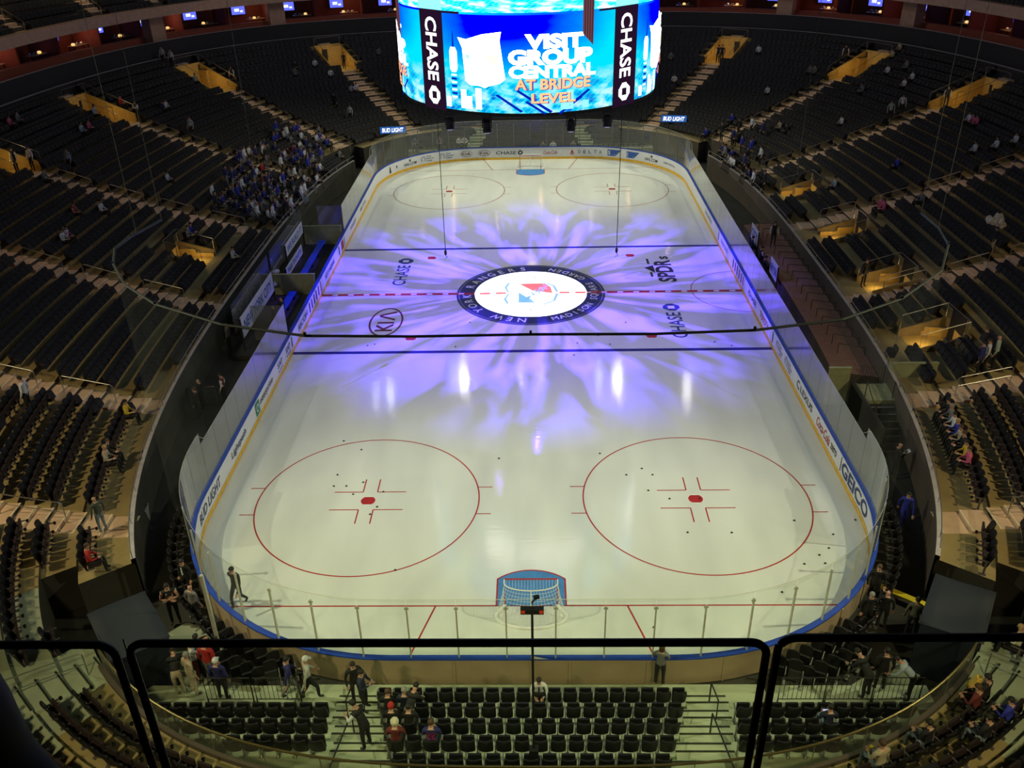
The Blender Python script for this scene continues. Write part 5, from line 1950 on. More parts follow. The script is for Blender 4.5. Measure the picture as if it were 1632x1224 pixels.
    (-44.6, 40.5, 'sit', 'white', 'white', 'black', 'dark', 'person in white seated in the upper deck on the left', None, None, None),
    (-14.3, -5.6, 'stand', 'black', 'black', 'black', 'bald', 'bald coach in black standing in the left bench nearer the camera', -90, None, None),
    (-14.1, -4.6, 'stand', 'black', 'black', 'black', 'bald', 'person in black beside the bald coach on the left bench', -90, None, None),
    (-16.4, -7.5, 'stand', 'grey', 'grey', 'black', 'dark', 'person in grey behind the nearer left bench', -90, None, None),
    (-16.7, -5.2, 'stand', 'paleblue', 'paleblue', 'black', 'dark', 'person in pale blue behind the nearer left bench', -90, None, None),
    (-16.6, -2.8, 'stand', 'black', 'grey', 'black', 'dark', 'person in black and grey behind the nearer left bench', -90, None, None),
    (-16.6, 2.6, 'stand', 'grey', 'grey', 'black', 'dark', 'person in grey behind the farther left bench', -90, None, None),
    (14.6, 1.8, 'sit', 'black', 'black', 'black', 'dark', 'person in black in the right timekeeper box', 90, None, None),
    (14.8, 3.6, 'sit', 'black', 'white', 'black', 'dark', 'person in black and white in the right timekeeper box', 90, None, None),
    (14.6, 5.4, 'sit', 'navy', 'navy', 'black', 'dark', 'person in navy in the right penalty box', 90, None, None),
]

occupied = {}
for pi, rec in enumerate(PEOPLE):
    if rec[2] not in ('sit', 'sitf'):
        continue
    best = min(range(len(SEATS)), key=lambda i: (SEATS[i][0] - rec[0]) ** 2 + (SEATS[i][1] - rec[1]) ** 2 + (9 if i in occupied else 0))
    st = SEATS[best]
    if math.hypot(st[0] - rec[0], st[1] - rec[1]) < 2.8:
        occupied[best] = pi
        rec = list(rec)
        rec[0], rec[1] = st[0] + st[3] * .06, st[1] + st[4] * .06
        rec[8] = ('seat', math.atan2(-st[3], st[4]) + (PI if rec[2] == 'sitf' else 0), st[2])
        PEOPLE[pi] = tuple(rec)
SEATS = [tuple(st) + (i in occupied,) for i, st in enumerate(SEATS)]
STANDERS = [(r[0], r[1]) for r in PEOPLE if r[2] not in ('sit', 'sitf')]

# keep what the picture could show; nearest ones become seats of their own
vis, rest = [], []
for st in SEATS:
    q = in_view(st[0], st[1], st[2] + .5, 60)
    if q is None:
        continue
    q0 = in_view(st[0], st[1], st[2] + .6, 4)
    if q0 and st[5] != 'rfar':
        vis.append((q[2], st))
    else:
        rest.append(st)
vis.sort(key=lambda t: t[0])
NEAR_N = 298
near = [s for _, s in vis[:NEAR_N]]
rest += [s for _, s in vis[NEAR_N:]]
OCC = {}          # people sit in some of these


proto_r = seat_near(False)
proto_c = seat_near(True)
PROTO = {'r': proto_r, 'c': proto_c, 'ro': seat_near(False, True), 'co': seat_near(True, True)}
used = {k: False for k in PROTO}
block = {}
seen_lab = set()
SECT = []
for st in near:
    x, y, z, dx, dy, kind, lab, taken = st
    key = ('r' if kind == 'riser' else 'c') + ('o' if taken else '')
    proto = PROTO[key]
    rz = math.atan2(-dx, dy)
    if not used[key]:
        o = proto
        o.location = (x, y, z)
        o.rotation_euler = (0, 0, rz)
        used[key] = True
    else:
        o = dup(proto, (x, y, z), rz)
    if kind != 'riser':
        k, side, c = lab
        rowname = 'front' if k <= (0 if y > -27.2 else 1) else NM[min(6, k - (0 if y > -27.2 else 1))] if k < 7 else ordinal(k)
        if y < -31.2:
            sec = 'near end stand'
            if abs(x) > 12.5 + .2 * k:
                sec = 'near corner stand'
        elif y < -25:
            sec = 'side stand before its first stair'
        elif y < -16:
            sec = 'side stand beyond its first stair'
        else:
            sec = 'side stand beyond its second stair'
        lab = 'dark seat, %s row, %s %s, %s along' % (rowname, side, sec, ordinal(c))
        while lab in seen_lab:
            c += 1
            lab = 'dark seat, %s row, %s %s, %s along' % (rowname, side, sec, ordinal(c))
        seen_lab.add(lab)
        tag(o, lab, 'seat', 'dark seats of the curved stands')
    else:
        tag(o, lab, 'seat', 'black folding seats behind the near goal')

mbs = MB()
for st in rest:
    x, y, z, dx, dy, kind, lab, taken = st
    if any((x - a) ** 2 + (y - b) ** 2 < .14 for a, b in STANDERS):
        continue
    seat_far(mbs, x, y, z, dx, dy, arm=True, taken=taken)
fs = mbs.build('stadium_seats', ['seat_far', 'arm'])
tag(fs, 'thousands of dark folding seats filling the curved stands beyond the nearest rows', 'seats', None, 'stuff')

for key, pr in PROTO.items():
    if not used[key]:
        for c in list(pr.children):
            bpy.data.objects.remove(c)
        bpy.data.objects.remove(pr)

# ------------------------------------------------------------------ upper ledges, suites, fascia and upper deck
def far_sta(lo=-29, pred=None):
    return [i for i in range(NST) if rp(1.0, i)[1] > lo]


UP = far_sta(-26)
UP = list(range(min(UP), max(UP) + 1))


def band(s0, z0, s1, z1, mb, mi=0, idx=None):
    idx = idx or UP
    mb.ribbon([(*rp(s0, i), z0) for i in idx], [(*rp(s1, i), z1) for i in idx], mi)


zl = z_row(NROW - 1)
b = MB()
S0 = s_row(NROW)
band(S0, zl, S0, zl + .95, b)
band(S0, zl + .95, S0 + .017, zl + .95, b, 1)
band(S0 + .017, zl + .95, S0 + .017, zl + .3, b)
band(S0 + .017, zl + .3, 0.962, zl + .3, b, 2)
band(0.962, zl + .3, 0.962, 9.9, b)
band(0.962, 9.9, 0.978, 9.9, b, 1)
band(0.978, 9.9, 0.978, 9.3, b)
band(0.978, 9.3, 1.05, 9.3, b, 2)
band(1.05, 9.3, 1.05, 10.15, b, 3)
band(1.05, 10.15, 1.075, 10.15, b, 4)
band(1.075, 10.15, 1.075, 9.4, b, 3)
band(1.075, 9.4, 1.24, 9.4, b, 3)
struct(b.build('wall_concourse', ['ceiling', 'ledge', 'event_floor', 'suite', 'suite']))
b = MB()
band(1.24, 9.4, 1.24, 12.1, b)
struct(b.build('wall_suites', 'suite'))
b = MB()
F0 = 0.955
band(F0 + .10, 12.05, 1.26, 12.1, b, 1)
band(F0, 12.0, F0 + .10, 12.05, b, 1)
band(F0, 12.85, F0, 12.0, b)
band(F0, 12.85, F0 + .03, 12.85, b)
band(F0 + .03, 12.85, F0 + .03, 12.45, b)
struct(b.build('wall_fascia', ['fascia', 'ceiling']))
b = MB()
US, UZ = F0 + .03, 12.45
DU = .045
for k in range(13):
    band(US + DU * k, UZ + .55 * k, US + DU * (k + 1), UZ + .55 * k, b)
    band(US + DU * (k + 1), UZ + .55 * k, US + DU * (k + 1), UZ + .55 * (k + 1), b)
band(US + DU * 13, UZ + .55 * 13, US + DU * 13, UZ + 16, b, 1)
struct(b.build('floor_upper_deck', ['wallc', 'ceiling']))
mbu = MB()
uaisle = [Aisle('upper', (sx * 38, yy), (sx, tt)) for sx in (-1, 1) for yy, tt in ((12.5, .12), (22.5, .3), (32.5, .62), (42, 1.1))]
for k in range(13):
    s = US + DU * (k + .6)
    a, bb = ring_ab(s)
    P = Path([super_pt(a, bb, -PI / 2 - 2 * PI * i / 2400) for i in range(2400)])
    n = int(P.len / .53)
    for i in range(n):
        x, y, tx, ty = P.at(P.len * i / n)
        z = UZ + .55 * k
        if y < 0 or in_view(x, y, z + .5, 30) is None:
            continue
        if any(abs(ai.lateral(x, y)[1]) < .95 and ai.lateral(x, y)[0] > -5 for ai in uaisle):
            continue
        seat_far(mbu, x, y, z, ty, -tx, arm=False)
us = mbu.build('upper_deck_seats', ['seat_far', 'arm'])
tag(us, 'dark seats of the upper deck above the plaster fascia', 'seats', None, 'stuff')
for n_, ai in enumerate(uaisle):
    rt = empty('aisle_stairs')
    rt['kind'] = 'structure'
    b, nb = MB(), MB()
    rz = math.atan2(ai.d[1], ai.d[0])
    for k in range(13):
        p0, p1 = ai.at(US + DU * k), ai.at(US + DU * (k + 1))
        L = math.hypot(p1[0] - p0[0], p1[1] - p0[1])
        z = UZ + .55 * k
        c = (p0[0] + ai.d[0] * L / 2, p0[1] + ai.d[1] * L / 2)
        b.box((c[0], c[1], z + .01), (L, 1.2, .03), rz)
        c = (p1[0] - ai.d[0] * L * .25, p1[1] - ai.d[1] * L * .25)
        b.box((c[0], c[1], z + .14), (L * .5, 1.2, .27), rz)
        for ff, zz in ((.04, z + .03), (L * .5 + .03, z + .285)):
            nb.box((p0[0] + ai.d[0] * ff, p0[1] + ai.d[1] * ff, zz), (.07, 1.2, .015), rz)
    b.build('tread', 'step', rt)
    nb.build('nosing', 'nosing', rt)
    if in_view(*ai.at(US + .1), UZ + 1):
        sd = 'left' if ai.o[0] < 0 else 'right'
        for q, k in enumerate((0, 3, 6)):
            r = empty('handrail')
            p0, p1 = ai.at(US + DU * (k + .3)), ai.at(US + DU * (k + 2))
            za, zb = UZ + .55 * k, UZ + .55 * (k + 1.7)
            bb = MB()
            bb.tube([(p0[0], p0[1], za), (p0[0], p0[1], za + 1), (p1[0], p1[1], zb + 1), (p1[0], p1[1], zb)], .03, 5)
            bb.tube([(p0[0], p0[1], za + .55), (p1[0], p1[1], zb + .55)], .02, 5)
            bb.build('rail_loop', 'metal', r)
            tag(r, 'metal handrail, %s up on the upper deck stair %s on the %s' % (ordinal(q + 1), ordinal(n_ % 4 + 1), sd), 'handrail', 'upper deck handrails')
        add_light('upper_step_light', 'POINT', (*ai.at(US + .12), UZ + 3.6), 90, (1.0, .74, .34), radius=.2)

# suites: screens, counters, lamps, dividing pillars
SU = [i for i in UP if rp(1.3, i)[1] > -2]
su_path = Path([rp(1.228, i) for i in SU], False)
n_su = int(su_path.len / 5.2)
tvs = 0
for q in range(n_su):
    d = su_path.len * (q + .5) / n_su
    x, y, tx, ty = su_path.at(d)
    nx, ny = ty, -tx
    if in_view(x + nx * .3, y + ny * .3, 11, 80) is None:
        continue
    rz = math.atan2(ty, tx)
    side = 'left' if x < 0 else 'right'
    t = tag(empty('television', (x + nx * .22, y + ny * .22, 11.0), rz), 'small blue lit television on the back wall of a suite, %s on the %s' % (ordinal(q + 1 if x < 0 else n_su - q), side), 'television', 'televisions in the suites')
    b = MB()
    b.box((0, .04, 0), (1.55, .08, .95))
    b.build('casing', 'black', t)
    b = MB()
    b.box((0, -.012, 0), (1.42, .02, .82))
    b.build('screen', 'tv', t)
    b = MB()
    b.box((-.15, -.026, .02), (.5, .01, .28))
    b.box((.35, -.026, -.12), (.3, .01, .18))
    b.build('picture', 'tv_white', t)
    x2, y2, tx2, ty2 = su_path.at(d + 1.2)
    rz2 = math.atan2(ty2, tx2)
    cx, cy = x2 + ty2 * 1.9, y2 - tx2 * 1.9
    c = tag(empty('suite_table', (cx, cy, 9.4), rz2), 'warm lit food table in a suite, %s on the %s' % (ordinal(q + 1 if x < 0 else n_su - q), side), 'table', 'food tables in the suites')
    b = MB()
    b.box((0, 0, .80), (1.9, .7, .06))
    b.build('table_top', 'counter', c)
    for lx in (-.85, .85):
        for ly in (-.28, .28):
            b = MB()
            b.box((lx, ly, .385), (.07, .07, .77))
            b.build('leg', 'dark_metal', c)
    for w in range(3):
        px, py = cx + tx2 * (-.6 + w * .5), cy + ty2 * (-.6 + w * .5)
        b = MB()
        b.lathe([(.05, 0), (.16, .03), (.19, .12), (.12, .2), (.03, .22)], (0, 0, 0), 8)
        o = b.build('food_warmer', 'warm_glow' if w == (q % 3) else 'metal', loc=(px, py, 10.23))
        tag(o, 'small %s on suite table %s on the %s, %s on it' % ('glowing warmer' if w == (q % 3) else 'metal dish', q + 1 if x < 0 else n_su - q, side, ordinal(w + 1)), 'dish', 'dishes on the suite tables')
    if q % 2 == 0:
        add_light('suite_lamp', 'POINT', (cx, cy, 11.3), 26, (1.0, .55, .28), radius=.15)
    # partition
    x3, y3, tx3, ty3 = su_path.at(su_path.len * q / n_su)
    b = MB()
    rz3 = math.atan2(ty3, tx3)
    b.box((x3 + ty3 * 1.6, y3 - tx3 * 1.6, 10.65), (.16, 3.2, 2.45), rz3)
    struct(b.build('wall_partition', 'suite'))
for px_, py_, w in ((-36.7, 39.0, 1.6), (36.6, 39.0, 1.6), (-27, 49.3, 1.6), (27, 49.3, 1.6)):
    b = MB()
    x, y = px_, py_
    l = ring_level(x, y)
    kx = min(UP, key=lambda i: (rp(1.03, i)[0] - x) ** 2 + (rp(1.03, i)[1] - y) ** 2)
    a, c = rp(1.03, kx), rp(1.03, kx + 1)
    b.box((a[0], a[1], 10.6), (w, 1.2, 2.6), math.atan2(c[1] - a[1], c[0] - a[0]))
    struct(b.build('wall_pillar', 'pillar'))

# roof, seen only in reflections
b = MB()
b.add([(58 * math.cos(2 * PI * k / 48), 5 + 72 * math.sin(2 * PI * k / 48), 30) for k in range(48)], [tuple(range(48))])
struct(b.build('ceiling', 'ceiling'))

# concourse block that hides the void under the far terraces and carries the outer wall
b = MB()
b.ribbon([(*rp(1.7, i), -.05) for i in range(NST)] + [(*rp(1.7, 0), -.05)], [(*rp(1.7, i), 30) for i in range(NST)] + [(*rp(1.7, 0), 30)])
struct(b.build('wall_outer', 'ceiling'))


# ------------------------------------------------------------------ hanging scoreboard
SBZ0, SBZ1 = 12.35, 16.75
SR = 6.35
SCX = 0.05


def face_fn(rot, z0=0.0, off=0.0, R=SR, cy=-0.45):
    co, si = math.cos(rot), math.sin(rot)

    def f(a, b):
        th = a / R
        x, y = (R + off) * math.sin(th), cy - (R + off) * math.cos(th)
        return (SCX + x * co - y * si, x * si + y * co, z0 + b)
    return f


def screen_material(name, flip, band_=False):
    m, N, L = new_mat(name)
    N.remove(N['Principled BSDF'])
    uv = N.new('ShaderNodeUVMap')
    sp = N.new('ShaderNodeSeparateXYZ')
    L.new(uv.outputs[0], sp.inputs[0])

    def math_(op, a, b=None, c=None):
        n = N.new('ShaderNodeMath')
        n.operation = op
        for i, q in enumerate((a, b, c)):
            if q is None:
                continue
            if isinstance(q, (int, float)):
                n.inputs[i].default_value = q
            else:
                L.new(q, n.inputs[i])
        return n.outputs[0]
    U, V = sp.outputs[0], sp.outputs[1]
    nz = N.new('ShaderNodeTexNoise')
    nz.inputs['Scale'].default_value = 3.0
    nz.inputs['Detail'].default_value = 6
    L.new(uv.outputs[0], nz.inputs['Vector'])
    du = math_('MULTIPLY', math_('SUBTRACT', U, .37), 1.5)
    dv = math_('MULTIPLY', math_('SUBTRACT', V, .98), 1.6)
    d = math_('SQRT', math_('ADD', math_('MULTIPLY', du, du), math_('MULTIPLY', dv, dv)))
    d = math_('ADD', d, math_('MULTIPLY', math_('SUBTRACT', nz.outputs['Fac'], .5), .35))
    r = N.new('ShaderNodeValToRGB')
    e = r.color_ramp.elements
    e[0].position, e[0].color = .38, (.0, .0, 1.0, 1)
    e[1].position, e[1].color = .75, (.0, .36, .95, 1)
    q = e.new(1.0)
    q.color = (.0, .70, .95, 1)
    L.new(d, r.inputs['Fac'])
    # city glow in the lower third
    br = N.new('ShaderNodeTexBrick')
    br.inputs['Scale'].default_value = 5
    br.inputs['Brick Width'].default_value = .16
    br.inputs['Row Height'].default_value = .5
    br.inputs['Mortar Size'].default_value = .02
    br.inputs['Color1'].default_value = (0, .02, .55, 1)
    br.inputs['Color2'].default_value = (.0, .75, .95, 1)
    br.inputs['Mortar'].default_value = (.2, .9, 1, 1)
    mp = N.new('ShaderNodeMapping')
    mp.inputs['Rotation'].default_value = (0, 0, .5)
    L.new(uv.outputs[0], mp.inputs['Vector'])
    L.new(mp.outputs[0], br.inputs['Vector'])
    n2 = N.new('ShaderNodeTexNoise')
    n2.inputs['Scale'].default_value = 9
    n2.inputs['Detail'].default_value = 8
    L.new(uv.outputs[0], n2.inputs['Vector'])
    r2 = N.new('ShaderNodeValToRGB')
    e = r2.color_ramp.elements
    e[0].position, e[0].color = .36, (.0, .05, .65, 1)
    e[1].position, e[1].color = .62, (.7, 1, 1, 1)
    q = e.new(.48)
    q.color = (.0, .66, .92, 1)
    L.new(n2.outputs['Fac'], r2.inputs['Fac'])
    mx = N.new('ShaderNodeMix')
    mx.data_type = 'RGBA'
    mx.inputs['Factor'].default_value = .25
    L.new(r2.outputs[0], mx.inputs['A'])
    L.new(br.outputs['Color'], mx.inputs['B'])
    low = math_('SUBTRACT', 1.0, math_('MULTIPLY', math_('SUBTRACT', V, .12 if not band_ else .0), 2.6 if not band_ else 1.1))
    low = math_('ADD', low, math_('MULTIPLY', math_('SUBTRACT', nz.outputs['Fac'], .5), 1.2))
    cl = N.new('ShaderNodeClamp')
    L.new(low, cl.inputs[0])
    m2 = N.new('ShaderNodeMix')
    m2.data_type = 'RGBA'
    L.new(cl.outputs[0], m2.inputs['Factor'])
    L.new(r.outputs[0], m2.inputs['A'])
    L.new(mx.outputs['Result'], m2.inputs['B'])
    em = N.new('ShaderNodeEmission')
    em.inputs['Strength'].default_value = 1.15 if not band_ else 3.0
    L.new(m2.outputs['Result'], em.inputs['Color'])
    L.new(em.outputs[0], N['Material Output'].inputs['Surface'])
    return m


M['screen'] = screen_material('video_screen', False)
M['screen_band'] = screen_material('video_band', False, True)
M['s_white'] = emit('screen_white', (1, 1, 1), 6.0)
M['s_col_white'] = emit('column_lettering', (1, 1, 1), 1.6)
M['s_orange'] = emit('screen_orange', (1.0, .50, .22), 1.35)
M['s_shadow'] = emit('screen_shadow', (.35, .05, .55), .6)
M['s_navy'] = emit('screen_navy', (.0, .02, .55), .9)
M['s_cyan'] = emit('screen_cyan', (.25, .9, 1), 1.5)
M['s_yellow'] = emit('screen_yellow', (1.0, .93, .55), 1.7)
M['s_pale'] = emit('screen_pale', (.75, .95, 1.0), 1.6)
M['s_brown'] = emit('screen_brown', (.16, .06, .07), .9)
M['s_brown2'] = emit('screen_brown_stripe', (.06, .02, .04), .7)
M['s_column'] = emit('column_black', (.018, .006, .022), 1.0)
M['led_blue'] = emit('led_blue', (.03, .14, .5), .8)

sb = tag(empty('scoreboard', (0, 0, 0)), 'huge blue lit video scoreboard hanging over centre ice', 'scoreboard')


def screen_face(name, rot, z0, z1, half, m, R=SR, cy=-.45, parent=sb, lean=0.0):
    n, k = 24, 6
    vs, fs, uvs = [], [], []
    for j in range(k + 1):
        t = j / k
        f = face_fn(rot, 0, lean * t, R, cy)
        for i in range(n + 1):
            a = -half + 2 * half * i / n
            p = f(a, z0 + (z1 - z0) * t)
            vs.append(p)
            uvs.append((i / n, t))
    for j in range(k):
        for i in range(n):
            fs.append((j * (n + 1) + i, j * (n + 1) + i + 1, (j + 1) * (n + 1) + i + 1, (j + 1) * (n + 1) + i))
    me = bpy.data.meshes.new(name)
    me.from_pydata(vs, [], fs)
    l = me.uv_layers.new(name='UVMap')
    for lp in me.loops:
        l.data[lp.index].uv = uvs[lp.vertex_index]
    me.materials.append(M[m])
    o = bpy.data.objects.new(name, me)
    COL.objects.link(o)
    o.parent = parent
    return o


HALF = SR * math.asin(4.1 / SR)
for q in range(4):
    rot = q * PI / 2
    scr = screen_face('screen', rot, SBZ0, SBZ1, HALF, 'screen')
    screen_face('ribbon_screen', rot, SBZ1 + .10, 18.9, HALF, 'screen_band', lean=.25)
    f = face_fn(rot, 0, .13)
    f2 = face_fn(rot, 0, .17)
    f3 = face_fn(rot, 0, .20)
    b = MB()
    put_text(b, 'VISIT', f2, 2.75, .66, .06, oy=15.62, ox=1.2)
    put_text(b, 'GROUP', f2, 4.0, .70, .06, oy=14.93, ox=1.05)
    put_text(b, 'CENTRAL', f2, 4.15, .58, .055, oy=14.28, ox=1.15)
    b.build('headline', 's_white', scr)
    b = MB()
    put_text(b, 'AT BRIDGE', f3, 3.6, .50, .03, oy=13.72, ox=1.15)
    put_text(b, 'LEVEL', f3, 2.1, .46, .03, oy=13.08, ox=1.15)
    b.build('subline', 's_orange', scr)
    b = MB()
    put_text(b, 'AT BRIDGE', f2, 3.6, .50, .05, oy=13.69, ox=1.19)
    put_text(b, 'LEVEL', f2, 2.1, .46, .05, oy=13.05, ox=1.19)
    b.build('subline_shadow', 's_shadow', scr)
    b = MB()
    put_poly(b, [(-3.45, 15.75), (-3.0, 15.68), (-2.2, 15.92), (-1.25, 16.05), (-1.33, 15.65), (-1.10, 13.95), (-1.35, 13.75), (-1.9, 13.62), (-2.1, 13.52), (-2.4, 13.62), (-2.85, 13.62), (-3.1, 13.8), (-3.22, 15.3)], f, 0)
    put_poly(b, [(-2.15, 15.0), (-1.45, 15.05), (-1.38, 14.6), (-1.7, 14.55)], f3, 1)
    put_poly(b, [(-3.05, 15.0), (-2.8, 15.02), (-2.9, 14.75)], f2, 2)
    put_poly(b, [(-2.9, 15.5), (-1.5, 15.68), (-1.52, 15.55), (-2.9, 15.38)], f2, 3)
    b.build('shield_graphic', ['s_white', 's_yellow', 's_cyan', 's_pale'], scr)
    b = MB()
    put_poly(b, [(-3.98, 14.3), (-3.98, 15.1), (-3.9, 15.3), (-3.62, 15.3), (-3.52, 15.1), (-3.52, 14.3), (-3.62, 14.15), (-3.88, 14.15)], f, 0)
    put_poly(b, [(-3.8, 15.3), (-3.76, 16.0), (-3.72, 16.0), (-3.68, 15.3)], f, 1)
    for j in range(7):
        put_poly(b, [(-3.9, 12.95 + j * .17), (-3.6, 12.95 + j * .17), (-3.58, 13.05 + j * .17), (-3.92, 13.05 + j * .17)], f, j % 2)
    for a0, h in ((-4.3, .5), (-3.4, .9), (-3.1, .6), (-2.6, 1.0), (1.5, .6), (1.8, .9), (2.6, .35)):
        put_poly(b, [(a0, 12.5), (a0 + .32, 12.5), (a0 + .32, 12.5 + h), (a0, 12.5 + h)], f, 0 if a0 in (-3.4, -2.6) else (2 if a0 > 0 else 0))
    for a0, z0, ln in ((-.6, 13.4, 1.6), (-1.6, 13.2, 1.2), (-.2, 12.9, .9), (2.6, 13.0, -1.1), (3.0, 13.3, -1.0)):
        sg = 1 if ln > 0 else -1
        put_poly(b, [(a0, z0), (a0 + ln, z0 - abs(ln) * .65 * (1 if sg > 0 else 1)), (a0 + ln + .12 * sg, z0 - abs(ln) * .6), (a0 + .12 * sg, z0 + .06)], f, 1)
    b.build('skyline_graphic', ['s_pale', 's_navy', 's_cyan'], scr)
    b = MB()
    put_poly(b, [(2.45, 18.8), (2.45, 15.9), (2.98, 15.35), (3.02, 18.8)], face_fn(rot, 0, .33), 0)
    for j in range(4):
        put_poly(b, [(2.53 + j * .12, 18.8), (2.53 + j * .12, 15.85 - j * .11), (2.57 + j * .12, 15.8 - j * .11), (2.57 + j * .12, 18.8)], face_fn(rot, 0, .35), 1)
    b.build('tower_graphic', ['s_brown', 's_brown2'], scr)
# black corner columns
for q in range(4):
    co, si = math.cos(q * PI / 2), math.sin(q * PI / 2)

    def T(x, y, z):
        return (SCX + x * co - y * si, x * si + y * co, z)
    p, r_ = (4.1, -5.30), (5.3, -4.10)
    b = MB()
    b.quad(T(*p, 12.2), T(*r_, 12.2), T(*r_, SBZ1 + .1), T(*p, SBZ1 + .1))
    b.quad(T(*p, SBZ1 + .1), T(*r_, SBZ1 + .1), T(r_[0] + .15, r_[1] - .15, 18.9), T(p[0] + .15, p[1] - .15, 18.9), 1)
    col_ = b.build('corner_column', ['s_column', 's_cyan'], sb)
    L = math.hypot(1.2, 1.2)
    ux, uy = 1.2 / L, 1.2 / L

    def cf(a, bq):
        # reading runs downwards; letter tops point to the column's right edge
        return T(p[0] + ux * (L / 2 + bq) + .03 * uy, p[1] + uy * (L / 2 + bq) - .03 * ux, 14.55 - a)
    b = MB()
    put_text(b, 'CHASE', cf, 2.95, .85, .025, ox=-.5)
    octagon(b, cf, .43, 1.66, 0)
    b.build('column_lettering', 's_col_white', col_)
# carcass: top, bottom and inner body
b = MB()
for z, s_ in ((12.2, 1.0), (18.95, 1.04)):
    out = []
    for q in range(4):
        f = face_fn(q * PI / 2)
        out += [f(-HALF + 2 * HALF * i / 10, 0)[:2] for i in range(11)]
    b.add([(x * s_, y * s_, z) for x, y in out], [tuple(range(len(out)))])
    if z < 13:
        b.ribbon([(x, y, z) for x, y in out + out[:1]], [(x, y, SBZ0) for x, y in out + out[:1]])
b.build('carcass', 'black', sb)
for sx in (-1, 1):
    for sy in (-1, 1):
        b = MB()
        b.tube([(sx * 3, sy * 3, 18.9), (sx * 3, sy * 3, 30)], .05, 6)
        b.build('hanger', 'cable', sb)

# moving head lights under the scoreboard
for i, (x, y, s_) in enumerate(((-3.95, -5.2, 1), (-2.05, -6.0, .9), (2.1, -6.0, 1), (3.95, -5.2, .9), (-2.15, -4.0, 1), (-4.2, 3.5, 1), (4.2, 3.5, 1))):
    t = tag(empty('moving_head_light', (x, y, 12.2)), 'black moving head light under the scoreboard, ' + (
        ['leftmost of the front row', 'second from left in the front row', 'third from left in the front row', 'rightmost of the front row', 'purple one behind the front row', 'left of the far pair', 'right of the far pair'][i]), 'stage light')
    b = MB()
    b.box((0, 0, -.09), (.42, .36, .18))
    b.box((-.22, 0, -.42), (.05, .16, .52))
    b.box((.22, 0, -.42), (.05, .16, .52))
    b.build('yoke', 'black', t)
    b = MB()
    b.lathe([(.10, .22), (.17, .16), (.18, -.10), (.21, -.24), (.20, -.34)], (0, 0, -.56), 14)
    b.build('head', 'black', t)
    b = MB()
    b.lathe([(.14, -.02), (.15, 0)], (0, 0, -.91), 14)
    b.build('lens', 'lens_purple' if i == 4 else ('lens_soft2' if False else 'phone_glow'), t)
for i, sx in enumerate((-1, 1)):
    b = MB()
    b.tube([(sx * 4.6 + .05, -5.3, 12.3), (sx * 4.6 + .05, -5.3, 4.9)], .018, 4)
    o = b.build('hanging_cable', 'cable')
    tag(o, 'thin black cable hanging from the %s front corner of the scoreboard' % ('left', 'right')[i], 'cable')
    b = MB()
    b.lathe([(.03, 0), (.07, .05), (.07, .22), (.03, .3)], (0, 0, 0), 8)
    b.tube([(0, 0, 0), (.08, 0, -.12), (-.05, 0, -.2)], .02, 4)
    o = b.build('cable_hook', 'black', loc=(sx * 4.6 + .05, -5.3, 4.6))
    tag(o, 'small black hook at the foot of the %s scoreboard cable' % ('left', 'right')[i], 'hook')


# purple pattern and the white pool on the centre emblem, thrown by projectors under the scoreboard
def pattern_spot(name, loc, energy, color, size):
    o = add_light(name, 'SPOT', loc, energy, color, (loc[0], loc[1] + .001, 0), .05, size, .35)
    d = o.data
    d.use_nodes = True
    N, L = d.node_tree.nodes, d.node_tree.links
    em = N['Emission']
    g = N.new('ShaderNodeNewGeometry')
    sp = N.new('ShaderNodeSeparateXYZ')
    L.new(g.outputs['Incoming'], sp.inputs[0])

    def mt(op, a, b=None):
        n = N.new('ShaderNodeMath')
        n.operation = op
        for i, q in enumerate((a, b)):
            if q is None:
                continue
            if isinstance(q, (int, float)):
                n.inputs[i].default_value = q
            else:
                L.new(q, n.inputs[i])
        return n.outputs[0]
    az = mt('MAXIMUM', mt('ABSOLUTE', sp.outputs[2]), .05)
    px, py = mt('DIVIDE', sp.outputs[0], az), mt('DIVIDE', sp.outputs[1], az)
    r = mt('SQRT', mt('ADD', mt('MULTIPLY', px, px), mt('MULTIPLY', py, py)))
    rr = mt('MAXIMUM', r, .02)
    cx, cy = mt('DIVIDE', px, rr), mt('DIVIDE', py, rr)
    cb = N.new('ShaderNodeCombineXYZ')
    L.new(mt('MULTIPLY', cx, 3.3), cb.inputs[0])
    L.new(mt('MULTIPLY', cy, 3.3), cb.inputs[1])
    L.new(mt('MULTIPLY', r, 1.15), cb.inputs[2])
    nz = N.new('ShaderNodeTexNoise')
    nz.inputs['Scale'].default_value = 1.9
    nz.inputs['Detail'].default_value = 2.5
    nz.inputs['Distortion'].default_value = .6
    L.new(cb.outputs[0], nz.inputs['Vector'])
    rp_ = N.new('ShaderNodeValToRGB')
    rp_.color_ramp.elements[0].position = .45
    rp_.color_ramp.elements[0].color = (.10, .10, .10, 1)
    rp_.color_ramp.elements[1].position = .62
    L.new(nz.outputs['Fac'], rp_.inputs['Fac'])
    fall = N.new('ShaderNodeValToRGB')
    e = fall.color_ramp.elements
    e[0].position, e[0].color = .0, (.04, .04, .04, 1)
    e[1].position, e[1].color = 1.0, (0, 0, 0, 1)
    q = e.new(.22)
    q.color = (.12, .12, .12, 1)
    q = e.new(.30)
    q.color = (.8, .8, .8, 1)
    q = e.new(.6)
    q.color = (1, 1, 1, 1)
    L.new(mt('DIVIDE', r, 1.55), fall.inputs['Fac'])
    L.new(mt('MULTIPLY', rp_.outputs[0], fall.outputs[0]), em.inputs['Strength'])
    em.inputs['Color'].default_value = (1, 1, 1, 1)
    return o


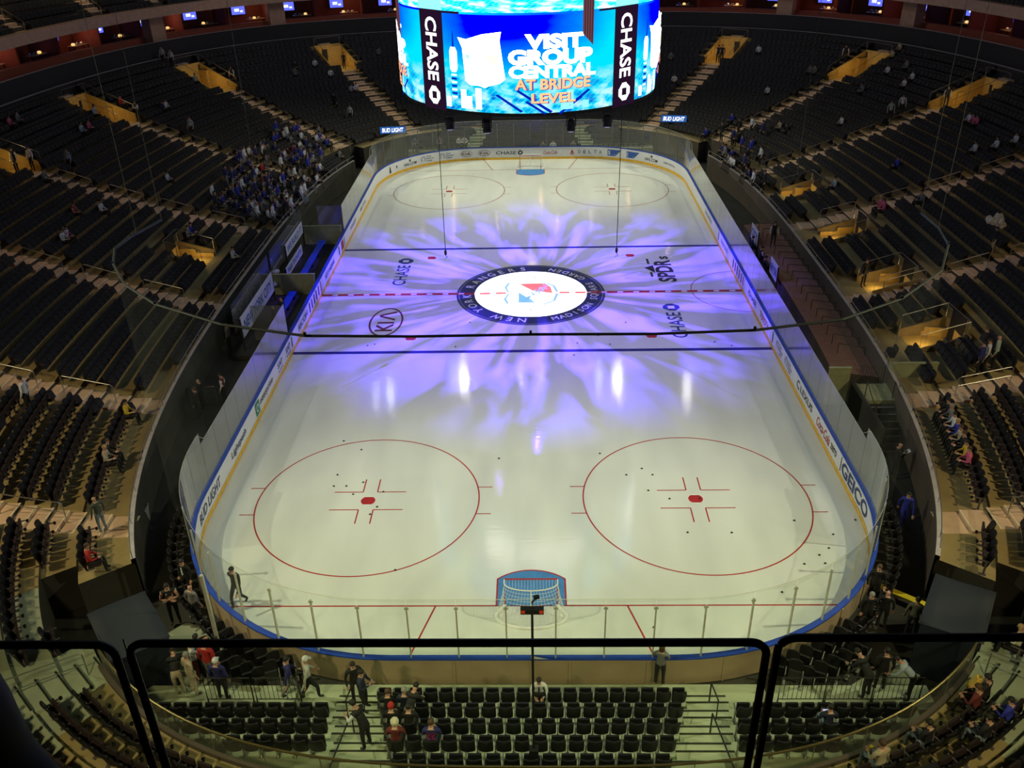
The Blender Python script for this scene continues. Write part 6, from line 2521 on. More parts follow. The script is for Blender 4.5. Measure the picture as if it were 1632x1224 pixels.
pattern_spot('purple_projector', (.3, .8, 12.0), 52000, (.105, .045, 1.0), 126)
add_light('emblem_projector', 'SPOT', (0, 0, 12.0), 30000, (1, .98, 1), (0.001, 0, 0), .04, 2 * math.degrees(math.atan(3.5 / 12)), .06)

# ------------------------------------------------------------------ ceiling lamps whose reflections lie on the ice
LAMPS = [(-7.8, 37.5, 27, 'lens_white', .42), (-9.1, 38.2, 27, 'lens_soft', .22), (-1.4, 38.7, 27, 'lens_soft', .27), (.9, 38.6, 27, 'lens_soft', .22),
         (7.5, 37.5, 27, 'lens_soft', .3), (9.6, 37.1, 27, 'lens_white', .42), (17.0, 34.6, 27, 'lens_white', .26), (-17.3, 33.7, 27, 'lens_soft', .25),
         (-15.8, 34.3, 27, 'lens_soft', .36), (2.4, 17.9, 27, 'lens_soft', .33), (3.2, 15.9, 27, 'lens_soft', .25)]
names_ = ['brightest left', 'small leftward', 'left of centre', 'right of centre', 'small rightward', 'brightest right', 'lone far right', 'outer left', 'outer left paired', 'middle high', 'middle high paired']
for i, (x, y, z, m, r) in enumerate(LAMPS):
    t = tag(empty('ceiling_lamp', (x, y, z)), 'round ceiling lamp over the far half, %s one of the row' % names_[i], 'ceiling lamp')
    b = MB()
    b.lathe([(r + .08, 0), (r + .10, .1), (r * .7, .55), (.06, .7), (.03, 3.0)], (0, 0, 0), 16)
    b.build('housing', 'black', t)
    b = MB()
    b.lathe([(.02, -.22), (r * .7, -.16), (r, 0)], (0, 0, 0), 16)
    b.build('lens', m, t)
for i, (x, y, z) in enumerate(((-12.5, 47, 12.4), (-9, 47, 12.4), (-4, 49, 12.4), (3, 49, 12.4), (7, 49, 12.4), (15, 42, 13.2), (19, 36, 13.2))):
    t = tag(empty('ledge_lamp', (x, y, z)), 'small pink lamp hanging over the far stand, %s from the left' % ordinal(i + 1), 'ceiling lamp')
    b = MB()
    b.lathe([(.16, 0), (.18, .1), (.05, .35), (.02, 17)], (0, 0, 0), 10)
    b.build('housing', 'black', t)
    b = MB()
    b.lathe([(.02, -.1), (.14, 0)], (0, 0, 0), 10)
    b.build('lens', 'lens_pink', t)

# ------------------------------------------------------------------ net track, safety net and wires at the near end
TR = [(-12.4, -21.6), (-12.8, -23.2), (-12.9, -24.3), (-12.4, -25.6), (-11.4, -27.2), (-10.0, -28.6), (-7.8, -29.9), (-5.5, -30.6), (-2.8, -30.7), (.1, -30.65),
      (3.1, -30.7), (5.6, -30.55), (7.9, -30.0), (9.8, -28.8), (11.6, -26.9), (12.6, -24.9), (12.9, -23.4), (12.9, -22.0)]
nt = tag(empty('safety_net'), 'curved black track carrying the fine safety net above the near goal', 'safety net')
b = MB()
b.tube([(x, y, 12.3) for x, y in TR], .035, 6)
b.build('track', 'truss', nt)
b = MB()
b.ribbon([(x, y, 12.27) for x, y in TR], [(x * 1.005, y * 1.003, 3.6) for x, y in TR])
b.build('net_sheet', 'safety_net', nt)
for x, y in TR[1:-1:2]:
    b = MB()
    b.box((x, y, 12.36), (.06, .06, .07))
    b.build('track_clamp', 'truss', nt)
for i, (x, y, z0) in enumerate(((-12.75, -22.9, 12.3), (-12.4, -21.6, 12.3), (-11.4, -13.9, 13), (9.4, -19.6, 13), (12.9, -22.0, 12.3), (12.9, -23.4, 12.3))):
    b = MB()
    b.tube([(x, y, z0), (x, y, 30)], .009, 4)
    o = b.build('suspension_wire', 'wire')
    tag(o, 'thin grey wire rising from the net track, %s from the left' % ordinal(i + 1), 'wire', 'wires over the near end')

# mast with a camera head behind the near goal
mast = tag(empty('camera_mast', (.08, -35.05, 1.9)), 'slim black mast with a red tipped camera bar behind the near goal', 'camera mast')
b = MB()
b.box((0, 0, .10), (.42, .42, .2))
b.box((0, 0, .45), (.24, .2, .6))
b.build('base', 'black', mast)
b = MB()
b.tube([(0, 0, .2), (0, 0, 5.55)], .03, 8)
b.build('pole', 'black', mast)
b = MB()
b.box((0, 0, 5.50), (.54, .14, .13))
b.build('camera_bar', 'black', mast)
for sx in (-1, 1):
    b = MB()
    b.box((sx * .21, -.075, 5.52), (.09, .02, .08))
    b.build('red_light', emit('red_tip', (.5, .04, .01), .6), mast)
b = MB()
b.tube([(0, 0, 5.55), (0, 0, 5.75), (.12, .05, 5.86)], .025, 6)
b.box((.10, .05, 5.86), (.13, .08, .07), .3)
b.build('camera', 'black', mast)

# ------------------------------------------------------------------ LED signs at the far corners
for sx, p, ang in ((-1, (-12.5, 30.9, 2.75), .10), (1, (13.2, 32.6, 2.95), -.16)):
    t = tag(empty('led_sign', p, ang), 'small blue lit beer sign above the far %s corner glass' % ('left' if sx < 0 else 'right'), 'sign')
    b = MB()
    b.box((0, .08, 0), (2.35, .14, .66))
    b.build('casing', 'black', t)
    b = MB()
    b.box((0, 0, 0), (2.28, .03, .60))
    b.build('panel', 'led_blue', t)
    b = MB()
    put_text(b, 'BUD LIGHT', lambda a, q: (a, -.03, q), 1.95, .38, .02, .2)
    b.build('lettering', 's_col_white', t)

# ------------------------------------------------------------------ team benches, boxes and ad panels beside the boards
M['panel_print'] = M['ad_white']


def ad_panel(x, y0, y1, z0, z1, word, m, label, lean=0.0):
    t = tag(empty('advert_panel', (x, (y0 + y1) / 2, 0)), label, 'sign')
    L = abs(y1 - y0)
    b = MB()
    b.box((0, 0, (z0 + z1) / 2), (.05, L, z1 - z0))
    b.build('board', 'ad_white', t)
    b = MB()
    sg = 1 if x < 0 else -1
    for s_ in (1, -1):
        put_text(b, word, lambda a, q: (s_ * .032, a * s_, (z0 + z1) / 2 + q), L * .85, (z1 - z0) * .5, .015)
    b.build('lettering', m, t)
    for yy in (-L / 2, L / 2):
        b = MB()
        b.box((0, yy, z1 / 2), (.07, .07, z1))
        b.build('post', 'dark_metal', t)
    return t


for i, (y0, y1) in enumerate(((.3, 8.0), (-7.6, -.8))):
    t = tag(empty('team_bench', (-14.5, (y0 + y1) / 2, 0)), 'long blue bench beside the left boards, %s from the camera' % ('farther', 'nearer')[i], 'bench', 'team benches')
    L = y1 - y0
    b = MB()
    b.box((0, 0, .62), (.42, L, .07))
    b.build('seat', 'bench_blue', t)
    for k in range(5):
        b = MB()
        b.box((0, -L / 2 + .2 + k * (L - .4) / 4, .295), (.3, .08, .59))
        b.build('leg', 'dark_metal', t)
b = MB()
b.box((-14.5, .15, .11), (2.9, 17.2, .22))
struct(b.build('floor_bench', 'event_floor'))
for yy, lab in ((-.25, 'pale divider wall between the two left benches'), (8.5, 'pale divider wall at the far end of the left benches')):
    b = MB()
    b.box((0, 0, .87), (2.6, .12, 1.3))
    b.box((0, 0, 1.54), (2.7, .18, .05))
    tag(b.build('divider_wall', 'plaster_green', loc=(-14.5, yy, 0)), lab, 'partition')
ad_panel(-15.75, 3.2, 7.9, 1.3, 2.1, 'WE BUILD IT', 'ad_blue', 'white advert panel with blue words behind the farther left bench, upper')
ad_panel(-15.45, 1.6, 6.0, .5, 1.15, 'FREE TICKETS', 'ad_blue', 'white advert panel with blue words behind the farther left bench, lower')
ad_panel(-15.5, -7.8, -1.2, .9, 2.1, 'NEW YORK CITY', 'ad_blue', 'white and blue advert panel behind the nearer left bench')
ad_panel(14.9, 5.0, 7.0, .9, 1.9, 'CITY', 'ad_blue', 'short blue lettered panel beside the right penalty box, farther')
ad_panel(14.7, -1.0, .8, .9, 1.9, 'NEW YORK', 'ad_blue', 'short blue lettered panel beside the right penalty box, nearer')
for i, (y0, y1) in enumerate(((-7.8, -.4), (.0, 8.4))):
    b = MB()
    b.quad((-15.85, y0, 1.2), (-15.85, y1, 1.2), (-15.85, y1, 2.9), (-15.85, y0, 2.9))
    tag(b.build('bench_glass', 'glass'), 'clear glass screen behind the %s left bench' % ('nearer', 'farther')[i], 'glass screen')
for i, yy in enumerate((8.6, -8.0)):
    b = MB()
    b.box((-13.9, yy, 1.95), (1.7, .03, 2.0))
    tag(b.build('bench_end_glass', 'glass'), 'clear end glass at the %s end of the left benches' % ('far', 'near')[i], 'glass screen')
# white covered table and cooler at the bench end
t = tag(empty('drinks_cooler', (-15.9, .9, 0.22)), 'red drinks cooler with white lid behind the left benches', 'cooler')
b = MB()
b.lathe([(.20, 0), (.24, .05), (.26, .55), (.24, .58)], (0, 0, .45), 14)
b.build('barrel', 'ad_red', t)
b = MB()
b.lathe([(.27, 0), (.27, .07), (.10, .12), (.02, .13)], (0, 0, 1.03), 14)
b.build('lid', 'cover_white', t)
b = MB()
b.box((0, 0, .22), (.6, .6, .44))
b.build('stand', 'dark_metal', t)
t = tag(empty('round_table', (-15.9, -.6, 0)), 'small round white topped table behind the left bench divider', 'table')
b = MB()
b.lathe([(.42, 0), (.45, .04), (.40, .10), (.2, .16), (.18, .3), (.02, .31)], (0, 0, 1.0), 18)
b.build('table_top', 'cover_white', t)
b = MB()
b.lathe([(.25, 0), (.22, .04), (.05, .08), (.05, 1.0)], (0, 0, 0), 12)
b.build('pedestal', 'dark_metal', t)
b = MB()
b.box((14.4, 3.4, .11), (2.0, 9.6, .22))
struct(b.build('floor_box', 'event_floor'))
t = tag(empty('timekeeper_table', (14.0, 3.4, .22)), 'long dark timekeeper table beside the right boards', 'table')
b = MB()
b.box((0, 0, .75), (.6, 3.4, .05))
b.build('table_top', 'dark_metal', t)
for yy in (-1.6, 1.6):
    b = MB()
    b.box((0, yy, .36), (.5, .06, .72))
    b.build('leg', 'dark_metal', t)

# ------------------------------------------------------------------ stairs and landing beside the right boards
b = MB()
b.box((17.0, -14.6, .62), (3.9, 1.6, 1.24))
struct(b.build('floor_landing', 'plaster_green'))
b = MB()
nb = MB()
for k in range(7):
    z = 1.24 - .17 * (k + 1)
    b.box((15.8, -15.55 - .34 * k, z / 2), (1.25, .36, z))
    nb.box((15.8, -15.72 - .34 * k, z + .005), (1.25, .04, .012))
rt = empty('floor_stairs')
rt['kind'] = 'structure'
b.build('tread', 'event_floor', rt)
nb.build('nosing', 'ad_grey', rt)
for i, (x, y0, y1, z0, z1, m) in enumerate(((15.1, -18, -13.8, 0, 1.9, 'wallc'),)):
    b = MB()
    b.box((x, (y0 + y1) / 2, .7), (.10, y1 - y0, 1.4))
    struct(b.build('wall_stair', 'event_floor'))
for i, (x0, x1, y, z0, z1) in enumerate(((14.0, 15.0, -13.6, 0, 1.95), (16.7, 18.9, -13.75, 1.24, 2.25))):
    b = MB()
    b.box(((x0 + x1) / 2, y, (z0 + z1) / 2), (x1 - x0, .10, z1 - z0))
    b.box(((x0 + x1) / 2, y, z1 + .02), (x1 - x0 + .04, .16, .05))
    tag(b.build('landing_wall', 'plaster_green'), ('short pale green wall at the top of the right steps', 'long pale green wall behind the right stair landing')[i], 'partition')
gt = tag(empty('stair_gate', (15.85, -14.0, 1.24)), 'dark barred gate at the top of the right steps', 'gate')
b = MB()
b.tube([(-.55, 0, .1), (-.55, 0, 1.05), (.55, 0, 1.05), (.55, 0, .1)], .022, 6)
b.tube([(-.55, 0, .1), (.55, 0, .1)], .018, 6)
b.build('frame', 'dark_metal', gt)
b = MB()
for k in range(1, 9):
    b.tube([(-.55 + k * .122, 0, .1), (-.55 + k * .122, 0, 1.05)], .009, 4)
b.build('bars', 'dark_metal', gt)
for i, x in enumerate((15.2, 16.45)):
    b = MB()
    b.tube([(x, -15.2, 1.24), (x, -15.2, 2.1), (x, -17.9, .95), (x, -17.9, 0)], .022, 6)
    tag(b.build('stair_handrail', 'dark_metal'), 'dark handrail on the %s side of the right steps' % ('ice', 'stand')[i], 'handrail')
for i, (x, y, z, rz, sd) in enumerate(((-16.3, -13.2, 0, .1, 'left'), (14.3, -24.8, 0, 1.3, 'right'))):
    if sd == 'right':
        continue
    gt = tag(empty('low_fence', (x, y, z), rz), 'low barred metal fence in the dark lane behind the left boards', 'fence')
    b = MB()
    b.tube([(-.9, 0, 0), (-.9, 0, 1.0), (.9, 0, 1.0), (.9, 0, 0)], .022, 6)
    b.build('frame', 'arm', gt)
    b = MB()
    for k in range(1, 14):
        b.tube([(-.9 + k * .13, 0, .05), (-.9 + k * .13, 0, 1.0)], .01, 4)
    b.tube([(-.9, 0, .08), (.9, 0, .08)], .014, 4)
    b.build('bars', 'arm', gt)

# ------------------------------------------------------------------ tarpaulin covered tunnel mouths, bin, barriers
for sx, c, rz, sd in ((-1, (-12.55, -30.15), math.radians(-52), 'left'), (1, (13.3, -29.45), math.radians(58), 'right')):
    t = tag(empty('covered_tunnel', (c[0], c[1], 0), rz), 'big box covered with a navy tarpaulin at the near %s corner' % sd, 'covered box')
    b = MB()
    b.box((0, 0, 1.05), (2.5, 1.7, 2.1))
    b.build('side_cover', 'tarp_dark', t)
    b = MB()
    n = 10
    top, edge = [], []
    vs, fs = [], []
    for j in range(n + 1):
        for i in range(n + 1):
            x, y = -1.3 + 2.6 * i / n, -.9 + 1.8 * j / n
            rim = i in (0, n) or j in (0, n)
            vs.append((x, y, 2.16 + .03 * math.sin(3 * x + 2 * y) - (.0 if not rim else .06)))
    for j in range(n):
        for i in range(n):
            fs.append((j * (n + 1) + i, j * (n + 1) + i + 1, (j + 1) * (n + 1) + i + 1, (j + 1) * (n + 1) + i))
    b.add(vs, fs)
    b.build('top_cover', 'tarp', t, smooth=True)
bn = tag(empty('waste_bin', (-15.5, -22.5, -.05), .1), 'grey waste bin standing in the dark lane behind the left boards', 'bin')
b = MB()
b.box((0, 0, .42), (.46, .42, .84), 0, 0, (1.28, 1.28))
b.build('body', 'bin', bn)
b = MB()
b.tube([(-.30, -.27, .86), (.30, -.27, .86), (.30, .27, .86), (-.30, .27, .86)], .025, 6, closed=True)
b.build('rim', 'bin', bn)
b = MB()
b.add([(-.28, -.25, .852), (.28, -.25, .852), (.28, .25, .852), (-.28, .25, .852)], [(0, 1, 2, 3)])
b.build('opening', 'black', bn)
t = tag(empty('yellow_barrier', (13.0, -27.0, 0), math.radians(-38)), 'bright yellow low barrier across the right corner lane', 'barrier')
b = MB()
b.box((0, 0, .22), (2.0, .26, .05))
b.build('top', 'yellow', t)
for sx in (-.8, .8):
    b = MB()
    b.box((sx, 0, .10), (.12, .2, .2))
    b.build('foot', 'black', t)
# white post at the left corner gate
t = tag(empty('gate_post', (-10.15, -29.55, 0)), 'tall pale post of the rink gate at the near left corner', 'post')
b = MB()
b.box((0, 0, 1.8), (.10, .10, 3.6))
b.build('shaft', 'post', t)
b = MB()
b.box((0, 0, .25), (.18, .18, .5))
b.build('sleeve', 'iwhite', t)

# floor seats along the near corners, between lane and boards
for sx, side in ((-1, 'left'), (1, 'right')):
    mbx = MB()
    P = Path(rink_path(.75))
    d = P.near(sx * 13.7, -22.0)
    n = 0
    for k in range(18):
        dd = d + (k * .52 if sx > 0 else -k * .52)
        x, y, tx, ty = P.at(dd)
        if y < -29.5:
            break
        if n < 24:
            o = dup(proto_r, (x, y, 0), math.atan2(-ty, -tx) if False else math.atan2(-ty, -(-tx)))
            o.rotation_euler[2] = math.atan2(-ty, -tx)
            tag(o, 'black floor seat against the %s boards near the corner, %s from the far end' % (side, ordinal(n + 1)), 'seat', 'floor seats behind the boards')
        n += 1
for sx, side in ((-1, 'left'), (1, 'right')):
    for r in range(2):
        for k in range(7):
            x = sx * (7.6 + k * .5)
            y = -30.95 + .0
            off = .9 * r
            P = Path(rink_path(.6 + off * .8))
            d = P.near(sx * 7.9, -31)
            x, y, tx, ty = P.at(d + (-k * .5 if sx > 0 else k * .5))
            if y > -28.9:
                continue
            z = .5 if (y < -31.1 and abs(x) > 7.2) else 0.0
            if -32.0 < y and abs(x) > 7.2 and y <= -31.1:
                z = .5
            o = dup(proto_r, (x, y, z), 0)
            o.rotation_euler[2] = math.atan2(-ty, -tx) * 1
            o.rotation_euler[2] = math.atan2(-ty, tx)
            tag(o, 'black loose seat behind the near %s corner boards, %s in the %s line' % (side, ordinal(k + 1), ('front', 'back')[r]), 'seat', 'seats behind the near corner boards')

# ------------------------------------------------------------------ pucks
PUCKS = [(-8.54, -16.53), (-7.61, -17.26), (-8.32, -19.19), (-8.32, -20.01), (-7.79, -20.01), (-7.12, -19.75), (-7.4, -20.59), (-6.16, -20.43), (-6.27, -21.45), (-6.48, -21.94), (-5.02, -25.27), (-1.41, -18.03), (3.04, -17.7), (4.05, -19.33), (4.76, -18.87), (5.16, -19.34), (4.85, -20.45), (5.65, -21.02), (6.87, -21.03), (6.05, -23.18), (7.74, -23.2), (10.32, -22.48), (12.7, -22.46), (11.58, -23.34), (11.18, -24.14), (10.72, -24.53), (10.8, -24.99), (10.03, -25.02), (8.85, -26.5), (11.3, -26.41), (4.14, -28.18), (-8.99, -6.95), (-8.63, -6.8), (-4.12, -7.21), (-3.51, -4.12), (3.74, -6.01), (4.32, -7.1), (2.55, -6.91), (2.31, -8.31), (5.43, -4.35), (10.03, -6.92), (10.86, -7.39)]
pm = MB()
pm.lathe([(.036, 0), (.042, .004), (.042, .022), (.036, .026)], (0, 0, 0), 12)
pme = pm.mesh('puck', 'puck')
zones = [('in the left near circle', lambda x, y: x < -4.5 and y < -16, 0), ('in the right near circle', lambda x, y: 4 < x < 9.5 and -24 < y < -16, 0),
         ('near the right corner', lambda x, y: x > 8 and y < -22, 0), ('in the neutral zone', lambda x, y: y > -9, 0), ('in the open middle of the near zone', lambda x, y: True, 0)]
zc = {}
for x, y in sorted(PUCKS):
    o = bpy.data.objects.new('hockey_puck', pme)
    COL.objects.link(o)
    o.location = (x, y, .006)
    for zn, fn, _ in zones:
        if fn(x, y):
            break
    zc[zn] = zc.get(zn, 0) + 1
    tag(o, 'black puck %s, %s from the left' % (zn, ordinal(zc[zn])), 'puck', 'pucks left on the ice')

# ------------------------------------------------------------------ rail in front of the viewer
RAILS = [(-1.95, -1.065, -48.285, 'left'), (-1.045, .868, -48.28, 'middle'), (.884, 2.0, -48.262, 'right')]
for x0, x1, y, nm in RAILS:
    t = tag(empty('balcony_screen', ((x0 + x1) / 2, y, 18.9)), '%s black framed glass screen close in front of the viewer' % nm, 'glass screen', 'balcony screens before the viewer')
    w = (x1 - x0) / 2
    b = MB()
    r = .05
    path = [(-w + .011, 0, 0)]
    for k in range(7):
        a = PI - PI / 2 * k / 6
        path.append((-w + .011 + r + r * math.cos(a), 0, 1.10 - r + r * math.sin(a)))
    for k in range(7):
        a = PI / 2 - PI / 2 * k / 6
        path.append((w - .011 - r + r * math.cos(a), 0, 1.10 - r + r * math.sin(a)))
    path.append((w - .011, 0, 0))
    b.tube(path, .0125, 8)
    b.build('frame', 'black', t)
    b = MB()
    b.box((0, .0, .55), (2 * w - .02, .006, 1.08))
    b.build('glass_pane', 'rail_glass', t)
b = MB()
b.tube([(-1.075, -48.25, 18.9), (-1.06, -48.25, 19.985)], .003, 6)
tag(b.build('clamp_strip', 'metal'), 'thin bright metal strip at the left edge of the middle screen', 'trim strip')
b = MB()
b.box((0, -49.6, 18.8), (6, 2.7, .2))
struct(b.build('floor_balcony', 'event_floor'))


# ------------------------------------------------------------------ people
CL = {'black': (.010, .010, .012), 'dark': (.03, .03, .03), 'navy': (.015, .02, .05), 'white': (.62, .62, .66), 'blue': (.02, .02, .13), 'royal': (.02, .03, .34),
      'grey': (.16, .16, .17), 'palegrey': (.40, .40, .38), 'red': (.42, .02, .02), 'darkred': (.13, .02, .02), 'beige': (.42, .35, .25), 'teal': (.02, .15, .22),
      'khaki': (.14, .13, .09), 'paleblue': (.30, .36, .44), 'greenpale': (.33, .40, .34), 'greengrey': (.06, .075, .06), 'cream': (.6, .55, .42), 'yellow': (.62, .42, .03),
      'pink': (.55, .10, .20), 'jeans': (.16, .21, .27), 'skin': (.48, .27, .19)}
PM = {}


def cloth(c):
    if c not in PM:
        PM[c] = mat('cloth_' + c if c != 'skin' else 'skin', CL[c], .8 if c != 'skin' else .5, vary=.18, scale=9)
    return PM[c]


HAIRC = {'dark': (.012, .009, .008), 'brown': (.07, .035, .02), 'blond': (.38, .26, .11), 'grey': (.25, .24, .23)}
for k_, v_ in HAIRC.items():
    PM['hair_' + k_] = mat('hair_' + k_, v_, .7, vary=.3, scale=20)


def pose_joints(p):
    """joint positions of a 1.75 m figure that faces +y"""
    J = {}
    sit = p in ('sit', 'sitf')
    hz = .52 if sit else .93
    tl = {'bend': .85, 'lean': .40}.get(p, .06 if sit else 0.0)      # forward lean of the trunk
    def up(h, fw=0.0):
        return (0, math.sin(tl) * h + fw, hz + math.cos(tl) * h)
    J['pelvis'] = (0, 0, hz)
    J['waist'], J['chest'], J['collar'] = up(.20), up(.38), up(.50)
    J['neck'], J['head0'], J['head1'] = up(.56, .01), up(.64, .03), up(.76, .035)
    for s, n in ((-1, 'l'), (1, 'r')):
        J['hip' + n] = (s * .10, 0, hz - .03)
        sh = up(.47)
        J['sh' + n] = (s * .195, sh[1], sh[2])
        if sit:
            J['kn' + n] = (s * .13, .44, hz + .02)
            J['an' + n] = (s * .13, .46, .09)
            J['to' + n] = (s * .14, .60, .045)
        elif p == 'walk':
            J['kn' + n] = (s * .10, .10 + s * .12, .50)
            J['an' + n] = (s * .10, s * .26 - .04, .09 if s > 0 else .13)
            J['to' + n] = (s * .12, s * .26 + .11, .045 if s > 0 else .06)
        else:
            J['kn' + n] = (s * .11, .03, .49)
            J['an' + n] = (s * .12, -.01, .09)
            J['to' + n] = (s * .15, .14, .045)
        x, y, z = J['sh' + n]
        if p in ('stand', 'walk'):
            sw = s * -.12 if p == 'walk' else 0
            J['el' + n] = (s * .27, y - .03 + sw, z - .28)
            J['wr' + n] = (s * .27, y + .07 + sw * 2, z - .53)
        elif p == 'arms':
            J['el' + n] = (s * .28, y + .06, z - .25)
            J['wr' + n] = (s * -.06, y + .22, z - .22 - .03 * s)
        elif p == 'phone':
            J['el' + n] = (s * .25, y + .08, z - .25)
            J['wr' + n] = (s * .09, y + .28, z - .16)
        elif p == 'armsup':
            J['el' + n] = (s * .22, y + .26, z - .03)
            J['wr' + n] = (s * .12, y + .44, z + .10)
        elif p == 'bend':
            J['el' + n] = (s * .24, y + .12, z - .24)
            J['wr' + n] = (s * .16, y + .30, z - .36)
        elif p == 'lean':
            J['el' + n] = (s * .27, y + .10, z - .24)
            J['wr' + n] = (s * .14, y + .30, z - .27)
        else:
            J['el' + n] = (s * .25, y + .06, z - .26)
            J['wr' + n] = (s * .12, y + .28, z - .28)
    return J


CHAIN = [('pelvis', 'waist'), ('waist', 'chest'), ('chest', 'collar'), ('collar', 'neck'), ('neck', 'head0'), ('head0', 'head1')]
for n in 'lr':
    CHAIN += [('pelvis', 'hip' + n), ('hip' + n, 'kn' + n), ('kn' + n, 'an' + n), ('an' + n, 'to' + n), ('collar', 'sh' + n), ('sh' + n, 'el' + n), ('el' + n, 'wr' + n)]
RAD = {'pelvis': (.15, .12), 'waist': (.145, .105), 'chest': (.165, .115), 'collar': (.12, .09), 'neck': (.058, .06), 'head0': (.078, .09), 'head1': (.070, .082),
       'hip': (.095, .095), 'kn': (.062, .062), 'an': (.045, .05), 'to': (.042, .035), 'sh': (.068, .068), 'el': (.046, .046), 'wr': (.031, .031)}
# material slots: 0 skin, 1 top, 2 sleeves, 3 trousers, 4 shoes
SEGM = {'head0': 0, 'head1': 0, 'neck': 0}


def body_mesh(p):
    J = pose_joints(p)
    names = list(J)
    me = bpy.data.meshes.new('person')
    me.from_pydata([J[n] for n in names], [(names.index(a), names.index(b)) for a, b in CHAIN], [])
    o = bpy.data.objects.new('person_source', me)
    COL.objects.link(o)
    md = o.modifiers.new('skin', 'SKIN')
    md.use_smooth_shade = True
    sv = me.skin_vertices[0].data
    for i, n in enumerate(names):
        key = n if n in RAD else n[:2] if n[:2] in RAD else n[:3]
        sv[i].radius = RAD[key]
        sv[i].use_root = (n == 'pelvis')
    ss = o.modifiers.new('sub', 'SUBSURF')
    ss.levels = 1
    ss.render_levels = 1
    dg = bpy.context.evaluated_depsgraph_get()
    out = bpy.data.meshes.new_from_object(o.evaluated_get(dg))
    bpy.data.objects.remove(o)
    out.name = 'person'
    # face, ears and five-fingered hands join the same mesh
    bm = bmesh.new()
    bm.from_mesh(out)
    out.materials.clear()
    for c in ('skin', 'black', 'black', 'black', 'dark'):
        out.materials.append(cloth(c))
    segs = []
    for a, b in CHAIN:
        if b in ('head0', 'head1'):
            k = 0
        elif b == 'neck':
            k = 0
        elif b[:2] == 'to':
            k = 4
        elif b[:2] in ('kn', 'an') or b[:3] == 'hip':
            k = 3
        elif b[:2] in ('el', 'wr'):
            k = 2
        else:
            k = 1
        segs.append((Vector(J[a]), Vector(J[b]), k))
    for f in bm.faces:
        c = f.calc_center_median()
        best = (9, 0)
        for A, B, k in segs:
            ab = B - A
            t = max(0, min(1, (c - A).dot(ab) / max(ab.length_squared, 1e-9)))
            d = (c - A - ab * t).length
            if d < best[0]:
                best = (d, k)
        f.material_index = best[1]
        f.smooth = True
    H0, H1 = Vector(J['head0']), Vector(J['head1'])
    up = (H1 - H0).normalized()
    fw = Vector((1, 0, 0)).cross(up) * -1
    if fw.y < 0:
        fw = -fw
    sd = Vector((1, 0, 0))
    ctr = (H0 + H1) / 2

    def blob(c, r, m):
        n0 = len(bm.verts)
        ret = bmesh.ops.create_icosphere(bm, subdivisions=1, radius=1)
        for v in ret['verts']:
            q = v.co.copy()
            v.co = c + sd * q.x * r[0] + fw * q.y * r[1] + up * q.z * r[2]
        for v in ret['verts']:
            for f in v.link_faces:
                f.material_index = m
    blob(ctr + fw * .092 - up * .005, (.014, .022, .026), 0)
    for s in (-1, 1):
        blob(ctr + sd * s * .082, (.012, .022, .034), 0)
        blob(ctr + sd * s * .032 + fw * .080 + up * .022, (.012, .008, .008), 4)
    blob(ctr + fw * .083 - up * .045, (.026, .008, .007), 4)
    for n in 'lr':
        s = -1 if n == 'l' else 1
        W, E = Vector(J['wr' + n]), Vector(J['el' + n])
        d = (W - E).normalized()
        side = d.cross(Vector((0, 1, .3))).normalized()
        nrm = side.cross(d).normalized()

        def tube(P, R, m=0):
            rings = []
            for i, q in enumerate(P):
                t = (P[min(i + 1, len(P) - 1)] - P[max(i - 1, 0)]).normalized()
                a = t.cross(nrm).normalized()
                if a.length < .5:
                    a = side
                b2 = t.cross(a).normalized()
                rings.append([bm.verts.new(q + (a * math.cos(k * PI / 2.5) + b2 * math.sin(k * PI / 2.5)) * R[i]) for k in range(5)])
            for i in range(len(P) - 1):
                for k in range(5):
                    f = bm.faces.new((rings[i][k], rings[i][(k + 1) % 5], rings[i + 1][(k + 1) % 5], rings[i + 1][k]))
                    f.material_index = m
            bm.faces.new(rings[-1]).material_index = m
        # palm
        pv = []
        for t_, w_, h_ in ((-.01, .026, .022), (.03, .038, .018), (.085, .040, .014)):
            pv.append([bm.verts.new(W + d * t_ + side * w_ * sx_ + nrm * h_ * sy_) for sx_, sy_ in ((-1, -1), (1, -1), (1, 1), (-1, 1))])
        for i in range(2):
            for k in range(4):
                bm.faces.new((pv[i][k], pv[i][(k + 1) % 4], pv[i + 1][(k + 1) % 4], pv[i + 1][k])).material_index = 0
        bm.faces.new(pv[2]).material_index = 0
        curl = nrm * -s
        for k, (off, ln) in enumerate(((-.030, .068), (-.010, .078), (.010, .074), (.029, .058))):
            b0 = W + d * .08 + side * off
            tube([b0, b0 + d * ln * .5 + curl * .004, b0 + d * ln * .85 + curl * ln * .30, b0 + d * ln + curl * ln * .55], [.0095, .009, .008, .006])
        b0 = W + d * .025 - side * .034
        tube([b0, b0 - side * .03 + d * .025, b0 - side * .04 + d * .06], [.011, .010, .007])
    bm.to_mesh(out)
    bm.free()
    return out, J


BODIES = {}
HAIRS = {}


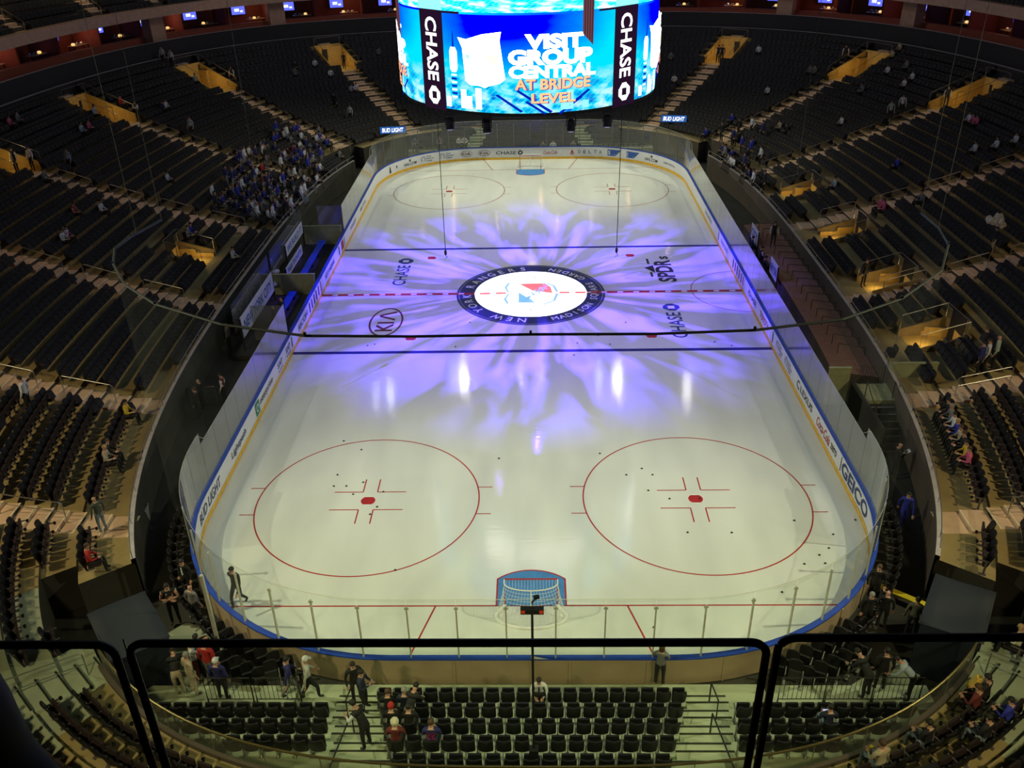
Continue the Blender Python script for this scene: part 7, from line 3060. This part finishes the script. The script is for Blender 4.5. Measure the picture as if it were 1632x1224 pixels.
def shell(J, kind):
    """hair, caps and other worn things that hug the head"""
    H0, H1 = Vector(J['head0']), Vector(J['head1'])
    up = (H1 - H0).normalized()
    fw = Vector((1, 0, 0)).cross(up) * -1
    if fw.y < 0:
        fw = -fw
    sd = Vector((1, 0, 0))
    c = (H0 + H1) / 2 + up * .028
    b = MB()
    nu, nv = 14, 7
    vs = []
    low = {'hair': .55, 'cap': .30, 'beanie': .42, 'long': .55, 'hood': .75}[kind]
    R = {'hair': (.090, .102, .098), 'cap': (.098, .110, .104), 'beanie': (.098, .108, .118), 'long': (.094, .104, .102), 'hood': (.12, .13, .12)}[kind]
    for j in range(nv + 1):
        for i in range(nu):
            a = 2 * PI * i / nu
            front = math.sin(a)
            lim = PI / 2 * (1 + low * (-.15 if front > .3 else 1.0 if front < 0 else .5))
            t = lim * j / nv
            wob = 1 + .03 * math.sin(5 * a + 3 * j)
            q = c + sd * math.cos(a) * math.sin(t) * R[0] * wob + fw * math.sin(a) * math.sin(t) * R[1] * wob + up * math.cos(t) * R[2]
            if kind == 'long' and front < .2 and j == nv:
                q = q - up * .24 - fw * .02
            if kind == 'hood' and j == nv:
                q = q - up * .06
            vs.append(q)
    fs = []
    for j in range(nv):
        for i in range(nu):
            fs.append((j * nu + i, j * nu + (i + 1) % nu, (j + 1) * nu + (i + 1) % nu, (j + 1) * nu + i))
    b.add(vs, fs)
    if kind == 'cap':
        o = c + fw * .09 - up * .0
        b.add([o - sd * .07, o + sd * .07, o + sd * .05 + fw * .08 - up * .02, o - sd * .05 + fw * .08 - up * .02,
               o - sd * .07 - up * .012, o + sd * .07 - up * .012, o + sd * .05 + fw * .08 - up * .032, o - sd * .05 + fw * .08 - up * .032],
              [(0, 1, 2, 3), (7, 6, 5, 4), (3, 2, 6, 7), (0, 3, 7, 4), (1, 5, 6, 2)])
    return b


def make_person(x, y, pose, top, sleeves, pants, hair, label, face, acc, group):
    if pose not in BODIES:
        BODIES[pose] = body_mesh(pose)
    me, J = BODIES[pose]
    o = bpy.data.objects.new('person', me)
    COL.objects.link(o)
    z = ground_z(x, y)
    if isinstance(face, tuple):
        rz, z = face[1], face[2]
    elif face is None:
        # look to the ice, along the local row
        e = .2
        lx = ring_level(x + e, y) - ring_level(x - e, y)
        ly = ring_level(x, y + e) - ring_level(x, y - e)
        rz = math.atan2(lx, -ly)
        if abs(y) > 30.75 and abs(x) < 7:
            rz = 0 if y < 0 else PI
    else:
        rz = math.radians(-face)
    o.location = (x, y, z + .002)
    if pose in ('sit', 'sitf'):
        o.location[2] = z - .03
    o.rotation_euler = (0, 0, rz)
    sc_ = .95 + .09 * random.random()
    o.scale = (sc_, sc_, sc_)
    for i, c in enumerate(('skin', top, sleeves, pants, 'dark')):
        o.material_slots[i].link = 'OBJECT'
        o.material_slots[i].material = cloth(c)
    tag(o, label, 'person', group)

    def child(name, kind, m, key):
        if (pose, key) not in HAIRS:
            HAIRS[(pose, key)] = shell(J, kind).mesh(name, m, True)
        c = bpy.data.objects.new(name, HAIRS[(pose, key)])
        COL.objects.link(c)
        c.parent = o
        return c
    if hair != 'bald':
        child('hair', 'long' if acc == 'longhair' else 'hair', PM['hair_' + hair], 'hair' + hair + ('l' if acc == 'longhair' else ''))
    if acc in ('whitecap', 'whitecap2'):
        child('cap', 'cap', cloth('white'), 'wcap')
    if acc == 'redcap':
        child('woolly_hat', 'beanie', cloth('red'), 'rcap')
    if acc == 'hood':
        child('hood', 'hood', cloth('cream'), 'hood')
    ch, up_ = Vector(J['chest']), Vector(J['collar']) - Vector(J['chest'])
    if acc in ('tie', 'tie2'):
        b = MB()
        p = ch + Vector((0, .135, .02))
        b.add([p + Vector((-.02, 0, .10)), p + Vector((.02, 0, .10)), p + Vector((.035, .0, -.22)), p + Vector((0, .0, -.27)), p + Vector((-.035, .0, -.22)),
               p + Vector((-.02, -.012, .10)), p + Vector((.02, -.012, .10)), p + Vector((.035, -.012, -.22)), p + Vector((0, -.012, -.27)), p + Vector((-.035, -.012, -.22))],
              [(0, 1, 2, 3, 4), (9, 8, 7, 6, 5), (0, 4, 9, 5), (1, 6, 7, 2), (0, 5, 6, 1)])
        b.build('tie', cloth('navy' if acc == 'tie' else 'white'), o)
    if acc == 'badge':
        b = MB()
        for s in (-1, 1):
            b.box((s * .235, 0, J['shl'][2] - .02), (.03, .07, .08))
        b.box((.06, .125, ch.z + .05), (.05, .012, .06))
        b.build('badges', M['ad_grey'], o)
    if acc == 'backprint':
        b = MB()
        put_text(b, '22', lambda a, q: tuple(ch + Vector((-a, -.128, q - .06))), .24, .18, .02)
        put_text(b, 'RANGER', lambda a, q: tuple(ch + Vector((-a, -.128, q + .09))), .28, .05, .01)
        b.build('jersey_print', M['ad_red'], o)
    wr = [Vector(J['wrl']), Vector(J['wrr'])]
    R = Matrix.Rotation(rz, 3, 'Z')

    def world(p):
        return Vector(o.location) + R @ (p * sc_)
    if acc == 'phone':
        w = world((wr[0] + wr[1]) / 2 + Vector((0, .07, .03)))
        b = MB()
        b.box((0, 0, 0), (.16, .012, .09))
        b.box((0, -.008, 0), (.145, .006, .078), 0, 1)
        q = b.build('phone', ['black', 'phone_glow'], loc=w, rz=rz)
        tag(q, 'glowing phone held by the ' + label[:60].replace('person ', 'person ').split(' behind')[0], 'phone')
    if acc == 'paper':
        w = world((wr[0] + wr[1]) / 2 + Vector((0, .07, .03)))
        b = MB()
        b.box((0, 0, 0), (.22, .30, .01), 0, 0, None, .6)
        q = b.build('paper', 'iwhite', loc=w, rz=rz)
        tag(q, 'white papers held by the bald person in a black suit', 'paper')
    if acc == 'popcorn':
        w = world((wr[0] + wr[1]) / 2 + Vector((0, .05, .06)))
        b = MB()
        b.box((0, 0, .0), (.18, .14, .42), 0, 0, (1.25, 1.25), .5)
        for i in range(16):
            a = random.random() * 6.28
            b.box((.08 * math.cos(a), -.1 + .06 * math.sin(a), .2 + random.random() * .05), (.05, .05, .05), a)
        q = b.build('popcorn_box', 'popcorn', loc=w, rz=rz + .5)
        tag(q, 'tall yellow popcorn box held in the right corner stand', 'snack box')
    if acc == 'cup':
        w = world((wr[0] + wr[1]) / 2 + Vector((0, .05, .0)))
        b = MB()
        b.lathe([(.035, -.07), (.048, .07)], (0, 0, 0), 10)
        b.lathe([(.044, .062), (.043, .066)], (0, 0, 0), 10, 1)
        q = b.build('drink_cup', ['yellow', 'popcorn'], loc=w, rz=rz)
        tag(q, 'yellow drink cup held in the front curved row', 'cup')
    if acc == 'bags':
        w = world(Vector((0, .15, 1.95)))
        b = MB()
        random.seed(5)
        n = 0
        for i in range(26):
            a, r = random.random() * 6.28, .2 + .42 * random.random()
            c = (r * math.cos(a) * 1.25, r * math.sin(a) * .7, random.random() * .30 - .2 * r)
            prof = [(.03, -.12), (.12, -.08), (.15, .03), (.10, .12), (.02, .17)]
            b.lathe([(pr * (1 + .15 * math.sin(i + k)), pz) for k, (pr, pz) in enumerate(prof)], c, 7)
        q = b.build('bundle_of_bags', 'plastic_bag', loc=w, rz=rz)
        tag(q, 'big bundle of clear plastic snack bags carried overhead on the right stair', 'bundle of bags')
    return o


def ground_z(x, y):
    s = ring_level(x, y)
    if abs(y) > 30.75 and abs(x) < 11.6 and s < .0605:
        r = max(0, int((abs(y) - 31.15) // .85))
        if abs(x) < 7 or r > 0:
            return .15 + .35 * r
        return .5 if y < 0 else .15
    lim = .0605 if y < -27.2 else -.02
    if s < lim:
        if x > 13.9 and -13 < y < 9.5 and s > -.115:
            return 1.0
        if -15.9 < x < -13.1 and -8.4 < y < 8.7 or 13.4 < x < 15.4 and -1.4 < y < 8.2:
            return .22
        if 15.0 < x < 19 and -15.4 < y < -13.8:
            return 1.24
        return 0.0 if abs(x) < 13 and abs(y) < 30 else -.055
    k = int((s - .012) / DS) if s > .0605 else 0
    if s > US:
        return UZ + .55 * int((s - US) / DU)
    if k >= NROW:
        return z_row(NROW - 1) + .3
    for v in VOMS:
        if v.inside(k, x, y):
            return z_row(v.k0) - .25
    return z_row(k)


for rec in PEOPLE:
    make_person(*rec)

# the dark figure beside the viewer, cut by the lower left corner of the picture
b = MB()
path = [(-1.22, -48.9, 18.9), (-1.22, -48.9, 19.3), (-1.22, -48.9, 19.62), (-1.22, -48.88, 19.85), (-1.22, -48.86, 19.99), (-1.22, -48.82, 20.08), (-1.22, -48.8, 20.24), (-1.22, -48.78, 20.38), (-1.22, -48.78, 20.46)]
rad = [.20, .25, .28, .30, .27, .19, .185, .15, .06]
n = 18
vs, fs = [], []
for i, (p, r) in enumerate(zip(path, rad)):
    for k in range(n):
        a = 2 * PI * k / n
        vs.append((p[0] + r * math.cos(a) * (1.15 if i < 5 else .9), p[1] + r * math.sin(a) * (.75 if i < 5 else 1.05), p[2]))
for i in range(len(path) - 1):
    for k in range(n):
        fs.append((i * n + k, i * n + (k + 1) % n, (i + 1) * n + (k + 1) % n, (i + 1) * n + k))
fs.append(tuple((len(path) - 1) * n + k for k in range(n)))
b.add(vs, fs)
o = b.build('person', cloth('black'), smooth=True)
tag(o, 'dark silhouette of a spectator in a coat at the lower left corner', 'person')
ms = o.modifiers.new('smooth', 'SUBSURF')
ms.levels = ms.render_levels = 1
